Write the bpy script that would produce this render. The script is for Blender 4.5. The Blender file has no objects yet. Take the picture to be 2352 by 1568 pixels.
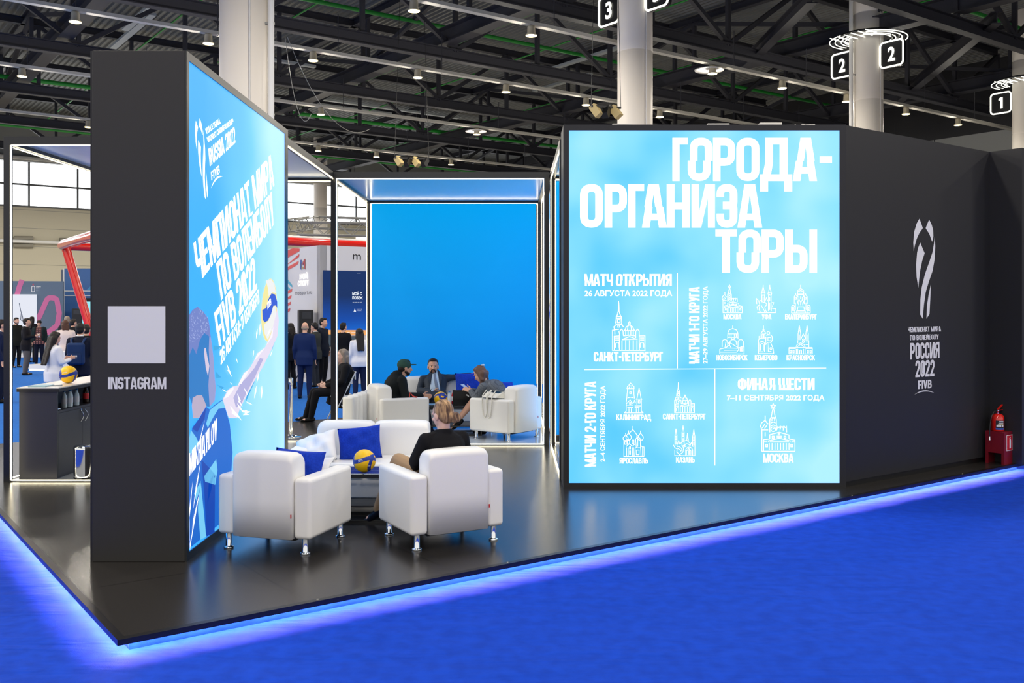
import bpy, bmesh, math, random
import numpy as np
from mathutils import Vector, Matrix

SC = bpy.context.scene
COL = SC.collection
F = 2208.0; CX = 1176.0; CY = 703.0; HC = 2.10      # focal length in pixels, horizon, eye height above the carpet
PZ = 0.10                                            # top of the booth platform
# ---------------------------------------------------------------- camera, world, light, exposure
cam_data = bpy.data.cameras.new('camera')
cam_data.sensor_fit = 'HORIZONTAL'; cam_data.sensor_width = 36.0
cam_data.lens = F / 2352.0 * 36.0
cam_data.shift_y = -(784.0 - CY) / 2352.0
cam_data.clip_end = 400
cam = bpy.data.objects.new('camera', cam_data); COL.objects.link(cam)
cam.location = (0, 0, HC); cam.rotation_euler = (math.radians(90), 0, 0)
SC.camera = cam
vs = SC.view_settings
vs.view_transform = 'Standard'; vs.look = 'None'; vs.gamma = 1.0; vs.use_curve_mapping = False
vs.exposure = 0.0
SC.cycles.use_denoising = True
try: SC.cycles.denoiser = 'OPENIMAGEDENOISE'
except Exception: pass
SC.cycles.max_bounces = 6; SC.cycles.diffuse_bounces = 3; SC.cycles.glossy_bounces = 4
SC.cycles.sample_clamp_indirect = 6.0; SC.cycles.caustics_reflective = False; SC.cycles.caustics_refractive = False

w = bpy.data.worlds.new('hall_daylight'); SC.world = w; w.use_nodes = True
w.node_tree.nodes['Background'].inputs[0].default_value = (1.0, 0.97, 0.92, 1)
w.node_tree.nodes['Background'].inputs[1].default_value = 1.1

TA = math.radians(53.73)
A = Vector((math.sin(TA), math.cos(TA), 0)); B = Vector((-math.cos(TA), math.sin(TA), 0))   # the two directions of the hall grid
def AB(a, d, z=0.0): return A * a + B * d + Vector((0, 0, z))

LAMP_W = 180.0
def lamp_light(p, power=LAMP_W, size=0.5, color=(1.0, 0.93, 0.82)):
    l = bpy.data.lights.new('high_bay_light', 'AREA'); l.shape = 'DISK'; l.size = size
    l.energy = power; l.color = color; l.spread = math.radians(180)
    o = bpy.data.objects.new('high_bay_light', l); COL.objects.link(o); o.location = p
    return o
def lamp_glow(p, power):
    l = bpy.data.lights.new('high_bay_glow', 'POINT'); l.shadow_soft_size = 0.12; l.energy = power; l.color = (1.0, 0.93, 0.80)
    o = bpy.data.objects.new('high_bay_glow', l); COL.objects.link(o); o.location = p
for d in (16.0, 9.0, 2.0, -5.0):                     # the bays over and behind the photographer
    for a in (-8.0, 0.0, 8.0, 16.0, 24.0):
        lamp_light(AB(a, d, 10.2), LAMP_W * 1.7, 0.8)
for d in (54.0, 63.0):                               # added lights without fixtures, to brighten the far wall
    for a in (-14.0, -5.0, 4.0, 13.0, 22.0, 31.0, 42.0):
        lamp_light(AB(a, d, 10.2), LAMP_W * 3.0, 0.8)
for d in (24.0, 33.0, 42.0):                         # added lights without fixtures left of the frame, to brighten the aisle
    for a in (-12.0, -4.0):
        lamp_light(AB(a, d, 10.2), LAMP_W * 5.0, 0.8)

# ---------------------------------------------------------------- pixel helpers (2352 x 1568)
def onY(px, py, Y): return Vector(((px - CX) / F * Y, Y, HC - (py - CY) / F * Y))
def onX(px, py, X):
    Y = X * F / (px - CX); return Vector((X, Y, HC - (py - CY) / F * Y))
def gnd(px, py, z=PZ):
    Y = (HC - z) * F / (py - CY); return Vector(((px - CX) / F * Y, Y, z))
def onPlane(px, py, p0, n):
    d = Vector(((px - CX) / F, 1.0, -(py - CY) / F)); o = Vector((0, 0, HC))
    t = (p0 - o).dot(n) / d.dot(n); return o + d * t

# ---------------------------------------------------------------- materials
def lin(c):
    return tuple((x / 255 / 12.92) if x / 255 <= 0.04045 else ((x / 255 + 0.055) / 1.055) ** 2.4 for x in c)
MATS = {}
def mat(name, c, rough=0.5, metal=0.0, spec=0.5, emit=0.0, bump=0.0, bscale=200.0, coat=0.0, ec=None, trans=0.0):
    if name in MATS: return MATS[name]
    m = bpy.data.materials.new(name); m.use_nodes = True; MATS[name] = m
    nt = m.node_tree; b = nt.nodes['Principled BSDF']
    col = lin(c)
    b.inputs['Base Color'].default_value = (*col, 1)
    b.inputs['Roughness'].default_value = rough; b.inputs['Metallic'].default_value = metal
    b.inputs['Specular IOR Level'].default_value = spec
    if coat: b.inputs['Coat Weight'].default_value = coat
    if trans: b.inputs['Transmission Weight'].default_value = trans
    if emit:
        b.inputs['Emission Color'].default_value = (*lin(ec or c), 1); b.inputs['Emission Strength'].default_value = emit
    if bump:
        tc = nt.nodes.new('ShaderNodeTexCoord'); n = nt.nodes.new('ShaderNodeTexNoise'); n.inputs['Scale'].default_value = bscale
        n.inputs['Detail'].default_value = 3
        bp = nt.nodes.new('ShaderNodeBump'); bp.inputs['Strength'].default_value = bump; bp.inputs['Distance'].default_value = 0.01
        nt.links.new(tc.outputs['Object'], n.inputs['Vector']); nt.links.new(n.outputs['Fac'], bp.inputs['Height'])
        nt.links.new(bp.outputs['Normal'], b.inputs['Normal'])
    return m
def noisemix(name, c1, c2, scale=3.0, rough=0.5, spec=0.5, emit=0.0, lo=0.35, hi=0.65, detail=2.0, vec=(1, 1, 1), metal=0.0):
    """two colours mixed by a soft noise: cloth, carpet, printed clouds"""
    m = mat(name, c1, rough, metal, spec); nt = m.node_tree; b = nt.nodes['Principled BSDF']
    tc = nt.nodes.new('ShaderNodeTexCoord'); mp = nt.nodes.new('ShaderNodeMapping'); mp.inputs['Scale'].default_value = vec
    n = nt.nodes.new('ShaderNodeTexNoise'); n.inputs['Scale'].default_value = scale; n.inputs['Detail'].default_value = detail
    r = nt.nodes.new('ShaderNodeValToRGB'); r.color_ramp.elements[0].position = lo; r.color_ramp.elements[1].position = hi
    r.color_ramp.elements[0].color = (*lin(c1), 1); r.color_ramp.elements[1].color = (*lin(c2), 1)
    nt.links.new(tc.outputs['Object'], mp.inputs[0]); nt.links.new(mp.outputs[0], n.inputs['Vector']); nt.links.new(n.outputs['Fac'], r.inputs[0])
    nt.links.new(r.outputs[0], b.inputs['Base Color'])
    if emit:
        b.inputs['Base Color'].default_value = (0, 0, 0, 1)
        for l in list(b.inputs['Base Color'].links): nt.links.remove(l)
        b.inputs['Base Color'].default_value = (0.05, 0.05, 0.05, 1)
        nt.links.new(r.outputs[0], b.inputs['Emission Color']); b.inputs['Emission Strength'].default_value = emit
    return m
def glow(name, c, s): return mat(name, (20, 20, 20), 0.6, emit=s, ec=c)

M_BLACK = mat('black_laminate', (40, 40, 42), 0.45, spec=0.3, bump=0.06, bscale=350)
M_PILLAR = mat('charcoal_panel', (50, 49, 48), 0.5, spec=0.3, bump=0.05, bscale=300)
M_ALU = mat('black_aluminium', (24, 26, 30), 0.3, spec=0.5)
M_LED = glow('warm_led', (255, 242, 206), 7.0)
M_PRINTW = glow('backlit_white_print', (255, 255, 255), 1.5)
M_LEATHER = mat('white_leather', (240, 238, 234), 0.42, spec=0.45, bump=0.05, bscale=260)
M_SEAM = mat('cream_seam', (205, 201, 195), 0.6)
M_CHROME = mat('chrome', (225, 228, 232), 0.08, metal=1.0)
M_STEEL = mat('dark_roof_steel', (50, 50, 58), 0.55, spec=0.4)
M_GALV = mat('galvanised_steel', (150, 150, 146), 0.45, metal=0.3)
M_WHITEP = mat('white_paint', (232, 230, 226), 0.5)
M_GLASS = mat('clear_glass', (235, 245, 250), 0.02, spec=0.6, trans=0.95)
M_TABLEBLACK = mat('black_table_frame', (14, 14, 16), 0.3)
M_RED = mat('glossy_red', (226, 30, 20), 0.18, spec=0.6, coat=0.5)
M_BLUEPILLOW = noisemix('royal_blue_cloth', (18, 52, 168), (22, 62, 186), 60, 0.85, 0.2)
M_WHITEPILLOW = mat('white_cloth', (240, 240, 242), 0.85, spec=0.15, bump=0.04, bscale=25)
M_VWHITE = mat('white_vinyl', (232, 232, 230), 0.35)

# ---------------------------------------------------------------- mesh builder
class MB:
    def __init__(s): s.v = []; s.f = []; s.m = []; s.sm = []
    def add(s, vs_, fs, mi=0, smooth=False):
        o = len(s.v); s.v += [tuple(x) for x in vs_]
        for f in fs: s.f.append([o + i for i in f]); s.m.append(mi); s.sm.append(smooth)
        return s
    def box(s, x0, y0, z0, x1, y1, z1, mi=0):
        v = [(x0, y0, z0), (x1, y0, z0), (x1, y1, z0), (x0, y1, z0), (x0, y0, z1), (x1, y0, z1), (x1, y1, z1), (x0, y1, z1)]
        return s.add(v, [(0, 3, 2, 1), (4, 5, 6, 7), (0, 1, 5, 4), (1, 2, 6, 5), (2, 3, 7, 6), (3, 0, 4, 7)], mi)
    def obox(s, c, ux, uy, uz, hx, hy, hz, mi=0):
        c = Vector(c); v = []
        for k in (-1, 1):
            for (i, j) in ((-1, -1), (1, -1), (1, 1), (-1, 1)): v.append(c + ux * (hx * i) + uy * (hy * j) + uz * (hz * k))
        return s.add(v, [(0, 3, 2, 1), (4, 5, 6, 7), (0, 1, 5, 4), (1, 2, 6, 5), (2, 3, 7, 6), (3, 0, 4, 7)], mi)
    def bar(s, p, q, wd, ht, up=Vector((0, 0, 1)), mi=0):
        p = Vector(p); q = Vector(q); d = (q - p); L = d.length; d = d / L
        sd = d.cross(up)
        if sd.length < 1e-4: sd = d.cross(Vector((1, 0, 0)))
        sd.normalize(); u = sd.cross(d)
        return s.obox((p + q) / 2, d, sd, u, L / 2, wd / 2, ht / 2, mi)
    def tube(s, pts, r, n=10, mi=0, closed=False, cap=True):
        pts = [Vector(p) for p in pts]; N = len(pts); rr = r if isinstance(r, (list, tuple)) else [r] * N
        rings = []; prev = None
        for i, p in enumerate(pts):
            a = pts[(i - 1) % N] if (i > 0 or closed) else p; b = pts[(i + 1) % N] if (i < N - 1 or closed) else p
            t = (b - a).normalized()
            if prev is None:
                x = t.cross(Vector((0, 0, 1)));
                if x.length < 1e-3: x = t.cross(Vector((1, 0, 0)))
            else: x = prev - t * prev.dot(t)
            x.normalize(); prev = x; y = t.cross(x)
            rings.append([p + (x * math.cos(k * 2 * math.pi / n) + y * math.sin(k * 2 * math.pi / n)) * rr[i] for k in range(n)])
        v = [q for rg in rings for q in rg]; f = []
        for i in range(N if closed else N - 1):
            j = (i + 1) % N
            for k in range(n): f.append((i * n + k, i * n + (k + 1) % n, j * n + (k + 1) % n, j * n + k))
        s.add(v, f, mi, True)
        if cap and not closed:
            s.add(rings[0], [tuple(range(n))[::-1]], mi); s.add(rings[-1], [tuple(range(n))], mi)
        return s
    def lathe(s, prof, n=20, c=(0, 0, 0), mi=0, sx=1.0, sy=1.0, smooth=True):
        v = []; f = []
        for (r, z) in prof:
            for k in range(n):
                a = 2 * math.pi * k / n; v.append((c[0] + r * sx * math.cos(a), c[1] + r * sy * math.sin(a), c[2] + z))
        for i in range(len(prof) - 1):
            for k in range(n): f.append((i * n + k, i * n + (k + 1) % n, (i + 1) * n + (k + 1) % n, (i + 1) * n + k))
        s.add(v, f, mi, smooth)
        if prof[0][0] > 1e-6: s.add(v[:n], [tuple(range(n))[::-1]], mi)
        if prof[-1][0] > 1e-6: s.add(v[-n:], [tuple(range(n))], mi)
        return s
    def ell(s, c, r, n=16, m=10, mi=0, R=None):
        v = []; f = []; c = Vector(c)
        for i in range(m + 1):
            t = math.pi * i / m
            for k in range(n):
                a = 2 * math.pi * k / n
                q = Vector((r[0] * math.sin(t) * math.cos(a), r[1] * math.sin(t) * math.sin(a), -r[2] * math.cos(t)))
                v.append(c + (R @ q if R is not None else q))
        for i in range(m):
            for k in range(n): f.append((i * n + k, i * n + (k + 1) % n, (i + 1) * n + (k + 1) % n, (i + 1) * n + k))
        return s.add(v, f, mi, True)
    def poly(s, pts, mi=0): return s.add(pts, [tuple(range(len(pts)))], mi)
    def prism(s, pts, ext, mi=0):
        """closed outline pts (3D) extruded by ext"""
        n = len(pts); e = Vector(ext); v = [Vector(p) for p in pts] + [Vector(p) + e for p in pts]
        f = [tuple(range(n))[::-1], tuple(range(n, 2 * n))] + [(i, (i + 1) % n, n + (i + 1) % n, n + i) for i in range(n)]
        return s.add(v, f, mi)
    def mesh(s, name, mats):
        me = bpy.data.meshes.new(name); me.from_pydata(s.v, [], s.f)
        for m in (mats if isinstance(mats, (list, tuple)) else [mats]): me.materials.append(m)
        if len(me.polygons) == len(s.f):
            me.polygons.foreach_set('material_index', s.m); me.polygons.foreach_set('use_smooth', s.sm)
        me.update(); return me
    def build(s, name, mats, parent=None, loc=None, bevel=0.0, seg=2, fix=False, tags=None):
        me = s.mesh(name, mats)
        if fix or bevel:
            bm = bmesh.new(); bm.from_mesh(me); bmesh.ops.remove_doubles(bm, verts=bm.verts, dist=1e-6)
            bmesh.ops.recalc_face_normals(bm, faces=bm.faces); bm.to_mesh(me); bm.free()
        o = bpy.data.objects.new(name, me); COL.objects.link(o)
        if parent is not None: o.parent = parent
        if loc is not None: o.location = loc
        if bevel:
            md = o.modifiers.new('bevel', 'BEVEL'); md.width = bevel; md.segments = seg; md.limit_method = 'ANGLE'; md.harden_normals = False
            for p in me.polygons: p.use_smooth = True
            try:
                w_ = o.modifiers.new('wn', 'WEIGHTED_NORMAL'); w_.keep_sharp = True
            except Exception: pass
        if tags: tag(o, *tags)
        return o
def tag(o, label=None, cat=None, group=None, kind=None):
    if label: o['label'] = label
    if cat: o['category'] = cat
    if group: o['group'] = group
    if kind: o['kind'] = kind
    return o
def thing(name, label, cat, loc=(0, 0, 0), rz=0.0, group=None, kind=None):
    o = bpy.data.objects.new(name, None); COL.objects.link(o); o.empty_display_size = 0.1
    o.location = loc; o.rotation_euler = (0, 0, rz); return tag(o, label, cat, group, kind)
def copy_tree(o, parent=None):
    c = o.copy(); COL.objects.link(c)
    if parent is not None: c.parent = parent
    for ch in [x for x in bpy.data.objects if x.parent == o]: copy_tree(ch, c)
    return c
def kids(o): return [x for x in bpy.data.objects if x.parent == o]

# ---------------------------------------------------------------- heavy condensed lettering, built from strokes
T = 0.175; HT = 0.155; C0 = T / 2
def Rq(x0, y0, x1, y1): return [[(x0, y0), (x1, y0), (x1, y1), (x0, y1)]]
def Q(*p): return [list(p)]
def fillet(pts, closed=False, n=6):
    out = []; N = len(pts)
    for i, p in enumerate(pts):
        x, y = p[0], p[1]; r = p[2] if len(p) > 2 else 0
        if r <= 0 or (not closed and i in (0, N - 1)): out.append((x, y)); continue
        a = Vector(pts[(i - 1) % N][:2]); b = Vector(pts[(i + 1) % N][:2]); c = Vector((x, y))
        u = (a - c); v = (b - c); r = min(r, u.length * 0.5 if False else u.length, v.length); u.normalize(); v.normalize()
        ang = u.angle(v); t = min(r / max(math.tan(ang / 2), 1e-4), (a - c).length, (b - c).length)
        p0 = c + u * t; p1 = c + v * t
        for k in range(n + 1):
            s = k / n; q = p0 * (1 - s) ** 2 + c * 2 * s * (1 - s) + p1 * s * s; out.append((q.x, q.y))
    return out
def ST(pts, t=T, closed=False, n=6):
    P = fillet(pts, closed, n); P = [Vector(p) for i, p in enumerate(P) if i == 0 or (Vector(p) - Vector(P[i - 1])).length > 1e-5]
    if closed and (P[0] - P[-1]).length < 1e-5: P.pop()
    N = len(P); L = []; Rr = []
    for i in range(N):
        a = P[(i - 1) % N] if (closed or i > 0) else None; b = P[(i + 1) % N] if (closed or i < N - 1) else None
        d1 = (P[i] - a).normalized() if a is not None else None; d2 = (b - P[i]).normalized() if b is not None else None
        d1 = d1 or d2; d2 = d2 or d1
        n1 = Vector((-d1.y, d1.x)); n2 = Vector((-d2.y, d2.x)); m = (n1 + n2)
        if m.length < 1e-4: m = n1
        m.normalize(); k = t / 2 / max(m.dot(n1), 0.45)
        L.append(P[i] + m * k); Rr.append(P[i] - m * k)
    return [[tuple(L[i]), tuple(L[(i + 1) % N]), tuple(Rr[(i + 1) % N]), tuple(Rr[i])] for i in range(N if closed else N - 1)]
def mir(polys, w_): return [[(w_ - x, y) for x, y in p] for p in polys]
W0 = 0.52; r_ = 0.17; W1 = W0 - C0; H1 = 1 - C0
stem = Rq(0, 0, T, 1); stemR = Rq(W0 - T, 0, W0, 1)
def bowl(y0, y1, w_=W0): return ST([(C0, y0), (w_ - C0, y0, r_), (w_ - C0, y1, r_), (C0, y1)])
Oo = ST([(C0, C0, r_), (W1, C0, r_), (W1, H1, r_), (C0, H1, r_)], closed=True)
I_ = Q((T * .55, 0), (T * 1.35, 0), (.58 - T * .55, 1), (.58 - T * 1.35, 1)) + stem + Rq(.58 - T, 0, .58, 1)
Aa = Q((0, 0), (.175, 0), (.31, 1), (.16, 1)) + Q((.56, 0), (.385, 0), (.25, 1), (.40, 1)) + Rq(.12, .17, .44, .32)
V_ = Q((0, 1), (.18, 1), (.36, 0), (.2, 0)) + Q((.56, 1), (.38, 1), (.2, 0), (.36, 0))
Rr_ = stem + bowl(.5, H1) + Q((W0 - .19, 0), (W0, 0), (W0 - .10, .46), (W0 - .29, .46))
GL = {
 'О': (W0, Oo), 'Г': (.38, stem + Rq(0, 1 - HT, .38, 1)), 'Р': (W0, stem + bowl(.44, H1)), 'А': (.56, Aa),
 'Д': (.74, Rq(0, -.24, .185, .155) + Rq(.555, -.24, .74, .155) + Rq(0, 0, .74, .155) + Rq(.45, .155, .63, 1) + Rq(.12, .845, .63, 1)
      + Rq(.12, .42, .30, 1) + Q((.06, .155), (.25, .155), (.30, .42), (.12, .42))),
 'Н': (W0, stem + stemR + Rq(T, .42, W0 - T, .58)), 'И': (.58, I_), 'N': (.58, mir(I_, .58)), 'Й': (.58, I_ + Rq(.17, 1.05, .41, 1.13)),
 'З': (.49, ST([(C0, .70), (C0, H1, .15), (.49 - C0, H1, .15), (.49 - C0, .51, .09), (.15, .51)]) + ST([(.15, .51), (.49 - C0, .51, .09), (.49 - C0, C0, .15), (C0, C0, .15), (C0, .32)])),
 'Т': (.5, Rq(0, 1 - HT, .5, 1) + Rq(.16, 0, .34, 1)), 'Ь': (W0, stem + bowl(C0, .56)),
 'Ы': (.74, stem + bowl(C0, .56) + Rq(.565, 0, .74, 1)), 'Б': (W0, stem + Rq(0, 1 - HT, .48, 1) + bowl(C0, .56)),
 'В': (W0, stem + bowl(C0, .51) + bowl(.51, H1, .5)), 'Е': (.43, stem + Rq(0, 0, .43, HT) + Rq(0, 1 - HT, .43, 1) + Rq(0, .43, .39, .57)),
 'F': (.43, stem + Rq(0, 1 - HT, .43, 1) + Rq(0, .41, .39, .55)),
 'К': (.55, stem + Q((T, .36), (T, .60), (.36, 1), (.55, 1)) + Q((.36, 0), (.56, 0), (.34, .66), (.21, .5))),
 'Л': (.54, Rq(.54 - T, 0, .54, 1) + Rq(.1, 1 - HT, .54, 1) + Rq(.1, .3, .1 + T, 1) + Q((0, 0), (.15, 0), (.275, .3), (.1, .3))),
 'М': (.72, stem + Rq(.72 - T, 0, .72, 1) + Q((.01, 1), (.19, 1), (.43, 0), (.29, 0)) + Q((.71, 1), (.53, 1), (.29, 0), (.43, 0))),
 'П': (W0, stem + stemR + Rq(0, 1 - HT, W0, 1)), 'С': (W0, ST([(W1, .66), (W1, H1, r_), (C0, H1, r_), (C0, C0, r_), (W1, C0, r_), (W1, .34)])),
 'У': (.54, Q((.54, 1), (.36, 1), (.13, 0), (.31, 0)) + Q((0, 1), (.18, 1), (.37, .36), (.22, .30))),
 'Ф': (.74, Rq(.28, 0, .46, 1) + ST([(C0, .2, .2), (.74 - C0, .2, .2), (.74 - C0, .82, .2), (C0, .82, .2)], closed=True)),
 'Ч': (W0, stemR + ST([(C0, 1), (C0, .44, .13), (W0 - C0, .44)])),
 'Ш': (.82, stem + Rq(.3225, 0, .4975, 1) + Rq(.645, 0, .82, 1) + Rq(0, 0, .82, HT)), 'R': (W0, Rr_), 'Я': (W0, mir(Rr_, W0)),
 'D': (W0, stem + bowl(C0, H1)), 'G': (W0, ST([(W1, .68), (W1, H1, r_), (C0, H1, r_), (C0, C0, r_), (W1, C0, r_), (W1, .46), (.26, .46)])),
 'I': (T, stem), 'L': (.42, stem + Rq(0, 0, .42, HT)),
 'S': (.5, ST([(.5 - C0, .70), (.5 - C0, H1, .15), (C0, H1, .15), (C0, .50, .13), (.5 - C0, .50, .13), (.5 - C0, C0, .15), (C0, C0, .15), (C0, .30)])),
 'U': (W0, ST([(C0, 1), (C0, C0, r_), (W1, C0, r_), (W1, 1)])), 'V': (.56, V_), 'W': (.88, V_ + [[(x + .32, y) for x, y in p] for p in V_]),
 'Y': (.54, Q((0, 1), (.18, 1), (.36, .45), (.18, .45)) + Q((.54, 1), (.36, 1), (.18, .45), (.36, .45)) + Rq(.18, 0, .36, .5)),
 '0': (W0, Oo + Q((.20, .2), (.30, .2), (.33, .8), (.23, .8))), '1': (.30, Rq(.125, 0, .30, 1) + Q((0, .70), (.125, .76), (.125, 1), (0, .86))),
 '2': (.5, ST([(C0, .68), (C0, H1, .15), (.5 - C0, H1, .15), (.5 - C0, .62), (C0 + .02, .1)]) + Rq(0, 0, .5, HT)),
 '6': (W0, ST([(W1, .72), (W1, H1, r_), (C0, H1, r_), (C0, C0, r_), (W1, C0, r_), (W1, .54, r_), (C0, .54)])),
 '-': (.30, Rq(.02, .42, .28, .57)), ' ': (.24, []),
}
for a_, b_ in zip('ABCEHKMOPTX', 'АВСЕНКМОРТХ'):
    if b_ in GL: GL[a_] = GL[b_]
def clip(p, yc, above):
    out = []; n = len(p)
    for i in range(n):
        a, b = p[i], p[(i + 1) % n]; ia = (a[1] >= yc) == above; ib = (b[1] >= yc) == above
        if ia: out.append(a)
        if ia != ib:
            t = (yc - a[1]) / (b[1] - a[1]); out.append((a[0] + (b[0] - a[0]) * t, yc))
    return out
def glitch(polys, yc=.46, dx=-.045):
    o = []
    for p in polys:
        u = clip(p, yc, True); l = clip(p, yc, False)
        if len(u) > 2: o.append(u)
        if len(l) > 2: o.append([(x + dx, y) for x, y in l])
    return o
def text_polys(s, gap=.035, gl=()):
    """polygons of the string in a frame where the cap height is 1; returns polygons scaled so the width is 1 too"""
    x = 0; out = []
    for i, ch in enumerate(s):
        w_, ps = GL[ch]; ps = glitch(ps, .45, -.04 if i % 2 else .04) if i in gl else ps
        out += [[(px + x, py) for px, py in p] for p in ps]; x += w_ + gap
    x -= gap
    return [[(px / x, py) for px, py in p] for p in out]
def affine(P0, P1, Tp):
    """unit square -> plane: baseline P0..P1, cap height at Tp above P0"""
    P0, P1, Tp = Vector(P0), Vector(P1), Vector(Tp)
    return lambda x, y: P0 + (P1 - P0) * x + (Tp - P0) * y
def draw(mb, polys, fn, off=Vector((0, 0, 0)), mi=0):
    for k, p in enumerate(polys):
        pts = [fn(x, y) + off for x, y in p]; n = (pts[1] - pts[0]).cross(pts[2] - pts[0])
        if n.length > 1e-12: n.normalize(); n = n * (1.1e-4 * (k % 23) * (1 if n.y < 0 else -1))
        sg = -1 if (pts[1] - pts[0]).cross(pts[2] - pts[0]).y > 0 else 1
        for i in range(1, len(pts) - 1):
            tr = [pts[0] + n, pts[i] + n, pts[i + 1] + n]; c = (tr[1] - tr[0]).cross(tr[2] - tr[0])
            if c.length > 1e-10: mb.poly(tr if c.y < 0 else tr[::-1], mi)
_FONT = {}
def font_polys(s, bold=0.0, capfit=True):
    """the same for a plain geometric face"""
    k = (s, bold)
    if k in _FONT: return _FONT[k]
    cu = bpy.data.curves.new('lettering', 'FONT'); cu.body = s; cu.size = 1.0; cu.offset = bold; cu.resolution_u = 3
    o = bpy.data.objects.new('lettering', cu); COL.objects.link(o)
    dg = bpy.context.evaluated_depsgraph_get(); me = o.evaluated_get(dg).to_mesh()
    vs_ = [tuple(v.co[:2]) for v in me.vertices]; fs = [list(p.vertices) for p in me.polygons]
    o.evaluated_get(dg).to_mesh_clear(); bpy.data.objects.remove(o); bpy.data.curves.remove(cu)
    x0 = min(v[0] for v in vs_); x1 = max(v[0] for v in vs_); cap = 0.727
    res = [[((vs_[i][0] - x0) / (x1 - x0), vs_[i][1] / cap) for i in f] for f in fs]
    _FONT[k] = res; return res
# ================================================================= THE HALL
# carpet
mc = noisemix('blue_carpet', (8, 57, 172), (11, 65, 190), 9.0, 0.92, 0.15, detail=8)
nt = mc.node_tree; bs = nt.nodes['Principled BSDF']
tc = nt.nodes.new('ShaderNodeTexCoord'); n1 = nt.nodes.new('ShaderNodeTexNoise'); n1.inputs['Scale'].default_value = 260
n2 = nt.nodes.new('ShaderNodeTexNoise'); n2.inputs['Scale'].default_value = 1.1; n2.inputs['Detail'].default_value = 3; n2.inputs['Distortion'].default_value = 1.2
mp = nt.nodes.new('ShaderNodeMapping'); mp.inputs['Rotation'].default_value = (0, 0, 0.6); mp.inputs['Scale'].default_value = (0.5, 2.2, 1)
b1 = nt.nodes.new('ShaderNodeBump'); b1.inputs['Strength'].default_value = 0.35; b1.inputs['Distance'].default_value = 0.006
b2 = nt.nodes.new('ShaderNodeBump'); b2.inputs['Strength'].default_value = 0.45; b2.inputs['Distance'].default_value = 0.10
nt.links.new(tc.outputs['Object'], n1.inputs['Vector']); nt.links.new(tc.outputs['Object'], mp.inputs[0]); nt.links.new(mp.outputs[0], n2.inputs['Vector'])
nt.links.new(n1.outputs['Fac'], b1.inputs['Height']); nt.links.new(n2.outputs['Fac'], b2.inputs['Height'])
nt.links.new(b2.outputs['Normal'], b1.inputs['Normal']); nt.links.new(b1.outputs['Normal'], bs.inputs['Normal'])
bs.inputs['Sheen Weight'].default_value = 0.0
f = MB(); f.poly([AB(-60, -60, -.006), AB(80, -60, -.006), AB(80, 74, -.006), AB(-60, 74, -.006)])
tag(f.build('floor', noisemix('grey_screed', (150, 146, 140), (166, 162, 156), 1.5, .6)), 'grey screed floor of the hall', None, kind='structure')
bs.inputs['Base Color'].links and None
f = MB()
for (a0, a1, d0, d1) in ((-30, 22, -8, 6.04), (-30, 16, 6.04, 15.6)): f.poly([AB(a0, d0), AB(a1, d0), AB(a1, d1), AB(a0, d1)])
tag(f.build('floor_carpet', mc), 'flat royal blue exhibition carpet around the booth', None, kind='structure')
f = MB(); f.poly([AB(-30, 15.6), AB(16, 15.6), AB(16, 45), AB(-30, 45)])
tag(f.build('floor_aisle', noisemix('blue_carpet_lit', (26, 96, 180), (34, 106, 194), 14, .92, .15, detail=6)), 'blue carpet of the aisle, its brighter light put into the colour', None, kind='structure')  # aisle carpet paler than the booth carpet: brighter light put into its colour
# raised seams where the carpet strips meet
for i, (p, q) in enumerate((((-2.2, 3.9), (6.5, 10.2)), )):
    pass
# walls of the hall
m_wall = mat('beige_cladding', (196, 190, 170), 0.7, bump=0.03, bscale=4)
m_wall2 = mat('grey_cladding', (168, 170, 168), 0.7)
m_band = mat('grey_band', (140, 142, 140), 0.7)
m_win = glow('daylight_glass', (248, 251, 255), 3.2)
DW = 73.0; AW = 52.0
f = MB()
def wallA(mb, a0, a1, z0, z1, d=DW, th=0.3, mi=0):
    mb.obox(AB((a0 + a1) / 2, d + th / 2, (z0 + z1) / 2), A, B, Vector((0, 0, 1)), (a1 - a0) / 2, th / 2, (z1 - z0) / 2, mi)
wallA(f, -25, AW, 0, 8.9); wallA(f, -25, AW, 12.1, 15.6, mi=1)
wallA(f, -25, -22, 8.9, 12.1)
wallA(f, -25, AW, 12.0, 12.35, d=DW - 0.25, th=0.3, mi=2)
for k in range(0, 7): wallA(f, -25, AW, 1.25 * k + 1.2, 1.25 * k + 1.22, d=DW - 0.02, th=0.02, mi=1)
tag(f.build('wall_back', [m_wall, m_band, mat('sill_grey', (186, 186, 182), 0.6)]), 'beige clad far wall of the hall', None, kind='structure')
f = MB()
def wallB(mb, d0, d1, z0, z1, a=AW, th=0.3, mi=0):
    mb.obox(AB(a + th / 2, (d0 + d1) / 2, (z0 + z1) / 2), B, A, Vector((0, 0, 1)), (d1 - d0) / 2, th / 2, (z1 - z0) / 2, mi)
wallB(f, -30, DW + .3, 0, 11.6); wallB(f, -30, DW + .3, 11.6, 15.6, mi=1)
for k in range(22): wallB(f, -30 + k * 5, -29.95 + k * 5, 8, 11.6, a=AW - 0.02, th=0.03, mi=1)
wallB(f, -30, DW, 10.2, 10.23, a=AW - 0.02, th=0.03, mi=1)
tag(f.build('wall_right', [m_wall2, mat('dark_cladding', (46, 46, 50), 0.7)]), 'grey clad side wall of the hall', None, kind='structure')
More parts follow.
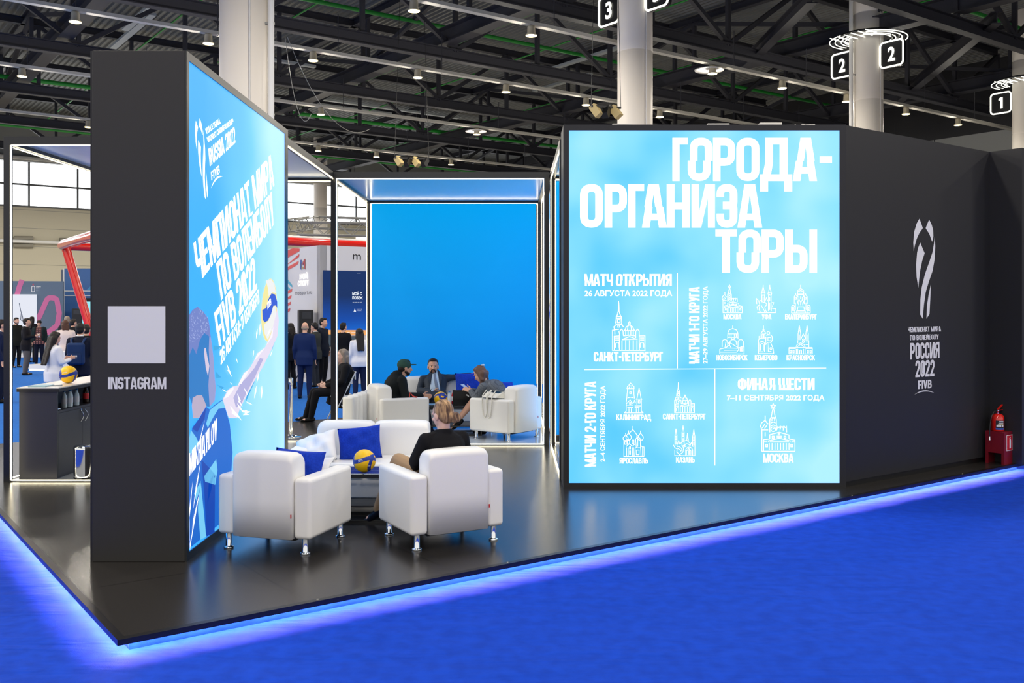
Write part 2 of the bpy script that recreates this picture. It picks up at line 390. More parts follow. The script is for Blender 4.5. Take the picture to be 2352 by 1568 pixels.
# strip windows with mullions
wi = 0
def strip_window(a0, a1, z0, z1, step, mids):
    global wi
    wi += 1
    g = MB(); g.obox(AB((a0 + a1) / 2, DW + 0.12, (z0 + z1) / 2), A, B, Vector((0, 0, 1)), (a1 - a0) / 2, .02, (z1 - z0) / 2)
    o = g.build('window_%d' % wi, m_win); tag(o, 'bright strip of daylight window high in the far wall', None, kind='structure')
    fr = MB(); a = a0
    while a <= a1 + .01:
        fr.obox(AB(a, DW - .02, (z0 + z1) / 2), A, B, Vector((0, 0, 1)), .06, .08, (z1 - z0) / 2); a += step
    for z in mids: fr.obox(AB((a0 + a1) / 2, DW - .02, z), A, B, Vector((0, 0, 1)), (a1 - a0) / 2, .06, .06)
    fr.build('window_frame', mat('mullion_grey', (90, 92, 92), .5), o)
strip_window(-21.99, AW, 8.9, 12.1, 3.12, (8.95, 10.45, 12.05))
def lowwin(a0, a1, z0, z1):
    g = MB(); g.obox(AB((a0 + a1) / 2, DW - .02, (z0 + z1) / 2), A, B, Vector((0, 0, 1)), (a1 - a0) / 2, .03, (z1 - z0) / 2)
    global wi
    wi += 1
    tag(g.build('window_%d' % wi, m_win), 'small lower daylight window in the far wall', None, kind='structure')
pc = onPlane(818, 543, AB(0, DW), B)
lowwin(pc.dot(A), pc.dot(A) + 2.6, 7.1, 8.0); lowwin(pc.dot(A) + 3.2, pc.dot(A) + 5.8, 7.1, 8.0)
# roof deck, corrugated along B
f = MB(); v = []; fc = []
a = -34.0; prof = []
while a < AW + 1:
    prof += [(a, 0.0), (a + .10, 0.0), (a + .14, .09), (a + .26, .09)]; a += .30
for (pa, pz) in prof: v += [AB(pa, -28, 15.5 + pz), AB(pa, DW + .3, 15.5 + pz)]
for i in range(len(prof) - 1): fc.append((2 * i, 2 * i + 1, 2 * i + 3, 2 * i + 2))
f.add(v, fc)
tag(f.build('ceiling', mat('corrugated_deck', (124, 125, 123), 0.5, metal=0.25)), 'corrugated metal roof deck', None, kind='structure')

# columns
m_col = mat('column_paint', (230, 222, 212), 0.55, bump=0.02, bscale=3)
colpos = [(-6.2, 22.2), (3.8, 29.7), (13.6, 36.7), (23.35, 43.7)]
def column(i, x, y, r, top, bot=0, names=''):
    f = MB(); f.lathe([(r, bot), (r, 9.9), (r - .012, 9.91), (r - .012, 9.94), (r, 9.95), (r, 13.2), (r - .012, 13.21), (r - .012, 13.25), (r, 13.26), (r, top)], 40, (x, y, 0))
    o = f.build('column_%d' % i, m_col); tag(o, names, None, kind='structure'); return o
cn = ['round beige hall column rising behind the tall charcoal pillar', 'round beige hall column with numeral 3 signs', 'round beige hall column with numeral 2 signs', 'round beige hall column with the numeral 1 sign']
for i, (x, y) in enumerate(colpos):
    o = column(i + 1, x, y, .54, 15.5, names=cn[i])
    if i in (0, 2):
        sx = .66 if i == 0 else -.69
        g = MB(); g.tube([(x + sx, y - .1, 0), (x + sx, y - .1, 15.4)], .075, 12)
        dp = g.build('drain_pipe', M_WHITEP, o)
        h = MB()
        for z in (4.5, 6.5, 8.6, 10.9, 12.3):
            h.bar((x + sx * .75, y - .1, z), (x + sx * 1.12, y - .1, z), .05, .05)
        h.build('pipe_bracket', M_GALV, o)
    g = MB(); sa = 1 if i != 2 else -1
    g.box(x + .26, y - .515, 0, x + .29, y - .45, 15.4); g.build('cover_strip', mat('cover_strip', (222, 218, 212), .5), o)
far = [(onPlane(736, 450, AB(0, DW - 2.2), B))]
column(5, far[0].x, far[0].y, .53, 15.5, names='far beige column in front of the strip windows')
p = onPlane(628, 450, AB(0, DW - 2.2), B)

# trusses
def ibeam(mb, p, q, h=.42, wd=.34, t=.035):
    p, q = Vector(p), Vector(q); u = Vector((0, 0, h / 2))
    mb.bar(p - u, q - u, wd, t); mb.bar(p + u, q + u, wd, t); mb.bar(p, q, t, h)
ZB = 12.0; ZT = 15.1
def truss(name, along, p0, n, step, label, group, zb, bw, h):
    t = thing(name, label, 'truss', p0, 0, group)
    L = n * step
    mb = MB(); ibeam(mb, (0, 0, zb), along * L, h, bw) if False else ibeam(mb, Vector((0, 0, zb)), along * L + Vector((0, 0, zb)), h, bw); mb.build('bottom_chord', M_STEEL, t)
    mb = MB(); ibeam(mb, Vector((0, 0, ZT)), along * L + Vector((0, 0, ZT)), .3, .28); mb.build('top_chord', M_STEEL, t)
    s = MB(); s.bar((0, 0, zb + h / 2), (0, 0, ZT - .15), .16, .16, up=along); pm = s.mesh('web_post', M_STEEL)
    s = MB(); s.bar((0, 0, zb + h / 2), along * step + Vector((0, 0, ZT - .15)), .17, .17); d1 = s.mesh('web_diagonal', M_STEEL)
    s = MB(); s.bar((0, 0, ZT - .15), along * step + Vector((0, 0, zb + h / 2)), .17, .17); d2 = s.mesh('web_diagonal', M_STEEL)
    for k in range(n + 1):
        o = bpy.data.objects.new('web_post', pm); COL.objects.link(o); o.parent = t; o.location = along * (k * step)
        if k < n:
            o = bpy.data.objects.new('web_diagonal', d1 if k % 2 else d2); COL.objects.link(o); o.parent = t; o.location = along * (k * step)
    return t
ords = ['first', 'second', 'third', 'fourth', 'fifth', 'sixth', 'seventh', 'eighth']
for i, d in enumerate((18.0, 25.0, 32.0, 40.0, 48.5, 57.0, 66.0)):
    a0 = {0: 16, 1: 8, 2: 0, 3: -4, 4: -8, 5: -8, 6: -8}[i]
    truss('roof_truss', A, AB(a0 + .2, d), int((51 - a0) / 4.1), 4.1, 'dark steel roof truss across the hall, %s from the front' % ords[i], 'roof trusses across the hall', ZB + .0, .34, .42)
for i, a in enumerate((8.0, 20.3, 32.6, 44.9)):
    truss('main_girder', B, AB(a, 14), 7, 8.2, 'heavy dark steel girder under the roof along the hall columns, %s from the window end' % ords[i] if False else 'heavy dark steel girder running towards the window wall, %s line of girders' % ords[i], 'main girders under the roof', ZB + .68, .55, .6)
# diagonal wind bracing
f = MB(); ibeam(f, onPlane(1717, 141, AB(0, 0, 12.3), Vector((0, 0, 1))), onPlane(1865, -8, AB(0, 0, 12.3), Vector((0, 0, 1))), .4, .36)
f.build('wind_brace', M_STEEL, tags=('heavy slanting steel brace between the columns with numeral 3 and numeral 2 signs', 'brace'))
f = MB(); ibeam(f, onPlane(2062, 228, AB(0, 0, 12.3), Vector((0, 0, 1))), onPlane(2290, 40, AB(0, 0, 12.3), Vector((0, 0, 1))), .4, .36)
f.build('wind_brace', M_STEEL, tags=('heavy slanting steel brace beside the column with the numeral 1 sign', 'brace'))

# cable trays with high bay lamps
m_tray = mat('pale_cable_tray', (192, 189, 180), .5, metal=.2)
TR = [(22.9, 2, 50, 'cable tray with lamps running past the column with numeral 3 signs'), (29.5, -2, 50, 'cable tray with lamps passing just above the tall charcoal pillar'),
      (37.6, -6, 50, 'third cable tray with lamps counting back from the front'), (46.5, -10, 50, 'fourth cable tray with lamps, nearest the window wall'), (61.0, -10, 50, 'farthest thin cable tray below the roof')]
for (d, a0, a1, lb) in TR:
    t = thing('cable_tray', 'long pale ' + lb, 'cable tray', AB(0, d), 0, 'cable trays under the roof')
    f = MB(); up = Vector((0, 0, 1))
    f.bar(AB(a0, 0, 10.52), AB(a1, 0, 10.52), .22, .02); f.bar(AB(a0, -.11, 10.56), AB(a1, -.11, 10.56), .015, .1); f.bar(AB(a0, .11, 10.56), AB(a1, .11, 10.56), .015, .1)
    f.build('tray', m_tray, t)
    f = MB(); k = a0
    while k < a1: f.bar(AB(k, 0, 10.5), AB(k, 0, 11.9), .02, .02, up=A); k += 4.1
    f.build('hanger_rods', M_STEEL, t)
m_lens = glow('lamp_lens', (255, 228, 150), 9.0)
h = MB(); h.lathe([(.035, .30), (.10, .29), (.115, .25), (.125, .06), (.17, .03), (.17, 0), (.155, 0)], 18); hm = h.mesh('housing', mat('lamp_housing', (214, 204, 178), .4, metal=.4))
h = MB(); h.lathe([(0.0, -.012), (.155, -.008), (.155, .004)], 18); lm = h.mesh('lens', m_lens)
LP = [(172, 52), (480, 100), (719, 140), (962, 178), (1162, 212), (1353, 240), (1521, 268), (951, 26), (1219, 83), (1635, 170), (1811, 200), (1945, 234), (2085, 262), (2205, 287),
      (47, 180), (736, 264), (1100, 308), (1380, 333), (199, 295), (731, 347), (1038, 378), (860, 362)]
def lampname(px, py):
    if (px, py) in ((1100, 308), (1635, 170)): return None
    return None
for (px, py) in LP:
    Y = 8.1 * F / (CY - py); p = Vector(((px - CX) / F * Y, Y, 10.2)); dd = min((t_[0] for t_ in TR), key=lambda q: abs(q - p.dot(B)))
    if abs(dd - p.dot(B)) < 2.5: p = AB(p.dot(A), dd, 10.205)
    t = thing('high_bay_lamp', 'small round warm high bay lamp hanging from a pale ceiling tray', 'lamp', p, 0, 'high bay lamps under the roof')
    for nm, me in (('housing', hm), ('lens', lm)):
        o = bpy.data.objects.new(nm, me); COL.objects.link(o); o.parent = t
    lamp_light(p + Vector((0, 0, -.03)), LAMP_W * .6, 0.3); lamp_glow(p + Vector((0, 0, -.20)), LAMP_W * .45)
    if (px, py) in ((1100, 308), (1635, 170)):
        g = MB(); c = p + Vector((-.05, .3, .18)); g.lathe([(0, 0), (.5, 0), (.52, .03), (.3, .05), (.2, .12), (0, .12)], 24, c)
        g.build('round_air_diffuser', M_WHITEP, tags=('round white air diffuser behind the lamp ' + ('over the tall lightbox' if px > 1200 else 'above the central pavilion'), 'air diffuser'))
# green sprinkler pipes
m_green = mat('green_pipe', (30, 150, 50), .4)
GP = [(A, 34.5, -6, 50, 13.9, .09), (A, 52.0, -10, 50, 13.2, .11), (A, 64.0, -10, 50, 12.9, .11), (A, 20.0, 22, 50, 13.8, .09), (B, 13, 12, 72, 14.6, .04), (B, 17, 12, 72, 14.6, .04), (B, 25, 12, 72, 14.6, .04), (B, 29, 12, 72, 14.6, .04), (B, 37, 12, 72, 14.6, .04)]
wh = ['across the roof behind the charcoal pillar', 'across the roof above the central pavilion', 'thick, highest on the far side near the windows', 'across the roof near the column with numeral 1 sign']
for i, (dr, c, s0, s1, z, r) in enumerate(GP):
    f = MB(); f.tube([AB(s0, c, z), AB(s1, c, z)] if dr is A else [AB(c, s0, z), AB(c, s1, z)], r, 8)
    lb = 'green sprinkler pipe ' + wh[i] if i < 4 else 'thin green sprinkler branch pipe running towards the window wall'
    f.build('sprinkler_pipe', m_green, tags=(lb, 'pipe', 'green sprinkler pipes'))
# fluorescent battens and white duct under the deck
m_bat = mat('pale_batten', (190, 196, 196), .4)
for (px, py, dr, L) in ((300, 75, B, 7), (330, 30, B, 6), (640, 140, A, 4), (1340, 135, B, 6), (1290, 190, B, 5), (700, 235, A, 12), (900, 250, A, 10)):
    p = onPlane(px, py, Vector((0, 0, 14.6)), Vector((0, 0, 1)))
    f = MB(); f.bar(p - dr * (L / 2), p + dr * (L / 2), .3, .12)
    f.build('light_batten', m_bat, tags=('long pale unlit light batten under the roof deck', 'light fitting', 'pale battens under the roof deck'))

# numbered column signs
m_sign = mat('sign_black', (22, 22, 26), .35)
m_neon = glow('sign_led_white', (255, 254, 240), 1.7)
def rrect(hw, hh, r, n=6):
    o = []
    for (cx, cy, a0) in ((hw - r, hh - r, 0), (-hw + r, hh - r, 90), (-hw + r, -hh + r, 180), (hw - r, -hh + r, 270)):
        for k in range(n + 1):
            a = math.radians(a0 + 90 * k / n); o.append((cx + r * math.cos(a), cy + r * math.sin(a)))
    return o
def numsign(c, ch, lb):
    t = thing('number_sign', lb, 'sign', c, 0, 'numbered signs on the hall columns')
    u = -B; z = Vector((0, 0, 1)); n = -A          # u runs to the right as seen from the booth side
    f = MB(); f.prism([u * x + z * y for x, y in rrect(.5, .5, .16)], A * .12); f.build('sign_box', m_sign, t)
    f = MB(); f.tube([u * x + z * y + n * .02 for x, y in rrect(.47, .47, .15)], .034, 8, closed=True); f.build('led_outline', m_neon, t)
    f = MB(); ps = font_polys(ch, .03) if ch != '1' else text_polys('1'); wdt = .30 if ch != '1' else .19
    draw(f, ps, lambda x, y: u * ((x - .5) * wdt) + z * ((y - .5) * .52) + n * .03); f.build('numeral', m_neon, t)
    f = MB(); f.bar(z * .5, z * .85, .02, .02, up=A); f.build('hanger', m_sign, t)
sl = [None, (('3', 'black lit sign with numeral 3, left of its column', 'black lit sign cut by the top edge, right of the numeral 3 sign column')), (('2', 'lit numeral 2 sign hanging lower, behind the white drain pipe', 'lit numeral 2 sign hanging higher, on the drain pipe free side of its column')), (('1', 'lit numeral 1 sign beside the last column', 'lit numeral 1 sign past the frame edge'))]
for i in (1, 2, 3):
    c = Vector((*colpos[i], 0)); ch, la, lb2 = sl[i]
    numsign(c + B * 1.07 - A * .1 + Vector((0, 0, 11.5)), ch, la)
    if i < 3: numsign(c - B * 1.05 - A * .1 + Vector((0, 0, 11.5)), ch, lb2)
    if i > 1:
        t = thing('led_halo', 'white curved led lines around the column above the numeral %s sign' % ch, 'led sign', c + Vector((0, 0, 12.25)), 0, 'led halos on the columns')
        for rad in (.84, .98, 1.2, 1.4):
            st_ = -90 - math.degrees(math.asin(.5 / rad))
            for sgn, a0, a1 in ((1, st_, 24), (-1, 112, 205)):
                f = MB(); f.tube([Vector((rad * math.cos(math.radians(a)), rad * math.sin(math.radians(a)), 0)) for a in np.linspace(a0, a1, 20)], .019, 8)
                f.build('led_arc', m_neon, t)
        for k in range(6):
            f = MB(); o_ = Vector((-1.53, -.24, 0)) - B * (.30 * k); L_ = (1.2, 1.2, 1.0, .95, .9, .7)[k]
            f.tube([o_, o_ + A * L_], .021, 8); f.build('led_bar', m_neon, t)
        f = MB(); f.tube([Vector((1.1 * math.cos(a), 1.1 * math.sin(a), .12)) for a in np.linspace(0, 2 * math.pi, 32)[:-1]], .05, 6, closed=True)
        f.build('support_ring', m_sign, t)
        for k in range(4): pass
# ================================================================= THE BOOTH
P0 = gnd(271.7, 1469.5)                      # front corner of the platform
LA, LB = 11.1, 9.66
zz = Vector((0, 0, 1))
mp_ = mat('platform_laminate', (40, 38, 37), 0.24, spec=0.7)
nt = mp_.node_tree; bs = nt.nodes['Principled BSDF']
tc = nt.nodes.new('ShaderNodeTexCoord'); br = nt.nodes.new('ShaderNodeTexBrick'); br.offset = 0.0
br.inputs['Scale'].default_value = 1.0; br.inputs['Brick Width'].default_value = 1.22; br.inputs['Row Height'].default_value = 1.22; br.inputs['Mortar Size'].default_value = .004; br.inputs['Mortar Smooth'].default_value = 0
for k, c in (('Color1', (40, 38, 37)), ('Color2', (40, 38, 37)), ('Mortar', (4, 4, 4))): br.inputs[k].default_value = (*lin(c), 1)
no = nt.nodes.new('ShaderNodeTexNoise'); no.inputs['Scale'].default_value = 300; bp = nt.nodes.new('ShaderNodeBump'); bp.inputs['Strength'].default_value = .05; bp.inputs['Distance'].default_value = .004
nt.links.new(tc.outputs['Object'], br.inputs['Vector']); nt.links.new(br.outputs['Color'], bs.inputs['Base Color'])
nt.links.new(tc.outputs['Object'], no.inputs['Vector']); nt.links.new(no.outputs['Fac'], bp.inputs['Height']); nt.links.new(bp.outputs['Normal'], bs.inputs['Normal'])
plat = thing('booth_platform', 'low black glossy booth platform lit blue along its edge, on the blue carpet', 'platform', (P0.x, P0.y, 0), math.atan2(A.y, A.x))
f = MB(); f.box(.0, .0, PZ - .010, LA, LB, PZ); f.build('deck', mp_, plat)
m_trim = mat('black_edge_trim', (10, 10, 12), .35)
f = MB(); f.box(-.006, -.006, PZ - .034, LA, .0, PZ + .002); f.box(0, 0, PZ, LA, .045, PZ + .002); f.build('edge_trim', m_trim, plat)
f = MB(); f.box(-.006, -.006, PZ - .034, 0, LB, PZ + .002); f.box(0, .045, PZ, .045, LB, PZ + .002); f.build('edge_trim', m_trim, plat)
m_kick = mc
f = MB(); f.box(.085, .085, 0, LA - .07, LB - .07, PZ - .011); f.build('kick_board', m_kick, plat)
m_uled = glow('blue_white_led', (255, 205, 255), 220.0)
f = MB(); f.box(.02, .050, PZ - .020, LA - .02, .062, PZ - .0135); f.build('led_strip', m_uled, plat)
f = MB(); f.box(.050, .02, PZ - .020, .062, LB - .02, PZ - .0135); f.build('led_strip', m_uled, plat)
f = MB()
for x in (1.3, 2.9, 5.2, 7.4, 9.6): f.lathe([(.008, 0), (.008, .004), (0, .004)], 8, (x, .022, PZ + .002))
f.build('trim_screws', M_GALV, plat)

def screen_mat(name, c1, c2, c3, axis, lo, hi, s=1.0, sc=0.9, amp=.45):
    """backlit print: a printed sky of soft light clouds (object coordinates along axis run lo..hi)"""
    m = bpy.data.materials.new(name); m.use_nodes = True; nt = m.node_tree; b = nt.nodes['Principled BSDF']
    b.inputs['Base Color'].default_value = (.012, .02, .03, 1); b.inputs['Roughness'].default_value = .45; b.inputs['Specular IOR Level'].default_value = .12
    tc = nt.nodes.new('ShaderNodeTexCoord'); sp = nt.nodes.new('ShaderNodeSeparateXYZ'); nt.links.new(tc.outputs['Object'], sp.inputs[0])
    mr = nt.nodes.new('ShaderNodeMapRange'); mr.inputs[1].default_value = lo; mr.inputs[2].default_value = hi; nt.links.new(sp.outputs[axis], mr.inputs[0])
    n = nt.nodes.new('ShaderNodeTexNoise'); n.inputs['Scale'].default_value = sc; n.inputs['Detail'].default_value = 1.5; nt.links.new(tc.outputs['Object'], n.inputs['Vector'])
    ma = nt.nodes.new('ShaderNodeMath'); ma.operation = 'MULTIPLY_ADD'; ma.inputs[1].default_value = amp * 2; nt.links.new(n.outputs['Fac'], ma.inputs[0])
    m2 = nt.nodes.new('ShaderNodeMath'); m2.operation = 'SUBTRACT'; m2.inputs[1].default_value = amp; nt.links.new(mr.outputs[0], m2.inputs[0]); nt.links.new(m2.outputs[0], ma.inputs[2])
    r = nt.nodes.new('ShaderNodeValToRGB'); e = r.color_ramp.elements; e[0].position = .12; e[0].color = (*lin(c1), 1); e[1].position = .88; e[1].color = (*lin(c3), 1)
    k = e.new(.5); k.color = (*lin(c2), 1)
    for q in e: q.color = (q.color[0] / 1.6, q.color[1] / 1.56, q.color[2], 1)
    s *= 1.6
    nt.links.new(ma.outputs[0], r.inputs[0]); nt.links.new(r.outputs[0], b.inputs['Emission Color']); b.inputs['Emission Strength'].default_value = s
    return m
# ---- the tall pillar wall with the backlit poster on its inner side
XS = -2.56; Y0, Y1 = 7.523, 10.925; XL = -3.305; ZTOP = 4.10
pil = thing('pillar_light_box', 'tall charcoal pillar wall with a backlit player poster on its inner side', 'light box', ((XL + XS) / 2, Y0, PZ))
def rel(o, parent_loc): pass
PL = Vector(((XL + XS) / 2, Y0, PZ))
f = MB(); f.box(XL - PL.x + .02, 0, 0, XS - PL.x, Y1 - Y0, ZTOP - PZ); f.build('body', M_PILLAR, pil, bevel=.004)
f = MB(); f.box(XL - PL.x, .012, .0, XL - PL.x + .02, Y1 - Y0 - .01, ZTOP - PZ); f.build('side_panel', M_BLACK, pil)
f = MB(); ya, yb, za, zb_ = 7.585, 10.80, .164, 4.035
x0 = XS - PL.x
f.box(x0, 0, 0, x0 + .014, ya - Y0, ZTOP - PZ); f.box(x0, yb - Y0, 0, x0 + .014, Y1 - Y0, ZTOP - PZ)
f.box(x0, ya - Y0, 0, x0 + .014, yb - Y0, za - PZ); f.box(x0, ya - Y0, zb_ - PZ, x0 + .014, yb - Y0, ZTOP - PZ); f.build('screen_frame', M_ALU, pil)
f = MB(); f.box(x0, ya - Y0, za - PZ, x0 + .004, yb - Y0, zb_ - PZ)
scr = f.build('backlit_screen', screen_mat('poster_sky', (58, 176, 244), (112, 208, 250), (186, 240, 254), 1, 0.0, 3.3, 1.0, .7, .35), pil)
# ---- poster artwork: built once from outlines on the poster plane, reused on the matching wall of the central pavilion
def art_uv(px, py): p = onX(px, py, XS + .006); return (p.y - Y0, p.z)
def crop4(x, y): return art_uv(420 + x / 4.9, 640 + y / 4.9)
def cropj(x, y): return art_uv(420 + x / 4.126, 900 + y / 4.126)
def crop5(x, y): return art_uv(420 + x / 2.704, 120 + y / 2.704)
TROPHY = [[(178, 123), (222, 245), (178, 305), (140, 390), (118, 470), (105, 543), (99, 430), (112, 290), (140, 190)],
          [(303, 135), (335, 200), (354, 275), (357, 350), (342, 420), (305, 320), (258, 245)],
          [(188, 430), (245, 567), (212, 670), (185, 800), (172, 920), (163, 1012), (141, 870), (134, 720), (148, 560), (165, 490)],
          [(375, 350), (382, 480), (375, 640), (345, 800), (300, 930), (258, 1070), (236, 1230), (221, 1410), (187, 1355), (190, 1160), (207, 1010), (248, 840), (305, 680), (345, 560), (365, 440)],
          [(325, 967), (318, 1150), (307, 1350), (268, 1410), (275, 1250), (296, 1100)]]
def arcpoly(p, q, h, t, n=10):
    """thin crescent from p to q bulging by h (2-D)"""
    p, q = Vector(p), Vector(q); d = q - p; nn = Vector((-d.y, d.x)); o = []
    for k in range(n + 1):
        s = k / n; o.append(p + d * s + nn * h * 4 * s * (1 - s))
    for k in range(n, -1, -1):
        s = k / n; o.append(p + d * s + nn * (h - t) * 4 * s * (1 - s))
    quads = []
    for k in range(n): quads.append([tuple(o[k]), tuple(o[k + 1]), tuple(o[2 * n - k]), tuple(o[2 * n + 1 - k])])
    return quads
def poster(parent, place):
    def em(nm, c, s=1.0): return glow('print_' + nm, c, s)
    def shape(nm, polys, m, lay):
        f = MB()
        for p in polys: f.poly([place(*q, lay) for q in p])
        return f.build(nm, m, parent)
    # player seen from behind
    head = [(55, 430), (110, 350), (165, 315), (230, 370), (285, 450), (305, 560), (325, 740), (345, 900), (357, 1100), (370, 1230), (358, 1370), (300, 1440), (240, 1430), (110, 1430), (75, 1330), (55, 1290)]
    shape('printed_head', [[crop4(*p) for p in head]], em('head_blue', (38, 122, 196)), 1)
    hair = [(55, 430), (110, 350), (165, 315), (230, 370), (285, 450), (303, 560), (312, 660), (240, 610), (190, 690), (150, 850), (110, 770), (55, 900)]
    shape('printed_hair', [[crop4(*p) for p in hair]], em('hair', (112, 128, 196)), 2)
    f = MB(); rnd = random.Random(3)
    for k in range(150):
        x = rnd.uniform(58, 285); y = rnd.uniform(350, 760)
        if y < 330 + abs(x - 165) * .9 or y > 900 - x * 1.2: continue
        a = math.atan2(y - 700, x - 200) + rnd.uniform(-.4, .4); L = rnd.uniform(14, 34); d = Vector((math.cos(a), math.sin(a))); n_ = Vector((-d.y, d.x)) * 2.2
        p = Vector((x, y)); q = p + d * L
        f.poly([place(*crop4(*(p - n_)), 3), place(*crop4(*q), 3), place(*crop4(*(p + n_)), 3)])
    f.build('printed_hair_strands', em('strand', (186, 196, 236)), parent)
    shape('printed_cheek', [[crop4(*p) for p in [(300, 570), (325, 740), (345, 900), (357, 1100), (370, 1230), (358, 1370), (300, 1440), (285, 1200), (300, 1000), (290, 800)]]], em('cheek', (150, 156, 206)), 2)
    shape('printed_ear', [[crop4(*p) for p in [(235, 830), (240, 780), (255, 778), (275, 890), (295, 980), (280, 1100), (255, 1000)]]], em('ear', (214, 200, 222)), 3)
    shape('printed_neck', [[crop4(*p) for p in [(110, 1340), (160, 1310), (215, 1310), (265, 1430), (180, 1568), (115, 1568), (100, 1430)]]], em('neck', (186, 172, 196)), 2)
    arm = [(440, 1360), (500, 1250), (560, 1210), (610, 1200), (680, 1060), (740, 1015), (790, 930), (830, 840), (920, 770), (980, 640), (1010, 530), (1040, 400), (1060, 330), (1075, 470), (1060, 640), (1000, 780), (900, 980), (800, 1150), (700, 1340), (640, 1450), (600, 1568), (510, 1568)]
    def strip(pts, na):
        """triangulate a long outline: left chain 0..na-1, right chain reversed"""
        Lc = pts[:na]; Rc = pts[na:][::-1]; out = []; i = j = 0
        while i < len(Lc) - 1 or j < len(Rc) - 1:
            if j >= len(Rc) - 1 or (i < len(Lc) - 1 and (i + 1) / (len(Lc) - 1) <= (j + 1) / (len(Rc) - 1)): out.append([Lc[i], Lc[i + 1], Rc[j]]); i += 1
            else: out.append([Lc[i], Rc[j + 1], Rc[j]]); j += 1
        return out
    shape('printed_arm', strip([crop4(*p) for p in arm], 13), em('arm', (232, 222, 240)), 5)
    sh = [(560, 1340), (640, 1180), (720, 1100), (800, 1000), (860, 890), (900, 900), (800, 1110), (700, 1300), (640, 1430), (590, 1450)]
    shape('printed_arm_highlight', [[crop4(*p) for p in q] for q in ([(450, 1350), (505, 1255), (560, 1215), (560, 1250), (500, 1330)], [(610, 1195), (682, 1062), (735, 1022), (720, 1060), (650, 1180)], [(790, 930), (832, 842), (915, 775), (860, 850)], [(930, 750), (980, 645), (1012, 535), (1000, 650)])], em('arm_light', (250, 246, 252)), 7)
    for q in ([(520, 1430), (570, 1490), (555, 1495), (620, 1570), (540, 1510), (552, 1500)], [(600, 1290), (640, 1370), (628, 1372), (660, 1440), (610, 1380), (620, 1374)], [(650, 1480), (750, 1495), (700, 1520), (740, 1530), (665, 1535), (690, 1510)], [(480, 960), (510, 1010), (500, 1015), (545, 1110), (490, 1030), (498, 1018)]): shape('printed_bolt', [[crop4(*p) for p in t_] for t_ in ([q[0], q[1], q[5]], [q[2], q[3], q[4]])] if False else [[crop4(*p) for p in q]], M_PRINTW, 8)
    shape('printed_arm_shade', strip([crop4(*p) for p in sh], 5), em('armshade', (180, 176, 220)), 6)
    def ring(cx, cy, rx, ry, t, n=36): return [(cx + rx * math.cos(a) * math.cos(t) - ry * math.sin(a) * math.sin(t), cy + rx * math.cos(a) * math.sin(t) + ry * math.sin(a) * math.cos(t)) for a in np.linspace(0, 2 * math.pi, n + 1)[:-1]]
    shape('printed_ball', [[crop4(*p) for p in ring(966, 352, 88, 355, .05)]], em('ball_yellow', (244, 232, 150)), 4)
    shape('printed_ball_panel', [[crop4(*p) for p in [(930, 20), (990, 5), (1025, 60), (1040, 160), (1000, 150), (960, 200), (950, 100)]], [crop4(*p) for p in [(905, 520), (960, 470), (1000, 330), (1035, 300), (1045, 400), (1010, 540), (950, 690), (915, 620)]]], em('ball_white', (240, 240, 236)), 5)
    band = [(886, 350), (930, 330), (955, 230), (990, 165), (1030, 175), (1055, 260), (1055, 330), (1040, 300), (1010, 305), (985, 400), (950, 470), (915, 490), (890, 460)]
    shape('printed_ball_band', strip([crop4(*p) for p in band], 6), em('ball_blue', (40, 86, 210)), 6)
    f = MB(); M = affine((*crop4(945, 345), 0), (*crop4(985, 290), 0), (*crop4(940, 270), 0)); draw(f, text_polys('FIVB'), lambda x, y: place(*M(x, y)[:2], 7)); f.build('printed_ball_mark', M_PRINTW, parent)
    jer = [(45, 480), (90, 330), (150, 250), (215, 140), (250, 165), (300, 120), (375, 70), (400, 160), (440, 300), (468, 570), (440, 1000), (420, 1190), (45, 1490)]
    cj = [cropj(*p) for p in jer]
    base = [cropj(45, 1490)]
    f = MB(); c0 = cropj(230, 700)
    for i in range(len(cj)): f.poly([place(*cj[i], 4), place(*cj[(i + 1) % len(cj)], 4), place(*c0, 4)])
    f.build('printed_jersey', em('jersey', (22, 104, 206)), parent)
    shape('printed_jersey_light', [[cropj(*p) for p in q] for q in ([(45, 480), (70, 360), (120, 430), (150, 490), (90, 560), (45, 620)], [(215, 300), (250, 170), (300, 130), (375, 75), (395, 150), (330, 160), (270, 260), (230, 340)],
          [(165, 860), (215, 1370), (160, 1400), (135, 1100), (150, 960)], [(195, 800), (310, 635), (322, 740), (300, 880), (240, 860), (205, 850)], [(100, 960), (165, 840), (150, 940), (120, 1030)])], em('jersey_light', (120, 206, 246)), 5)
    shape('printed_jersey_shade', [[cropj(*p) for p in q] for q in ([(215, 140), (200, 250), (130, 380), (80, 345), (100, 320), (150, 250)], [(170, 640), (300, 780), (295, 1330), (218, 1370), (200, 1000)], [(240, 860), (290, 760), (260, 940), (225, 1060)])], em('jersey_shade', (14, 68, 176)), 5)
    f = MB(); M = affine((*cropj(48, 805), 0), (*cropj(318, 440), 0), (*cropj(48, 590), 0)); draw(f, text_polys('MIKHAYLOV'), lambda x, y: place(*M(x, y)[:2], 6)); f.build('printed_jersey_name', M_PRINTW, parent)
    f = MB()
    for (a, b, c, wd) in (((200, 265), (150, 480), (135, 560), 5), ((160, 660), (120, 900), (90, 1110), 6), ((85, 840), (60, 1100), (52, 1200), 5), ((150, 950), (100, 1200), (70, 1420), 8), ((75, 1350), (62, 1440), (60, 1500), 4), ((55, 1190), (50, 1400), (46, 1500), 5)):
        f.poly([place(*cropj(*a), 6), place(*cropj(b[0] + wd, b[1]), 6), place(*cropj(*c), 6), place(*cropj(b[0] - wd, b[1]), 6)])
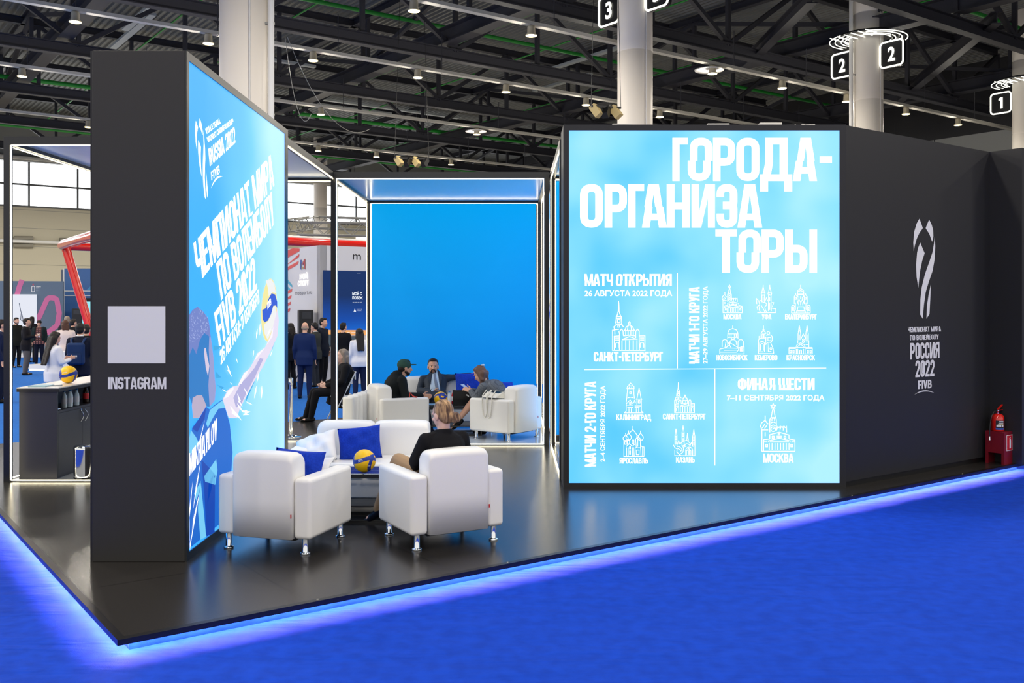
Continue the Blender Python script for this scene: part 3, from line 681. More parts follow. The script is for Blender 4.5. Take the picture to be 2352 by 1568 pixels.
    for (x, y, L, a) in ((600, 1400, 130, 1.0), (650, 1500, 80, -.3), (700, 1380, 90, .5), (820, 1200, 150, 1.75), (850, 1050, 130, 1.8), (880, 1200, 150, 1.6), (500, 1000, 100, 1.2), (590, 890, 60, 1.3), (560, 1480, 150, .9), (520, 1160, 50, .9), (830, 560, 120, 1.7), (790, 800, 90, 1.7), (860, 500, 140, 1.6), (430, 1240, 70, .6), (1000, 800, 80, 1.9), (980, 560, 90, 2.0), (680, 1230, 90, 1.1)):
        d = Vector((math.cos(a), math.sin(a))) * L; n_ = Vector((-d.y, d.x)) * .06
        f.poly([place(*crop4(x, y), 7), place(*crop4(x + d.x * .4 + n_.x, y + d.y * .4 + n_.y), 7), place(*crop4(x + d.x, y + d.y), 7), place(*crop4(x + d.x * .5 - n_.x, y + d.y * .5 - n_.y), 7)])
    f.build('printed_light_streaks', M_PRINTW, parent)
    for q in ([(340, 750), (430, 760), (400, 790), (345, 810)], [(365, 1040), (430, 1110), (370, 1120)], [(380, 1190), (460, 1220), (440, 1250)], [(740, 1180), (830, 1100), (700, 1400)], [(1000, 700), (1060, 640), (1000, 800)]): shape('printed_shard', [[crop4(*p) for p in q]], em('shard', (60, 170, 226)), 3)
    # lettering
    f = MB()
    def line(s, P_0, P_1, T_, gl=(), polys=None, gap=.035):
        M = affine((*art_uv(*P_0), 0), (*art_uv(*P_1), 0), (*art_uv(*T_), 0)); draw(f, polys or text_polys(s, gap, gl), lambda x, y: place(*M(x, y)[:2], 2))
    line('ЧЕМПИОНАТ МИРА', (455, 652), (630, 425), (444, 559), gl=(2, 10, 11)); line('ПО ВОЛЕЙБОЛУ', (508, 690), (632, 511), (496, 605), gl=(7,))
    line('FIVB 2022', (503, 802), (591, 661), (491.8, 719), gl=(0,)); line('26 АВГУСТА-11 СЕНТЯБРЯ', (507.5, 839), (595.5, 693), (504, 806))
    line('VOLLEYBALL', (473.6, 308.6), (507.6, 282.7), (470.7, 295.7)); line('WORLD CHAMPIONSHIP', (477, 328), (536.5, 282.7), (474.4, 316)); line('RUSSIA 2022', (482, 382), (541.3, 327), (478, 342))
    f.build('printed_lettering', M_PRINTW, parent)
    f = MB(); line('FIVB', (485.5, 414.7), (504.3, 397.4), (484.3, 395), gap=.06)
    for q in arcpoly(crop5(174, 846), crop5(246, 772), .12, .05): f.poly([place(*p, 2) for p in q])
    S, D_ = Vector(crop5(80, 420)), None
    a1, a2, a3 = Vector(crop5(80, 425)), Vector(crop5(103, 410)), Vector(crop5(143, 913))
    s1, s2, s3 = Vector((178, 123)), Vector((303, 135)), Vector((221, 1410))
    Ms = Matrix(((s2 - s1).to_tuple(), (s3 - s1).to_tuple())).transposed().inverted()
    for q in TROPHY:
        o = []
        for p in q:
            k = Ms @ (Vector(p) - s1); o.append(a1 + (a2 - a1) * k.x + (a3 - a1) * k.y)
        f.poly([place(*p, 2) for p in o])
    f.build('printed_emblem', M_PRINTW, parent)
poster(pil, lambda u, z, l: Vector((x0 + .004 + .0015 * l, u, z - PZ)))
# front of the pillar: pale square plate and lettering
f = MB(); a_, b_ = onY(248, 834, Y0), onY(380, 703, Y0); f.box(a_.x - PL.x, -.004, a_.z - PZ, b_.x - PL.x, .0, b_.z - PZ); f.build('blank_plate', M_VWHITE, pil)
f = MB(); M = affine(onY(248, 893, Y0 - .002) - PL, onY(382, 893, Y0 - .002) - PL, onY(248, 866, Y0 - .002) - PL); draw(f, text_polys('INSTAGRAM', .03), M); f.build('lettering', M_VWHITE, pil)

# ---- right lightbox with the host cities
XR0, XR1, YR = .566, 3.68, 10.60
RB = Vector(((XR0 + XR1) / 2, YR, PZ))
rbx = thing('host_city_light_box', 'big upright lightbox listing the host cities in white on pale blue', 'light box', RB)
f = MB(); f.box(XR0 - RB.x, 0, 0, XR1 - RB.x, .5, ZTOP - PZ); f.build('body', M_PILLAR, rbx, bevel=.004)
def rr(px, py): p = onY(px, py, YR - .012); return (p.x - RB.x, p.z - PZ)
sx0, sz0 = rr(1307, 1109); sx1, sz1 = rr(1928.5, 299.5)
f = MB(); e0, e1 = XR0 - RB.x, XR1 - RB.x; h = ZTOP - PZ
f.box(e0, -.014, 0, sx0, 0, h); f.box(sx1, -.014, 0, e1, 0, h); f.box(sx0, -.014, 0, sx1, 0, sz0); f.box(sx0, -.014, sz1, sx1, 0, h); f.build('screen_frame', M_BLACK, rbx)
f = MB(); f.box(sx0, -.005, sz0, sx1, 0, sz1); f.build('backlit_screen', screen_mat('city_sky', (92, 204, 250), (142, 226, 252), (178, 240, 254), 0, -4.2, 4.2, 1.0, 1.1, .8), rbx)
def PR(x, y, l=1): q = rr(x, y); return Vector((q[0], -.005 - .0015 * l, q[1]))
f = MB()
def ch(c, xa, xb, yt, yb, g=None):
    w_, ps = GL[c]; ps = glitch(ps, .47, g) if g else ps
    for p in ps: f.poly([PR(xa + (xb - xa) * x / w_, yb - (yb - yt) * y) for x, y in p])
for c, xa, xb, g in (('Г', 1544.7, 1580.4, None), ('О', 1584.6, 1637, -.045), ('Р', 1638, 1689, None), ('О', 1691.6, 1744.7, None), ('Д', 1746, 1820, None), ('А', 1823, 1879, -.02), ('-', 1881, 1913.5, None)): ch(c, xa, xb, 315.9, 415.4, g)
for c, xa, xb, g in (('О', 1332.4, 1385, None), ('Р', 1389, 1440, None), ('Г', 1443, 1479.5, None), ('А', 1472.5, 1529.5, .02), ('Н', 1531.6, 1585, None), ('И', 1588.8, 1642.4, None), ('З', 1646, 1693.8, None), ('А', 1694, 1751, None)): ch(c, xa, xb, 422.5, 522.5, g)
for c, xa, xb, g in (('Т', 1643.6, 1692.8, None), ('О', 1696.5, 1748.4, -.045), ('Р', 1749.8, 1800.7, None), ('Ы', 1803.6, 1877, None)): ch(c, xa, xb, 527, 626.4, g)
f.build('headline_lettering', M_PRINTW, rbx)
f = MB()
def hl(s, xa, xb, yt, yb, gl=(), font=None, bold=.02):
    ps = font_polys(s, bold) if font else text_polys(s, .03, gl)
    for p in ps: f.poly([PR(xa + (xb - xa) * x, yb - (yb - yt) * y) for x, y in p])
def vl(s, xt, xb, y0, y1, gl=(), font=None, bold=.02):
    """written upwards: cap tops at xt, baseline at xb, from y0 (bottom) to y1 (top)"""
    ps = font_polys(s, bold) if font else text_polys(s, .03, gl)
    for p in ps: f.poly([PR(xb + (xt - xb) * y, y0 + (y1 - y0) * x) for x, y in p])
hl('МАТЧ ОТКРЫТИЯ', 1342.3, 1543.2, 628.8, 656.5, (0, 5, 7, 11)); hl('26 АВГУСТА 2022 ГОДА', 1342.8, 1544, 666.6, 679.4, font=1)
hl('САНКТ-ПЕТЕРБУРГ', 1364, 1522.5, 808, 830, (6,)); vl('МАТЧИ 1-ГО КРУГА', 1583, 1607, 835, 658.6, (0,)); vl('27–29 АВГУСТА 2022 ГОДА', 1615, 1625, 834.5, 657.4, font=1)
hl('МОСКВА', 1662, 1703, 721.3, 733); hl('УФА', 1750, 1772, 721.3, 733); hl('ЕКАТЕРИНБУРГ', 1803.5, 1876, 721.5, 733.3)
hl('НОВОСИБИРСК', 1646, 1717, 815.2, 827); hl('КЕМЕРОВО', 1734, 1785.7, 815.2, 827); hl('КРАСНОЯРСК', 1807, 1872, 815.2, 827)
vl('МАТЧИ 2-ГО КРУГА', 1343.4, 1369, 1072, 875.7, (0, 8)); vl('2–4 СЕНТЯБРЯ 2022 ГОДА', 1379.3, 1389.5, 1060, 886, font=1)
hl('КАЛИНИНГРАД', 1416, 1495.7, 951.8, 964.3); hl('САНКТ-ПЕТЕРБУРГ', 1523, 1620.7, 950, 963); hl('ЯРОСЛАВЛЬ', 1423, 1488.6, 1051.3, 1064.3); hl('КАЗАНЬ', 1553, 1595.7, 1049.5, 1062.2)
hl('ФИНАЛ ШЕСТИ', 1695, 1871.4, 868.2, 895.8, (4, 6)); hl('7–11 СЕНТЯБРЯ 2022 ГОДА', 1670, 1894, 907.3, 919, font=1); hl('МОСКВА', 1753, 1822.7, 1041.5, 1061.8)
f.build('small_lettering', M_PRINTW, rbx)
f = MB()
def ln(p, q, t=1.6):
    for poly in ST([p, q], t): f.poly([PR(*x) for x in poly])
ln((1556.1, 627), (1556.1, 845.5)); ln((1342, 848.7), (1898, 845)); ln((1642.3, 846.5), (1642.3, 1068.6)); f.build('divider_lines', M_PRINTW, rbx)
# city pictograms: strokes in local pixel frames
def icon(strokes, box, src, t, nm):
    g = MB(); (ax, ay, bx, by) = src; (x0_, y0_, x1_, y1_) = box
    def mpp(x, y): return (x0_ + (x - ax) / (bx - ax) * (x1_ - x0_), y0_ + (y - ay) / (by - ay) * (y1_ - y0_))
    for s in strokes:
        cl = s[0] == 'c'; pts = [mpp(*p) for p in (s[1:] if cl else s)]
        for poly in ST(pts, t, closed=cl): g.poly([PR(*x) for x in poly])
    g.build(nm, M_PRINTW, rbx)
def arch(x0, x1, yb, yt, n=8):
    r = (x1 - x0) / 2; c = (x0 + x1) / 2; return [(x0, yb)] + [(c - r * math.cos(math.pi * k / n), yt + r - r * math.sin(math.pi * k / n)) for k in range(n + 1)] + [(x1, yb)]
def circ(cx, cy, r, n=14): return ['c'] + [(cx + r * math.cos(2 * math.pi * k / n), cy + r * math.sin(2 * math.pi * k / n)) for k in range(n)]
def rect_(x0, y0, x1, y1): return ['c', (x0, y0), (x1, y0), (x1, y1), (x0, y1)]
def onion(cx, yb, yt, w_):
    h = yb - yt; return [(cx, yt), (cx, yt + h * .25), (cx - w_ * .25, yt + h * .45), (cx - w_ * .5, yt + h * .65), (cx - w_ * .48, yt + h * .85), (cx - w_ * .3, yb), (cx + w_ * .3, yb), (cx + w_ * .48, yt + h * .85), (cx + w_ * .5, yt + h * .65), (cx + w_ * .25, yt + h * .45), (cx, yt + h * .25)]
SPB = [[(540, 1220), (1020, 1220)], [(545, 1220), (545, 930), (575, 925), (565, 880), (600, 850), (592, 820), (600, 750), (620, 690), (628, 650), (632, 540), (633, 510)], [(633, 510), (636, 540), (640, 650), (650, 690), (672, 750), (678, 820), (670, 845), (705, 880)],
       rect_(600, 735, 672, 760), rect_(615, 775, 655, 820), [(590, 850), (690, 850)], rect_(622, 860, 650, 885), [(575, 925), (640, 915)], [(578, 930), (580, 990)], [(628, 975), (632, 940)],
       [(570, 1220), (570, 1015), (645, 1012)], [(585, 1040), (640, 1040)], [(585, 1070), (640, 1070)], arch(590, 640, 1180, 1105), [(645, 1220), (645, 1000), (652, 940), (676, 915), (698, 940), (702, 1010)],
       [(680, 1065), (790, 1020), (900, 1060), (680, 1065)], [(702, 1010), (790, 1000), (875, 1010)], [(715, 935), (870, 932)], [(720, 935), (745, 880), (790, 855), (835, 880), (860, 932)], [(770, 860), (760, 935)], [(810, 860), (820, 932)], [(780, 850), (780, 820), (790, 805), (800, 820), (800, 850)],
       [(735, 940), (735, 1000)], [(770, 940), (770, 1000)], [(808, 940), (808, 1000)], [(845, 940), (845, 1000)], [(880, 1040), (880, 945), (905, 915), (930, 940), (932, 1220)], [(935, 1012), (1013, 1010), (1013, 1220)], [(945, 1040), (1000, 1040)], [(945, 1070), (1000, 1070)], arch(945, 995, 1180, 1105)] + [[(x, 1075), (x, 1215)] for x in (682, 735, 790, 845, 898)]
icon(SPB, (1405, 691.3, 1482.6, 805.3), (533, 510, 1020, 1225), 1.7, 'pictogram'); icon(SPB, (1548.4, 878, 1596, 948), (533, 510, 1020, 1225), 1.2, 'pictogram')
MSK = [[(728, 1098), (1158, 1098)], [(730, 1098), (730, 820), (712, 780), (725, 735), (772, 700), (772, 640)], [(772, 700), (795, 735), (815, 748)], [(735, 825), (810, 825)], [(735, 800), (770, 745)], [(765, 805), (800, 755)], [(772, 855), (772, 905)],
       [(832, 855), (832, 690), (850, 655), (872, 545)], [(880, 545), (900, 655), (915, 690), (918, 830)], [(845, 665), (905, 665)], arch(858, 892, 710, 672), [(845, 735), (875, 722), (905, 735)], [(845, 775), (875, 760), (905, 775)], circ(875, 815, 30), [(862, 815), (875, 812), (888, 800)],
       ['c', (875, 485), (884, 508), (906, 510), (889, 524), (896, 546), (875, 534), (854, 546), (861, 524), (845, 510), (866, 508)], [(918, 830), (935, 780), (948, 795), (962, 780), (962, 830), (975, 780), (990, 795), (1003, 780), (1003, 830), (1018, 780), (1030, 795), (1045, 780), (1048, 855)],
       [(832, 940), (832, 885), (953, 855), (1078, 890), (1078, 940)], [(752, 1098), (752, 950), (832, 940)], [(1078, 940), (1155, 955), (1155, 1098)], [(815, 975), (815, 965), (953, 930), (1092, 965), (1092, 975)], [(830, 978), (1075, 978)], [(755, 978), (800, 978)], [(1110, 978), (1150, 978)], rect_(862, 905, 885, 930), rect_(1015, 905, 1038, 930), [(920, 905), (985, 905)], [(920, 920), (985, 920)], circ(950, 878, 10),
       rect_(782, 1010, 802, 1042), rect_(1102, 1010, 1125, 1042)] + [[(x, 995), (x, 1080)] for x in (825, 861, 898, 934, 970, 1007, 1044, 1079)]
icon(MSK, (1746.4, 926.6, 1826.8, 1037.3), (708, 485, 1158, 1105), 1.7, 'pictogram'); icon(MSK, (1658.5, 654, 1705.4, 719), (708, 485, 1158, 1105), 1.2, 'pictogram')
UFA = [[(1115, 543), (1375, 543)], [(1375, 543), (1375, 490), (1310, 480)]]
for x in (1197, 1291): UFA += [[(x, 150), (x, 175), (x - 20, 260), (x - 28, 265), (x - 18, 300), (x - 18, 390)], [(x, 175), (x + 20, 260), (x + 28, 265), (x + 18, 300), (x + 18, 390)], [(x - 22, 262), (x + 22, 262)], [(x - 10, 300), (x, 285), (x + 10, 300)], [(x, 320), (x, 380)]]
UFA += [[(1273, 390), (1270, 520)], [(1309, 390), (1312, 520)], [(1291, 400), (1291, 500)], [(1225, 380), (1243, 330), (1262, 380)], [(1100, 340), (1135, 380), (1160, 370), (1180, 390), (1230, 400), (1250, 430), (1220, 460), (1230, 510), (1250, 540)], [(1100, 340), (1108, 420)], [(1135, 380), (1150, 430), (1110, 460), (1120, 500)], [(1150, 430), (1140, 500), (1160, 540)], [(1170, 440), (1205, 500), (1225, 540)], [(1320, 400), (1345, 400), (1325, 465)]]
icon(UFA, (1737, 654, 1783, 719), (1098, 150, 1380, 550), 1.3, 'pictogram')
EKB = [[(1595, 548), (1865, 548)], [(1728, 150), (1728, 200), (1690, 225), (1682, 270), (1775, 270), (1768, 225), (1728, 200)], [(1690, 245), (1728, 230), (1768, 245)], [(1685, 285), (1775, 285)], [(1685, 270), (1690, 320)], [(1775, 270), (1770, 320)]]
for x in (1658, 1800): EKB += [[(x, 265), (x, 285), (x - 20, 315), (x - 20, 420)], [(x, 285), (x + 22, 315), (x + 22, 420)], rect_(x - 8, 325, x + 8, 355)]
EKB += [[(1680, 420), (1705, 355), (1730, 400), (1755, 355), (1780, 420)], [(1705, 320), (1705, 345)], [(1728, 310), (1728, 345)], [(1752, 320), (1752, 345)], [(1680, 515), (1690, 460), (1775, 460), (1785, 515), (1680, 515)], [(1670, 548), (1670, 520), (1795, 520), (1795, 548)], arch(1598, 1645, 548, 440), arch(1820, 1866, 548, 440), rect_(1610, 470, 1628, 500), rect_(1832, 470, 1850, 500), [(1600, 515), (1640, 515)], [(1825, 515), (1865, 515)], [(1700, 400), (1700, 440)], [(1728, 405), (1728, 440)], [(1758, 400), (1758, 440)], [(1655, 400), (1655, 500)], [(1805, 400), (1805, 500)]]
icon(EKB, (1817, 654, 1862, 719), (1590, 150, 1870, 550), 1.3, 'pictogram')
NVS = [[(762, 728), (762, 770)], [(690, 920), (692, 830), (710, 790), (762, 770), (815, 790), (835, 830), (838, 920)], [(695, 845), (832, 845)], [(712, 850), (712, 885)], [(740, 850), (740, 885)], [(785, 850), (785, 885)], [(812, 850), (812, 885)], [(695, 895), (835, 895)], [(740, 905), (762, 925), (790, 905)], arch(612, 690, 1030, 925), arch(720, 815, 1000, 925), arch(838, 915, 1030, 925), [(665, 960), (650, 1050)], [(665, 960), (720, 970), (850, 1045)], [(690, 965), (740, 1040)], [(720, 1000), (650, 1050)], [(578, 1060), (650, 1045), (850, 1050), (840, 1080), (815, 1105), (578, 1105)], [(640, 1078), (825, 1075)], [(578, 1130), (925, 1130)], [(578, 1060), (578, 1130)], [(870, 1040), (925, 1030), (925, 1130)], rect_(868, 1050, 885, 1090), rect_(892, 1050, 908, 1090), [(850, 1045), (900, 1020)]]
icon(NVS, (1653, 747.6, 1710, 812.6), (575, 728, 928, 1130), 1.3, 'pictogram')
KEM = [[(1200, 735), (1200, 785)], circ(1200, 797, 9), [(1165, 905), (1168, 845), (1180, 820), (1200, 810), (1222, 820), (1232, 850)], arch(1180, 1200, 905, 850), arch(1205, 1222, 905, 850), [(1135, 930), (1160, 912), (1240, 905)], [(1138, 880), (1138, 930)], [(1130, 1125), (1130, 930)], arch(1145, 1215, 1100, 955), arch(1160, 1200, 1085, 985), [(1150, 1100), (1200, 1100)], circ(1268, 838, 20), [(1240, 870), (1268, 865), (1300, 865), (1322, 885), (1328, 930), (1310, 965), (1260, 970), (1230, 1000), (1235, 890)], rect_(1262, 900, 1305, 945), [(1250, 975), (1250, 1100)], [(1275, 980), (1270, 1100)], [(1300, 970), (1335, 1050), (1345, 1125)], circ(1305, 1055, 14), [(1285, 1095), (1310, 1095)], [(1130, 1125), (1345, 1125)]]
icon(KEM, (1742, 747.6, 1778, 812.6), (1127, 735, 1348, 1130), 1.3, 'pictogram')
KRS = [[(1565, 1130), (1895, 1130)]]
for x in (1712, 1821): KRS += [[(x, 735), (x - 18, 850), (x - 18, 935)], [(x, 735), (x + 18, 850), (x + 18, 935)], [(x - 18, 820), (x, 805), (x + 18, 820)], [(x, 860), (x, 935)]]
KRS += [[(1735, 920), (1767, 850), (1800, 920)], circ(1767, 930, 12), circ(1767, 960, 14), [(1690, 940), (1690, 980)], [(1845, 940), (1845, 1040)], [(1800, 945), (1845, 945)], [(1800, 965), (1845, 965)], [(1800, 1000), (1845, 1000)], [(1665, 1030), (1680, 1000), (1730, 975), (1780, 1000), (1795, 1030)], [(1680, 1030), (1730, 995), (1780, 1030)], [(1565, 1040), (1895, 1040)], [(1565, 1055), (1660, 1055)], [(1800, 1055), (1895, 1055)], [(1565, 1040), (1565, 1130)], [(1895, 1040), (1895, 1130)], rect_(1580, 1080, 1598, 1115), rect_(1620, 1080, 1638, 1115), rect_(1825, 1080, 1842, 1115), rect_(1862, 1080, 1880, 1115), arch(1718, 1742, 1130, 1075)] + [[(x, 1060), (x, 1125)] for x in (1668, 1690, 1770, 1793)]
icon(KRS, (1812, 747.6, 1866.6, 812.6), (1562, 735, 1898, 1130), 1.3, 'pictogram')
KLG = [[(695, 605), (940, 605)], [(720, 470), (738, 300), (730, 295), (735, 265), (755, 255), (757, 240), (776, 222), (795, 240), (797, 255), (820, 265), (822, 295), (815, 300), (825, 420)], [(733, 295), (822, 295)], [(755, 258), (797, 258)], [(760, 270), (760, 295)], [(790, 270), (790, 295)], rect_(765, 338, 788, 358), [(735, 415), (770, 405), (815, 412)], [(720, 580), (720, 490), (770, 440), (810, 490)], [(720, 505), (810, 505)], rect_(762, 470, 780, 492), [(828, 440), (818, 480)], [(828, 440), (842, 480)], [(886, 285), (860, 420), (850, 430), (922, 430), (912, 420), (886, 285)], [(858, 432), (858, 500)], [(915, 432), (915, 580)], rect_(875, 445, 898, 480), [(830, 515), (910, 515)], [(735, 530), (750, 540), (765, 530), (780, 540), (795, 530), (810, 540)], [(830, 530), (845, 540), (860, 530), (875, 540), (890, 530)], [(755, 550), (755, 600)], [(785, 550), (785, 600)], [(850, 550), (850, 600)], [(880, 550), (880, 600)], [(695, 605), (720, 580)], [(940, 605), (915, 580)]]
icon(KLG, (1434, 879, 1478, 949), (695, 220, 942, 610), 1.3, 'pictogram')
YAR = [[(685, 1168), (950, 1168)], onion(712, 960, 865, 65), onion(750, 950, 832, 70), [(806, 775), (806, 820), (775, 850), (750, 880)], [(806, 820), (830, 850), (855, 885)], onion(905, 955, 835, 70), [(690, 965), (690, 1168)], rect_(700, 975, 728, 1010), rect_(735, 960, 762, 1005), rect_(798, 955, 820, 1005), [(720, 1040), (735, 1020), (765, 1005), (795, 1035), (830, 1010)], [(725, 1168), (725, 1050)], [(745, 1168), (745, 1050)], rect_(762, 1040, 775, 1070), rect_(762, 1095, 775, 1140), [(800, 1168), (800, 1050)], [(815, 1168), (815, 1050)], circ(868, 905, 12), [(860, 920), (840, 945), (850, 1050)], [(878, 920), (900, 935), (905, 1050)], [(868, 930), (868, 1040)], [(835, 1055), (905, 1055), (912, 1168)], [(835, 1055), (830, 1168)], rect_(850, 1085, 885, 1145), [(930, 1168), (930, 1045), (950, 1045), (950, 1168)], [(912, 1030), (930, 1045)]]
icon(YAR, (1430.5, 978.4, 1480, 1049), (675, 775, 953, 1172), 1.3, 'pictogram')
KAZ = [[(1345, 1155), (1608, 1155)], [(1345, 1155), (1345, 1080)], [(1605, 1155), (1605, 960)]]
for x, y, w_ in ((1360, 810, 12), (1452, 770, 14), (1590, 820, 14)): KAZ += [[(x, y), (x - w_, y + 90), (x - w_, 1030)], [(x, y), (x + w_, y + 90), (x + w_, 1030)], [(x - w_, y + 95), (x + w_, y + 95)], [(x - w_, y + 140), (x + w_, y + 140)], [(x, y + 100), (x, y + 135)], [(x, y + 160), (x, y + 200)]]
KAZ += [[(1508, 865), (1500, 950)], [(1508, 865), (1520, 960)], [(1410, 1010), (1440, 975), (1500, 955), (1545, 1000)], [(1380, 1010), (1395, 960), (1412, 1010)], [(1540, 1030), (1560, 985), (1580, 1040)], [(1465, 1030), (1490, 1000), (1520, 1005), (1545, 1030)], [(1325, 1015), (1345, 1050), (1375, 1070), (1370, 1110), (1410, 1140), (1450, 1110), (1460, 1060), (1445, 1030), (1465, 1020), (1490, 1035), (1460, 1045)], [(1370, 1040), (1400, 1035), (1440, 1070), (1420, 1100)], [(1380, 1060), (1420, 1085)], [(1400, 1140), (1430, 1155)], arch(1485, 1575, 1155, 1045), arch(1495, 1518, 1145, 1085), arch(1530, 1552, 1145, 1085), circ(1522, 1072, 9)]
icon(KAZ, (1546, 977.5, 1597, 1046.6), (1322, 770, 1608, 1157), 1.3, 'pictogram')
# boxes lying on top of it
for i, (xa, xb, ht) in enumerate(((1405, 1450, .022), (1622, 1672, .024), (1742, 1792, .03))):
    a_, b_ = onY(xa, 290, YR + .2), onY(xb, 290, YR + .2); f = MB(); f.box(0, 0, 0, b_.x - a_.x, .16, ht * 1.6)
    f.build('led_driver', M_WHITEP, loc=(a_.x, YR + .12, ZTOP), tags=('flat white led driver box lying on top of the lightbox, %s' % ('beside the column' if i == 0 else 'middle one' if i == 1 else 'thickest one'), 'driver box', 'driver boxes on the lightbox'), bevel=.004)
f = MB(); a_ = onY(1830, 290, YR + .2); f.tube([(a_.x + .35 * math.sin(k * .35) * (k / 18) + k * .018, a_.y + .06 * math.cos(k), ZTOP + .012 + .012 * (k % 3)) for k in range(18)], .008, 6)
f.build('cable_coil', M_WHITEP, tags=('loose white cable lying on top of the lightbox', 'cable'))

# ---- dark walls on the right
p0 = Vector((3.68, 10.62, 0)); Lw = 3.12; pe = p0 + A * Lw
nw = -Vector((-A.y, A.x, 0)); nw = Vector((A.y, -A.x, 0))                          # towards the aisle
dw = thing('dark_side_wall', 'long dark booth wall with the grey trophy emblem', 'wall panel', p0 + Vector((0, 0, PZ)))
f = MB(); f.obox(A * (Lw / 2) - nw * .05 + zz * ((ZTOP - PZ) / 2 + .03), A, nw, zz, Lw / 2, .05, (ZTOP - PZ) / 2 - .03); f.build('panel', M_BLACK, dw)
f = MB(); f.obox(A * (Lw / 2) - nw * .06 + zz * .03, A, nw, zz, Lw / 2, .05, .03); f.build('recessed_base', m_trim, dw)
pw = p0 + nw * .003; o0 = p0 + Vector((0, 0, PZ))
def PW(px, py): return onPlane(px, py, pw, nw) - o0
f = MB()
for q in TROPHY: f.poly([PW(2080 + x / 5.6, 480 + y / 5.6) for x, y in q])
f.build('trophy_emblem', M_VWHITE, dw)
f = MB()
for s, a_, b_, c_ in (('ЧЕМПИОНАТ МИРА', (2086, 763), (2161.3, 760.7), (2085, 751)), ('ПО ВОЛЕЙБОЛУ', (2090.4, 781.3), (2156, 778.8), (2090, 769.6)), ('РОССИЯ', (2090.7, 825.5), (2157.8, 821.5), (2090.4, 787.6)), ('2022', (2102, 866.3), (2146, 863.4), (2102.5, 827.8)), ('FIVB', (2108.8, 893.3), (2139.7, 891), (2108.8, 873.8))):
    draw(f, text_polys(s, .04), affine(PW(*a_), PW(*b_), PW(*c_)))
for q in arcpoly((2100.4, 906), (2146, 902), -.17, -.06): f.poly([PW(*p) for p in q])
f.build('lettering', M_VWHITE, dw)
L2 = .41; q0 = pe; q1 = pe - B * L2
dr = thing('return_wall', 'short dark return wall behind the fire extinguisher', 'wall panel', q0 + Vector((0, 0, PZ)))
f = MB(); f.obox(-B * (L2 / 2) + A * .05 + zz * ((ZTOP - PZ) / 2), B, A, zz, L2 / 2, .05, (ZTOP - PZ) / 2); f.build('panel', M_BLACK, dr)
de = thing('end_wall', 'dark end wall at the frame edge beyond the extinguisher', 'wall panel', q1 + A * .1 + Vector((0, 0, PZ)))
f = MB(); f.obox(A * .5 + B * .1 + zz * ((ZTOP - PZ) / 2), A, B, zz, .5, .1, (ZTOP - PZ) / 2); f.build('panel', M_PILLAR, de)

# ---- open pavilions with led edges
def pavilion(name, label, x0, x1, y0, y1, ceil_m, floor_m, pw_=.07, bh=.085, faces='FBLR', top=4.03):
    c = Vector(((x0 + x1) / 2, y0, PZ)); t = thing(name, label, 'pavilion', c); X0, X1, Yd, H = x0 - c.x, x1 - c.x, y1 - y0, top - PZ
    for (x, y) in ((X0, 0), (X1, 0), (X0, Yd), (X1, Yd)):
        f = MB(); f.box(x - pw_ / 2, y - pw_ / 2, 0, x + pw_ / 2, y + pw_ / 2, H); f.build('post', M_ALU, t)
    for (xa, ya, xb, yb2) in ((X0, 0, X1, 0), (X0, Yd, X1, Yd), (X0, 0, X0, Yd), (X1, 0, X1, Yd)):
        f = MB(); d = Vector((xb - xa, yb2 - ya, 0)).normalized() * (pw_ / 2); f.bar(Vector((xa, ya, H - bh / 2)) + d, Vector((xb, yb2, H - bh / 2)) - d, pw_, bh); f.build('top_beam', M_ALU, t)
    if ceil_m:
        f = MB(); f.box(X0 + pw_ / 2, pw_ / 2, H - bh * .55, X1 - pw_ / 2, Yd - pw_ / 2, H - bh * .5); f.build('ceiling_panel', ceil_m, t)
    if floor_m:
        f = MB(); f.box(X0 + pw_ / 2, pw_ / 2, 0, X1 - pw_ / 2, Yd - pw_ / 2, .012); f.build('floor_panel', floor_m, t)
    e = .012; zt = H - bh - e; zb2 = .02
    def strip(a, b):
        f = MB(); f.bar(a, b, .010, .010); f.build('led_strip', M_LED, t)
    def face(ax, ay, bx, by, nx, ny):
        off = Vector((nx, ny, 0)) * (pw_ / 2 - .012); a = Vector((ax, ay, 0)); b = Vector((bx, by, 0)); d = (b - a).normalized() * (pw_ / 2 + e)
        for o_ in ((off, -off * .75) if ny > 0 else (off,)):
            a1, b1 = a + d + o_, b - d + o_
            strip(a1 + zz * zb2, a1 + zz * zt); strip(b1 + zz * zb2, b1 + zz * zt); strip(a1 + zz * zt, b1 + zz * zt)
            if o_ is off: strip(a1 + zz * zb2, b1 + zz * zb2)
    if 'F' in faces: face(X0, 0, X1, 0, 0, -1)
    if 'B' in faces: face(X0, Yd, X1, Yd, 0, 1)
    if 'L' in faces: face(X0, 0, X0, Yd, -1, 0)
    if 'R' in faces: face(X1, 0, X1, Yd, 1, 0)
    return t, c
m_ceil = mat('stretch_ceiling', (214, 230, 244), .22, spec=.4)
m_ceil2 = mat('stretch_ceiling_blue', (150, 206, 246), .2, spec=.4)
m_flo = mat('pale_glossy_floor', (196, 208, 222), .12, spec=.5)
pavilion('open_pavilion', 'open led edged pavilion frame around the bar counter', -5.75, -2.60, 10.97, 14.12, m_ceil, mat('grey_glossy_floor', (150, 154, 158), .15))
pavilion('open_pavilion', 'led edged pavilion with a blue wall around the seated trio', -2.57, .50, 13.85, 17.2, m_ceil2, m_flo)
pavilion('open_pavilion', 'led edged pavilion frame behind the host city lightbox', .585, 3.62, 11.16, 13.95, m_ceil2, m_flo, faces='FBL')
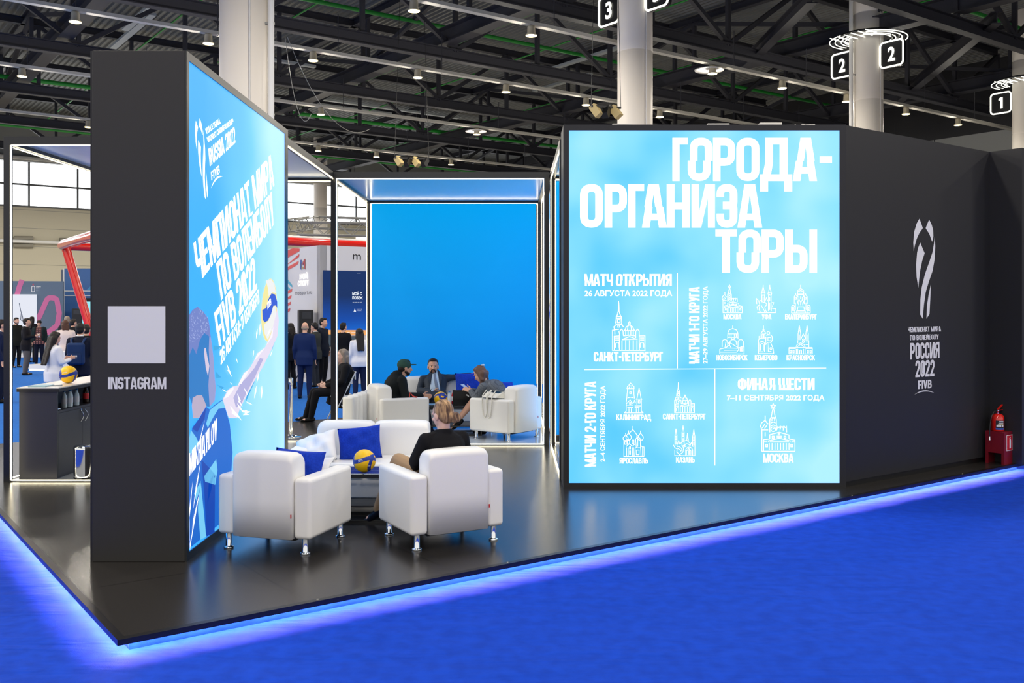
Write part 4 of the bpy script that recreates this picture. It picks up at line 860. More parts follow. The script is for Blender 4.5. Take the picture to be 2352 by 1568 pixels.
# blue wall panels, brightness put into the material as emission, paler upwards
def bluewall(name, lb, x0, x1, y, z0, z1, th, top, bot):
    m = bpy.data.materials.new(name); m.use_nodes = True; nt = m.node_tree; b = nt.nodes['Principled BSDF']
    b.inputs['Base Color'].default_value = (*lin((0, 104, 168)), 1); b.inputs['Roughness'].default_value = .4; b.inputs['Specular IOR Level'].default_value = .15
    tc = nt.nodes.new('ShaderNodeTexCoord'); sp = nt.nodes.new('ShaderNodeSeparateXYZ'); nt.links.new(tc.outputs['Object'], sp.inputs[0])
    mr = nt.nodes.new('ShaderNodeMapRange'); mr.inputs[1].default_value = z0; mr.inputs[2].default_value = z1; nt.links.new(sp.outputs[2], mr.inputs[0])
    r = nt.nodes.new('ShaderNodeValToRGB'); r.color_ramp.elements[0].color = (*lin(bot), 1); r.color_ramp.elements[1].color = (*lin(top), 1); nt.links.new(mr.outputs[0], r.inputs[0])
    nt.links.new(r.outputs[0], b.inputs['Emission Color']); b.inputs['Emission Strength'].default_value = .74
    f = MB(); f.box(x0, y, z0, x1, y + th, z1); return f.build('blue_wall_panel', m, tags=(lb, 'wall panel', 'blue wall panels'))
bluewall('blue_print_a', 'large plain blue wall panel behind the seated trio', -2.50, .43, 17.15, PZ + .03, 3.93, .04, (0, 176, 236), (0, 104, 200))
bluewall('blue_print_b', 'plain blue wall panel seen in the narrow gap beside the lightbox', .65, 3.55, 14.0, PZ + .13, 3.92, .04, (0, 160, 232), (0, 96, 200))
f = MB(); f.box(.62, 13.98, PZ, 3.6, 14.03, PZ + .12); f.build('plinth', M_ALU, tags=('black plinth strip under the blue panel in the narrow gap', 'plinth'))
# side lightbox inside the central pavilion: the same poster again
XS2 = .545
sb = thing('side_light_box', 'poster lightbox seen edge-on beside the seated trio', 'light box', (XS2 + .05, 17.1, PZ))
f = MB(); f.box(-.0, -2.95, .02, .03, 0, 3.83); f.build('body', M_ALU, sb)
f = MB(); f.box(-.006, -2.85, .09, 0, -.10, 3.76); f.build('backlit_screen', screen_mat('side_sky', (58, 176, 244), (112, 208, 250), (186, 240, 254), 1, -.1, -2.8, 1.0, .7, .35), sb)
kx = 2.75 / 3.215; poster(sb, lambda u, z, l: Vector((-.006 - .0015 * l, -.10 - (u - .062) * kx, (z - .164) * (3.67 / 3.87) + .09)))
# ================================================================= FURNITURE
def rz(a): return Matrix.Rotation(a, 3, 'Z')
def cushion_mb(wd, dp, ht, n=10, puff=1.0, pinch=.06, wr=.0, seed=1):
    """a stuffed cushion lying in its x-y plane, pointed corners, seam all round"""
    rnd = random.Random(seed); f = MB(); N = n
    ph = [rnd.uniform(0, 6.28) for _ in range(6)]
    def P(i, j, s):
        u = 2 * i / N - 1; v = 2 * j / N - 1
        k = (1 - abs(u) ** 2.6) * (1 - abs(v) ** 2.6)
        x = u * wd / 2 * (1 - pinch * (1 - v * v) * abs(u) ** 3 * 1.0); y = v * dp / 2 * (1 - pinch * (1 - u * u) * abs(v) ** 3)
        z = s * ht / 2 * max(k, 0) ** .55 * puff
        z += s * wr * max(k, 0) ** .5 * (math.sin(u * 7 + v * 5 + ph[0]) + math.sin(v * 9 - u * 4 + ph[1]) * .7 + math.sin(u * 13 + ph[2]) * .4)
        return (x, y, z)
    v = [P(i, j, 1) for j in range(N + 1) for i in range(N + 1)] + [P(i, j, -1) for j in range(N + 1) for i in range(N + 1)]
    o = (N + 1) ** 2; fs = []
    for j in range(N):
        for i in range(N):
            a = j * (N + 1) + i; fs.append((a, a + 1, a + N + 2, a + N + 1)); fs.append((o + a, o + a + N + 1, o + a + N + 2, o + a + 1))
    f.add(v, fs, 0, True); return f
def cushion(name, lb, m, size, loc, R, wr=.01, seed=1, group=None, n=16):
    f = cushion_mb(*size, n=n, wr=wr, seed=seed); f.v = [tuple(R @ Vector(p)) for p in f.v]
    return f.build(name, m, loc=loc, fix=True, tags=(lb, 'cushion', group))
def rbox(name, m, parent, x0, y0, z0, x1, y1, z1, bev=.04, seg=4):
    f = MB(); f.box(x0, y0, z0, x1, y1, z1); return f.build(name, m, parent, bevel=bev, seg=seg)
def back_mb(x0, x1, y0, y1, z0, z1, r=.055):
    """back rest: upright slab with softly rounded top and ends"""
    f = MB(); n = 6; prof = [(y0, z0), (y0, z0 + .3)]
    for k in range(n + 1): a = math.pi - math.pi / 2 * k / n; prof.append((y0 + r + r * math.cos(a), z1 - r + r * math.sin(a)))
    for k in range(n + 1): a = math.pi / 2 - math.pi / 2 * k / n; prof.append((y1 - r * 1.3 + r * 1.3 * math.cos(a), z1 - r * 1.3 + r * 1.3 * math.sin(a)))
    prof += [(y1, z0 + .3), (y1, z0)]
    xs = [x0, x0 + .006, x0 + .02, x0 + .05] + [x0 + .05 + (x1 - x0 - .1) * k / 6 for k in range(1, 6)] + [x1 - .05, x1 - .02, x1 - .006, x1]
    dr = [.042, .024, .009, .0] + [0] * 5 + [.0, .009, .024, .042]; L = len(xs); v = []; N = len(prof); zm = z1 - .14
    for i in range(L):
        s = (xs[i] - x0) / (x1 - x0); dome = .010 * (1 - (2 * s - 1) ** 2)
        for (y, z) in prof:
            t = max(0, (z - zm) / (z1 - zm)); v.append((xs[i], y + (dr[i] * .35 if y < (y0 + y1) / 2 else -dr[i] * .35), z - dr[i] * t + dome * t))
    fs = [(i * N + k, i * N + (k + 1) % N, (i + 1) * N + (k + 1) % N, (i + 1) * N + k) for i in range(L - 1) for k in range(N)]
    fs += [tuple(range(N)), tuple(range((L - 1) * N, L * N))[::-1]]
    f.add(v, fs, 0, True); return f
def chrome_leg(t, x, y, h=.13):
    f = MB(); f.lathe([(.038, 0), (.040, .006), (.040, .014), (.026, .018), (.024, .022), (.024, h)], 20, (x, y, 0)); f.build('leg', M_CHROME, t)
def armchair(lb, loc, ang):
    """origin on the floor, local +y is the way the sitter faces"""
    t = thing('armchair', lb, 'armchair', loc, ang, 'white leather armchairs')
    for s in (-1, 1): rbox('armrest', M_LEATHER, t, *(sorted((s * .43, s * .275))[0:1] + [-.36, .125] + sorted((s * .43, s * .275))[1:] + [.385, .615]), bev=.035)
    rbox('seat', M_LEATHER, t, -.275, -.18, .125, .275, .38, .42, bev=.04)
    back_mb(-.272, .272, -.385, -.15, .125, .80).build('backrest', M_LEATHER, t, fix=True)
    f = MB(); f.box(-.26, -.30, .10, .26, .33, .128); f.build('underframe', mat('black_underside', (20, 20, 20), .8), t)
    for x in (-.355, .355):
        for y in (-.305, .305): chrome_leg(t, x, y, .128)
    f = MB(); f.box(.268, -.392, .30, .276, -.386, .33); f.build('red_tag', mat('red_label', (200, 40, 50), .6), t)
    return t
def sofa(lb, loc, ang, inner=1.15):
    t = thing('sofa', lb, 'sofa', loc, ang, 'white two-seat sofas'); h = inner / 2
    for s in (-1, 1): a, b = sorted((s * (h + .19), s * h)); rbox('armrest', M_LEATHER, t, a, -.38, .125, b, .40, .60, bev=.045)
    rbox('seat_base', M_LEATHER, t, -h, -.2, .12, h, .36, .32, bev=.02)
    for s in (-1, 1):
        a, b = sorted((0.003 * s, s * h)); rbox('seat_cushion', M_LEATHER, t, a, -.18, .32, b, .40, .47, bev=.045)
        back_mb(a, b, -.40, -.15, .125, .80).build('back_cushion', M_LEATHER, t, fix=True)
    f = MB(); f.box(-h + .02, -.3, .10, h - .02, .33, .128); f.build('underframe', MATS['black_underside'], t)
    for x in (-h - .1, h + .1):
        for y in (-.31, .33): chrome_leg(t, x, y, .128)
    return t
def glass_table(lb, loc, ang, wd, dp, ht):
    t = thing('coffee_table', lb, 'coffee table', loc, ang, 'glass coffee tables'); x, y = wd / 2, dp / 2; b = .022
    f = MB()
    for (p, q) in (((-x, -y), (x, -y)), ((x, -y), (x, y)), ((x, y), (-x, y)), ((-x, y), (-x, -y))):
        f.bar((*p, ht - .03), (*q, ht - .03), b, .03)
    f.build('top_frame', M_TABLEBLACK, t)
    f = MB(); f.box(-x - .01, -y - .01, ht - .012, x + .01, y + .01, ht); f.build('glass_top', M_GLASS, t)
    f = MB(); f.box(-x + .01, -y + .01, .14, x - .01, y - .01, .155); f.build('lower_shelf', M_TABLEBLACK, t)
    f = MB()
    for (p, q) in (((-x, -y), (x, -y)), ((x, y), (-x, y)), ((x, -y), (x, y)), ((-x, -y), (-x, y))): f.bar((*p, .012), (*q, .012), b, .024)
    f.build('base_frame', M_TABLEBLACK, t)
    for sx in (-1, 1):
        for sy in (-1, 1):
            f = MB(); f.box(sx * x - b / 2, sy * y - b / 2, 0, sx * x + b / 2, sy * y + b / 2, ht - .015); f.build('leg', M_TABLEBLACK, t)
    f = MB(); f.box(-x, -.012, ht - .045, x, .012, ht - .02); f.build('cross_bar', M_TABLEBLACK, t)
    return t
m_byel = mat('ball_yellow', (255, 200, 8), .45, bump=.04, bscale=60); m_bblu = mat('ball_blue', (26, 54, 160), .45)
m_mark = mat('ball_mark', (220, 226, 240), .6)
def ball(lb, loc, R=Matrix.Identity(3), marks=(), r=.105):
    """volleyball: yellow panels with two crossing S-shaped blue bands"""
    t = thing('volleyball', lb, 'volleyball', loc, 0, 'yellow and blue volleyballs')
    f = MB(); n, m = 180, 110; v = []
    for i in range(m + 1):
        th = math.pi * i / m
        for k in range(n):
            a = 2 * math.pi * k / n; v.append(Vector((math.sin(th) * math.cos(a), math.sin(th) * math.sin(a), -math.cos(th))))
    def blue(p):
        x, y, z = p
        a = math.atan2(x, -y); c1 = abs(z - .17 - .17 * math.sin(2 * a + .3)) < .17
        c2 = abs(x - .62 - .12 * math.sin(2.6 * z + .4)) < .135 and z < .62
        c3 = abs(x + .88) < .08 and abs(z) < .75
        return c1 or c2 or c3
    fs = []; ms = []
    for i in range(m):
        for k in range(n):
            q = (i * n + k, i * n + (k + 1) % n, (i + 1) * n + (k + 1) % n, (i + 1) * n + k); c = (v[q[0]] + v[q[1]] + v[q[2]] + v[q[3]]) / 4
            fs.append(q); ms.append(1 if blue(c) else 0)
    f.add([R @ (p * r) for p in v], fs, 0, True); f.m = ms; f.build('shell', [m_byel, m_bblu], t, loc=(0, 0, r), fix=True)
    g = MB()
    for (s, az, el, tilt, wd, ht) in marks:
        ps = text_polys(s)
        for p in ps:
            o = []
            for (x, y) in p:
                px, py = (x - .5) * wd, (y - .5) * ht; px, py = px * math.cos(tilt) - py * math.sin(tilt), px * math.sin(tilt) + py * math.cos(tilt)
                a = az + px; e = el + py; o.append(Vector((math.cos(e) * math.sin(a), -math.cos(e) * math.cos(a), math.sin(e))) * (r * 1.006))
            g.poly(o)
    if marks: g.build('printed_mark', m_mark, t, loc=(0, 0, r))
    return t
# ---- front seating group
CHR = Vector((-.618, 8.326, PZ)); CHL = Vector((-1.918, 8.153, PZ))
aR = math.atan2(.875, -.485) - math.pi / 2; aL = math.atan2(.956, .292) - math.pi / 2
armchair('white leather armchair in front, with the bun-haired woman sitting in it', CHR, aR)
armchair('empty white leather armchair in front of the backlit player poster', CHL, aL)
sofa('white two-seat sofa with white and blue cushions behind the front armchairs', (-1.435, 9.76, PZ), math.pi)
cushion('cushion', 'royal blue square cushion leaning on the white sofa back', M_BLUEPILLOW, (.43, .34, .15), (-1.53, 9.66, PZ + .625), rz(.05) @ Matrix.Rotation(math.radians(70), 3, 'X') @ rz(.10), .008, 3, 'scatter cushions')
cushion('cushion', 'rumpled white cushion leaning on the blue one on the sofa', M_WHITEPILLOW, (.42, .42, .17), (-1.95, 9.58, PZ + .565), rz(-.35) @ Matrix.Rotation(math.radians(44), 3, 'X') @ rz(.45), .012, 5, 'scatter cushions')
cushion('cushion', 'royal blue cushion peeking over the empty front armchair', M_BLUEPILLOW, (.46, .42, .15), (-1.83, 8.17, PZ + .575), rz(aL + .10) @ Matrix.Rotation(math.radians(72), 3, 'X') @ rz(-.06), .008, 8, 'scatter cushions')
cushion('cushion', 'white cushion corner showing over the arm of the empty front armchair', M_WHITEPILLOW, (.40, .36, .14), (-1.76, 8.32, PZ + .545), rz(aL - .5) @ Matrix.Rotation(math.radians(40), 3, 'X') @ rz(.3), .01, 9, 'scatter cushions')
TB = Vector((-1.36, 9.06, PZ))
glass_table('black framed glass coffee table between front armchairs and sofa', TB, 0.0, .95, .36, .46)
bl = gnd(834, 1087, PZ + .46)
ball('yellow and blue volleyball on the glass table between the front armchairs', (bl.x, 8.93, PZ + .46), Matrix.Rotation(.0, 3, 'Z'), (('RUSSIA', -.22, .22, .30, .40, .09), ('2022', -.2, .10, .30, .46, .05), ('FIVB', .62, -.32, .2, .2, .14)))
f = MB(); f.box(0, 0, 0, .26, .2, .006); f.build('brochure', mat('teal_paper', (60, 176, 196), .6), loc=(-1.80, 8.92, PZ + .4605), tags=('teal brochure lying on the glass table behind the empty armchair', 'brochure'))
f = MB(); f.box(0, 0, 0, .2, .12, .004); f.build('leaflet', mat('white_paper', (236, 238, 240), .6), loc=(-1.83, 8.94, PZ + .4667), tags=('white leaflet lying on the teal brochure', 'leaflet'))
# ---- seating inside the central pavilion
PF = PZ + .012
CL = Vector((-1.77, 14.70, PF)); CR = Vector((-.08, 14.55, PF))
aCL = math.radians(25) - math.pi / 2; aCR = math.atan2(.6, -.8) - math.pi / 2
armchair('white armchair with the capped man sitting in it', CL, aCL)
armchair('white armchair with a tote bag hanging over its arm', CR, aCR)
sofa('white sofa against which the suited man sits, in the blue pavilion', (-1.12, 15.95, PF), math.pi, 1.35)
cushion('cushion', 'royal blue cushion behind the suited man under his stretched arm', M_BLUEPILLOW, (.46, .44, .15), (-.70, 15.72, PF + .685), rz(.0) @ Matrix.Rotation(math.radians(74), 3, 'X') @ rz(.04), .006, 11, 'scatter cushions')
cushion('cushion', 'royal blue cushion corner above the armchair with the tote bag', M_BLUEPILLOW, (.46, .42, .15), (-.08 - .02, 14.68, PF + .64), rz(aCR) @ Matrix.Rotation(math.radians(72), 3, 'X') @ rz(-.12), .006, 12, 'scatter cushions')
TC = Vector((-.93, 14.98, PF))
glass_table('black framed glass coffee table between the seated trio', TC, 0.03, .90, .50, .46)
tz = PF + .46
ball('yellow and blue volleyball on the glass table among the seated trio', (-1.10, 14.83, tz), rz(2.0) @ Matrix.Rotation(.5, 3, 'Y'), (('MIKASA', .55, -.1, .8, .5, .12),))
def bottle(lb, loc, body, cap, liquid=None, s=1.0, label=(214, 218, 230), grp='bottles'):
    t = thing('bottle', lb, 'bottle', loc, 0, grp)
    f = MB(); f.lathe([(0, 0), (.030 * s, .002), (.033 * s, .012), (.033 * s, .13 * s), (.028 * s, .155 * s), (.013 * s, .19 * s), (.0125 * s, .203 * s)], 16); f.build('body', body, t)
    f = MB(); f.lathe([(.0335 * s, .05 * s), (.0338 * s, .052 * s), (.0338 * s, .118 * s), (.0335 * s, .12 * s)], 16); f.build('paper_label', mat('paper_label_%d' % label[0], label, .5), t)
    f = MB(); f.lathe([(.0155 * s, .203 * s), (.0155 * s, .222 * s), (0, .223 * s)], 14); f.build('cap', cap, t)
    return t
m_pet = mat('clear_blue_plastic', (205, 222, 234), .1, spec=.6); m_capb = mat('blue_cap', (40, 120, 200), .4); m_cola = mat('dark_cola', (40, 14, 12), .12); m_capk = mat('black_cap', (16, 16, 18), .4)
bottle('clear water bottle with white label beside the ball of the seated trio', (-.965, 14.80, tz), m_pet, m_capb)
bottle('small red drink bottle with black cap beside the black laptop', (-.915, 15.03, tz), mat('red_drink', (160, 20, 34), .12), m_capk, label=(225, 228, 232))
bottle('red drink bottle with its label half hidden behind the laptop', (-.50, 15.02, tz), MATS['red_drink'], m_capk, label=(225, 228, 232))
lt = thing('laptop', 'open black laptop seen from behind its lid on the glass table', 'laptop', (-.745, 14.90, tz), .08)
f = MB(); f.box(-.17, .02, 0, .17, .25, .018); f.build('keyboard_base', m_capk, lt)
f = MB(); f.obox((0, -.015, .118), Vector((1, 0, 0)), Vector((0, -.24, .97)).normalized(), Vector((0, .97, .24)).normalized(), .172, .117, .006); f.build('lid', m_capk, lt, bevel=.004)
f = MB(); f.obox((.05, -.030, .15), Vector((.8, -.13, -.55)).normalized(), Vector((0, -.24, .97)).normalized(), Vector((0, .97, .24)).normalized(), .035, .012, .003); f.build('white_sticker', M_VWHITE, lt)
f = MB(); f.box(-.14, -.1, 0, .14, .1, .005); f.build('brochure', mat('pale_blue_paper', (170, 206, 226), .6), loc=(-1.27, 14.95, tz), tags=('pale blue brochure at the table end near the capped man', 'brochure'))
# tote bag and lanyard
tb = thing('tote_bag', 'white canvas tote bag hanging over the armchair arm', 'bag', (CR.x, CR.y, PF), aCR)
m_canvas = mat('white_canvas', (224, 222, 214), .8, bump=.1, bscale=150)
f = MB(); c = (.30, -.02, .615)
f.add([(.245, -.17, .622), (.245, .15, .622), (.45, .12, .64), (.45, -.14, .64), (.27, -.15, .72), (.27, .10, .74), (.37, .08, .72), (.37, -.12, .70)], [(0, 1, 5, 4), (1, 2, 6, 5), (2, 3, 7, 6), (3, 0, 4, 7), (0, 3, 2, 1)])
f.build('bag_body', m_canvas, tb, fix=True)
f = MB(); f.poly([(.27, -.15, .715), (.27, .10, .735), (.37, .08, .715), (.37, -.12, .695)]); f.build('bag_opening', m_capk, tb)
# (x across: the near arm of this chair is the local -x side)
for o in kids(tb): o.location = (0, 0, 0)
tb.scale = (-1, 1, 1)
for k, (ya, yb) in enumerate(((-.06, .04), (.02, .12))):
    f = MB(); pts = [(.34, ya, .74), (.44, ya, .66)] + [(.447, ya + (yb - ya) * (.5 - .5 * math.cos(math.pi * s)), .60 - .26 * math.sin(math.pi * s)) for s in np.linspace(0.05, .95, 9)] + [(.44, yb, .66), (.34, yb, .74)]
    f.tube(pts, .008, 8); f.build('strap', m_canvas, tb)
f = MB(); pr = CL + rz(aCL) @ Vector((.36, .12, .622)); f.tube([pr + Vector((-.03, 0, .005)), pr + Vector((-.02, 0, .07)), pr + Vector((.02, 0, .02)), pr + Vector((.06, -.02, .005)), pr + Vector((.09, -.02, .004))], .008, 8)
f.build('lanyard', mat('red_white_lanyard', (222, 70, 50), .6), tags=('red and white lanyard lying on the arm of the capped man\'s chair', 'lanyard'))
# white blocks behind the capped man's chair
for i in range(6):
    x, y = -2.46 + .035 * i, 14.12 + .19 * i
    rb = MB(); rb.box(-.05, -.04, 0, .12, .04, .66 + .004 * i)
    rb.build('folded_white_chair', mat('white_plastic', (226, 228, 232), .45), loc=(x + .02, y + .02, PF), bevel=.035, seg=4, tags=('upright white folded plastic seat in a row behind the capped man', 'folded seat', 'row of white folded seats'))
# ---- the bar counter in the open pavilion
bx0, bx1, by0, by1 = -5.67, -5.235, 11.06, 13.0; ZC = 1.165
bc = thing('bar_counter', 'dark bar counter with white worktop and an open bottle niche', 'counter', (bx0, by0, PZ))
W_, D_, H_ = bx1 - bx0, by1 - by0, ZC - PZ
m_cab = mat('charcoal_cabinet', (50, 50, 58), .45)
f = MB(); f.box(.0, .0, .012, W_, .025, H_ - .05); f.box(0, .025, .012, .03, D_, H_ - .05); f.box(0.03, D_ - .025, .012, W_, D_, H_ - .05); f.box(.03, .025, .012, W_ - .02, D_ - .025, .05); f.box(.03, .025, .76, W_ - .015, D_ - .025, .79); f.build('carcass', m_cab, bc)
f = MB(); f.box(-.02, -.02, H_ - .05, W_ + .03, D_ + .02, H_ - .012); f.build('worktop_edge', M_BLACK, bc)
f = MB(); f.box(-.02, -.02, H_ - .012, W_ + .03, D_ + .02, H_); f.build('worktop', mat('white_worktop', (226, 222, 216), .2), bc)
for i, (ya, yb) in enumerate(((.03, .66), (.665, 1.29), (1.295, D_ - .03))):
    f = MB(); f.box(W_ - .018, ya, .05, W_, yb, .76); d = f.build('door', m_cab, bc)
    hy = yb - .06 if i == 0 else ya + .05; g = MB(); g.tube([(W_ + .002 + .028 * math.sin(math.pi * s), hy + .02 * math.sin(math.pi * s), .60 + .14 * s) for s in np.linspace(0, 1, 9)], .006, 8); g.build('handle', M_CHROME, d)
    if i == 0: g = MB(); g.tube([(W_, hy, .75), (W_ + .012, hy, .75)], .009, 10); g.build('lock', M_CHROME, d)
ball('yellow and blue volleyball on the bar counter worktop', (-5.40, 11.70, ZC), rz(.6) @ Matrix.Rotation(.2, 3, 'X'), (('MIKASA', .0, .28, .25, .5, .12),))
nz = PZ + .79
for i, (x, y) in enumerate(((-5.32, 11.42), (-5.30, 11.52), (-5.33, 11.60), (-5.30, 11.70))):
    bottle('small clear water bottle with blue cap in the counter niche', (x, y, nz), m_pet, m_capb, grp='water bottles in the counter niche', s=.95)
bottle('dark cola bottle with red label in the counter niche', (-5.33, 12.02, nz), m_cola, m_capk, label=(200, 26, 36), grp='niche bottles', s=1.05)
f = MB(); f.box(0, 0, 0, .20, .22, .012); f.build('notepad', mat('blue_grey_pad', (150, 184, 200), .5), loc=(-5.60, 11.12, ZC), tags=('blue-grey notepad lying near the counter end', 'notepad'))
f = MB(); f.tube([(-5.38, 11.24, ZC + .006), (-5.30, 11.33, ZC + .006)], .005, 8); f.build('pen', mat('grey_pen', (120, 130, 140), .3), tags=('thin grey pen beside the notepad on the counter', 'pen'))
f = MB(); f.tube([(-5.29, 11.10, nz + .008), (-5.26, 11.16, nz + .02), (-5.27, 11.22, nz + .012)], .008, 8); f.build('bottle_opener', M_CHROME, tags=('small steel opener in the counter niche near its open end', 'opener'))
tbn = thing('pedal_bin', 'chrome pedal bin standing by the counter doors', 'bin', (-4.95, 11.14, PF))
f = MB(); f.lathe([(.118, 0), (.122, .008), (.122, .022)], 28); f.build('base_ring', M_TABLEBLACK, tbn)
f = MB(); f.lathe([(.120, .022), (.120, .335)], 28); f.build('body', M_CHROME, tbn)
f = MB(); f.lathe([(.123, .335), (.123, .36), (.112, .378), (.06, .388), (0, .39)], 28); f.build('lid', M_CHROME, tbn)
f = MB(); f.box(-.03, -.155, .008, .03, -.10, .016); f.build('pedal', M_TABLEBLACK, tbn)
# ---- stanchion
st = gnd(668, 1003); t = thing('stanchion_post', 'chrome queue post on a round base beside the poster wall', 'stanchion', st)
f = MB(); f.lathe([(.16, 0), (.16, .012), (.09, .03), (.03, .04)], 28); f.build('base', M_CHROME, t)
f = MB(); f.lathe([(.031, .035), (.031, .88)], 20); f.build('post', M_CHROME, t)
f = MB(); f.lathe([(.035, .80), (.036, .81), (.036, .895), (.03, .905), (0, .906)], 20); f.build('belt_head', M_CHROME, t)
# ---- fire extinguisher on its stand
ef = gnd(2310, 1067) - A * .04; es = thing('extinguisher_stand', 'dark red stand with a white extinguisher sign, by the return wall', 'stand', (ef.x, ef.y, PZ), math.atan2(A.y, A.x))
m_mar = mat('dark_red_paint', (120, 12, 32), .4)
f = MB(); w_, d_, h_ = .25, .24, .41
f.box(0, 0, .0, w_, .03, h_) if False else None
f.box(0, 0, 0, .02, .035, h_); f.box(0, d_ - .035, 0, .02, d_, h_); f.box(0, .035, .14, .02, d_ - .035, h_)
f.box(.02, 0, 0, w_, .02, h_); f.box(.02, d_ - .02, 0, w_, d_, h_); f.box(w_ - .02, .02, 0, w_, d_ - .02, h_); f.box(.02, .02, h_ - .02, w_ - .02, d_ - .02, h_ - .001); f.build('stand_body', m_mar, es)
f = MB(); f.box(.06, -.003, .17, .21, 0, .37); s = f.build('pictogram_plate', M_VWHITE, es)
f = MB(); f.box(.068, -.005, .178, .202, -.003, .362); f.build('red_field', mat('sign_red', (200, 20, 40), .5), s)
f = MB(); f.prism([(.125, -.005, .20), (.16, -.005, .20), (.16, -.005, .30), (.15, -.005, .32), (.14, -.005, .325), (.128, -.005, .315), (.125, -.005, .30)], (0, -.002, 0)); f.prism([(.115, -.005, .318), (.128, -.005, .318), (.15, -.005, .335), (.145, -.005, .345)], (0, -.002, 0)); f.build('extinguisher_symbol', M_VWHITE, s)
ec = Vector((ef.x, ef.y, PZ + .41)) + A * .10 + B * .13; te = thing('fire_extinguisher', 'red fire extinguisher with a black hose standing on its red stand', 'fire extinguisher', ec)
f = MB(); f.lathe([(0, 0), (.07, .002), (.075, .012), (.075, .17), (.068, .195), (.045, .215), (.025, .222)], 28); f.build('cylinder', M_RED, te)
f = MB()
lab = [(.0762 * math.cos(a), .0762 * math.sin(a)) for a in np.linspace(math.radians(225), math.radians(305), 14)]
for i in range(13): f.poly([(*lab[i], .02), (*lab[i + 1], .02), (*lab[i + 1], .14), (*lab[i], .14)])
lo_ = f.build('instruction_label', mat('label_black', (24, 26, 32), .5), te)
f = MB()
for (za, zb3, ia, ib, mi) in ((.125, .133, 5, 12, 0), (.105, .112, 4, 12, 0), (.06, .085, 1, 4, 0), (.06, .085, 5, 8, 0), (.06, .085, 9, 12, 0), (.022, .042, 0, 13, 1), (.09, .098, 3, 12, 2)):
    for i in range(ia, ib): f.poly([(lab[i][0] * 1.005, lab[i][1] * 1.005, za), (lab[i + 1][0] * 1.005, lab[i + 1][1] * 1.005, za), (lab[i + 1][0] * 1.005, lab[i + 1][1] * 1.005, zb3), (lab[i][0] * 1.005, lab[i][1] * 1.005, zb3)], mi)
f.build('label_print', [M_VWHITE, mat('label_blue', (30, 90, 190), .5), mat('label_cream', (226, 216, 150), .5)], lo_)
f = MB(); f.lathe([(.016, .22), (.016, .25), (.022, .252), (.022, .268), (0, .27)], 14); f.build('valve', M_CHROME, te)
f = MB(); f.bar((0, 0, .275), A * .11 + Vector((0, 0, .325)), .02, .012); f.bar((0, 0, .262), A * .12 + Vector((0, 0, .262)), .018, .008); f.build('squeeze_handle', M_RED, te)
f = MB(); f.tube([Vector((0, 0, .258)), -A * .03 + zz * .26, -A * .10 + B * .0 + zz * .25, -A * .16 + zz * .20, -A * .195 + zz * .10, -A * .205 + zz * 0, -A * .205 - zz * .06], .007, 10); f.build('hose', m_capk, te)
f = MB(); f.tube([-A * .205 - zz * .055, -A * .205 - zz * .10], [.010, .013], 10); f.build('nozzle', M_CHROME, te)
# ================================================================= PEOPLE
def Vv(*a): return Vector(a)
SKIN = mat('skin', (214, 166, 142), .5, spec=.35); SKIN2 = mat('skin_tan', (212, 162, 136), .5, spec=.35); SKIN3 = mat('skin_pale', (226, 184, 164), .5, spec=.35)
def cloth(n, c, r=.85): return mat('cloth_' + n, c, r, spec=.2, bump=.08, bscale=90)
HAIRM = {}
def hairm(n, c): return mat('hair_' + n, c, .55, spec=.35, bump=.3, bscale=120)
H_DARK = hairm('dark', (30, 22, 20)); H_BROWN = hairm('brown', (84, 54, 40)); H_GREY = hairm('grey', (150, 134, 118)); H_RED = hairm('reddish', (134, 84, 56)); H_BLOND = hairm('blond', (172, 146, 112)); H_BLACK = hairm('black', (18, 16, 18))
m_bun = noisemix('hair_streaked', (78, 52, 38), (184, 146, 104), 60, .5, .4, lo=.36, hi=.66, vec=(1, .35, .16))
def cap_prim(mb, p, r0, q, r1, n=12):
    p, q = Vector(p), Vector(q); d = q - p; L = d.length
    if L < 1e-5: mb.ell(p, (r0, r0, r0)); return
    pts = []; rr = []
    for k in range(5): a = math.pi / 2 * k / 4; pts.append(p - d / L * r0 * math.cos(a)); rr.append(max(r0 * math.sin(a), 1e-4))
    for k in range(5): a = math.pi / 2 * k / 4; pts.append(q + d / L * r1 * math.sin(a)); rr.append(max(r1 * math.cos(a), 1e-4))
    mb.tube(pts, rr, n)
def loft(mb, rings, lat, n=20):
    """rings: (centre, half width, half depth); lat: the body's left-right axis"""
    lat = Vector(lat).normalized(); C = [Vector(r[0]) for r in rings]; v = []
    for i, (c, hw, hd) in enumerate(rings):
        t = (C[min(i + 1, len(C) - 1)] - C[max(i - 1, 0)]).normalized(); x = (lat - t * lat.dot(t)).normalized(); y = t.cross(x)
        for k in range(n):
            a = 2 * math.pi * k / n; ca, sa = math.cos(a), math.sin(a); e = .8
            v.append(C[i] + x * (hw * math.copysign(abs(ca) ** e, ca)) + y * (hd * math.copysign(abs(sa) ** e, sa)))
    fs = [(i * n + k, i * n + (k + 1) % n, (i + 1) * n + (k + 1) % n, (i + 1) * n + k) for i in range(len(rings) - 1) for k in range(n)]
    fs += [tuple(range(n))[::-1], tuple(range((len(rings) - 1) * n, len(rings) * n))]
    mb.add(v, fs, 0, True)
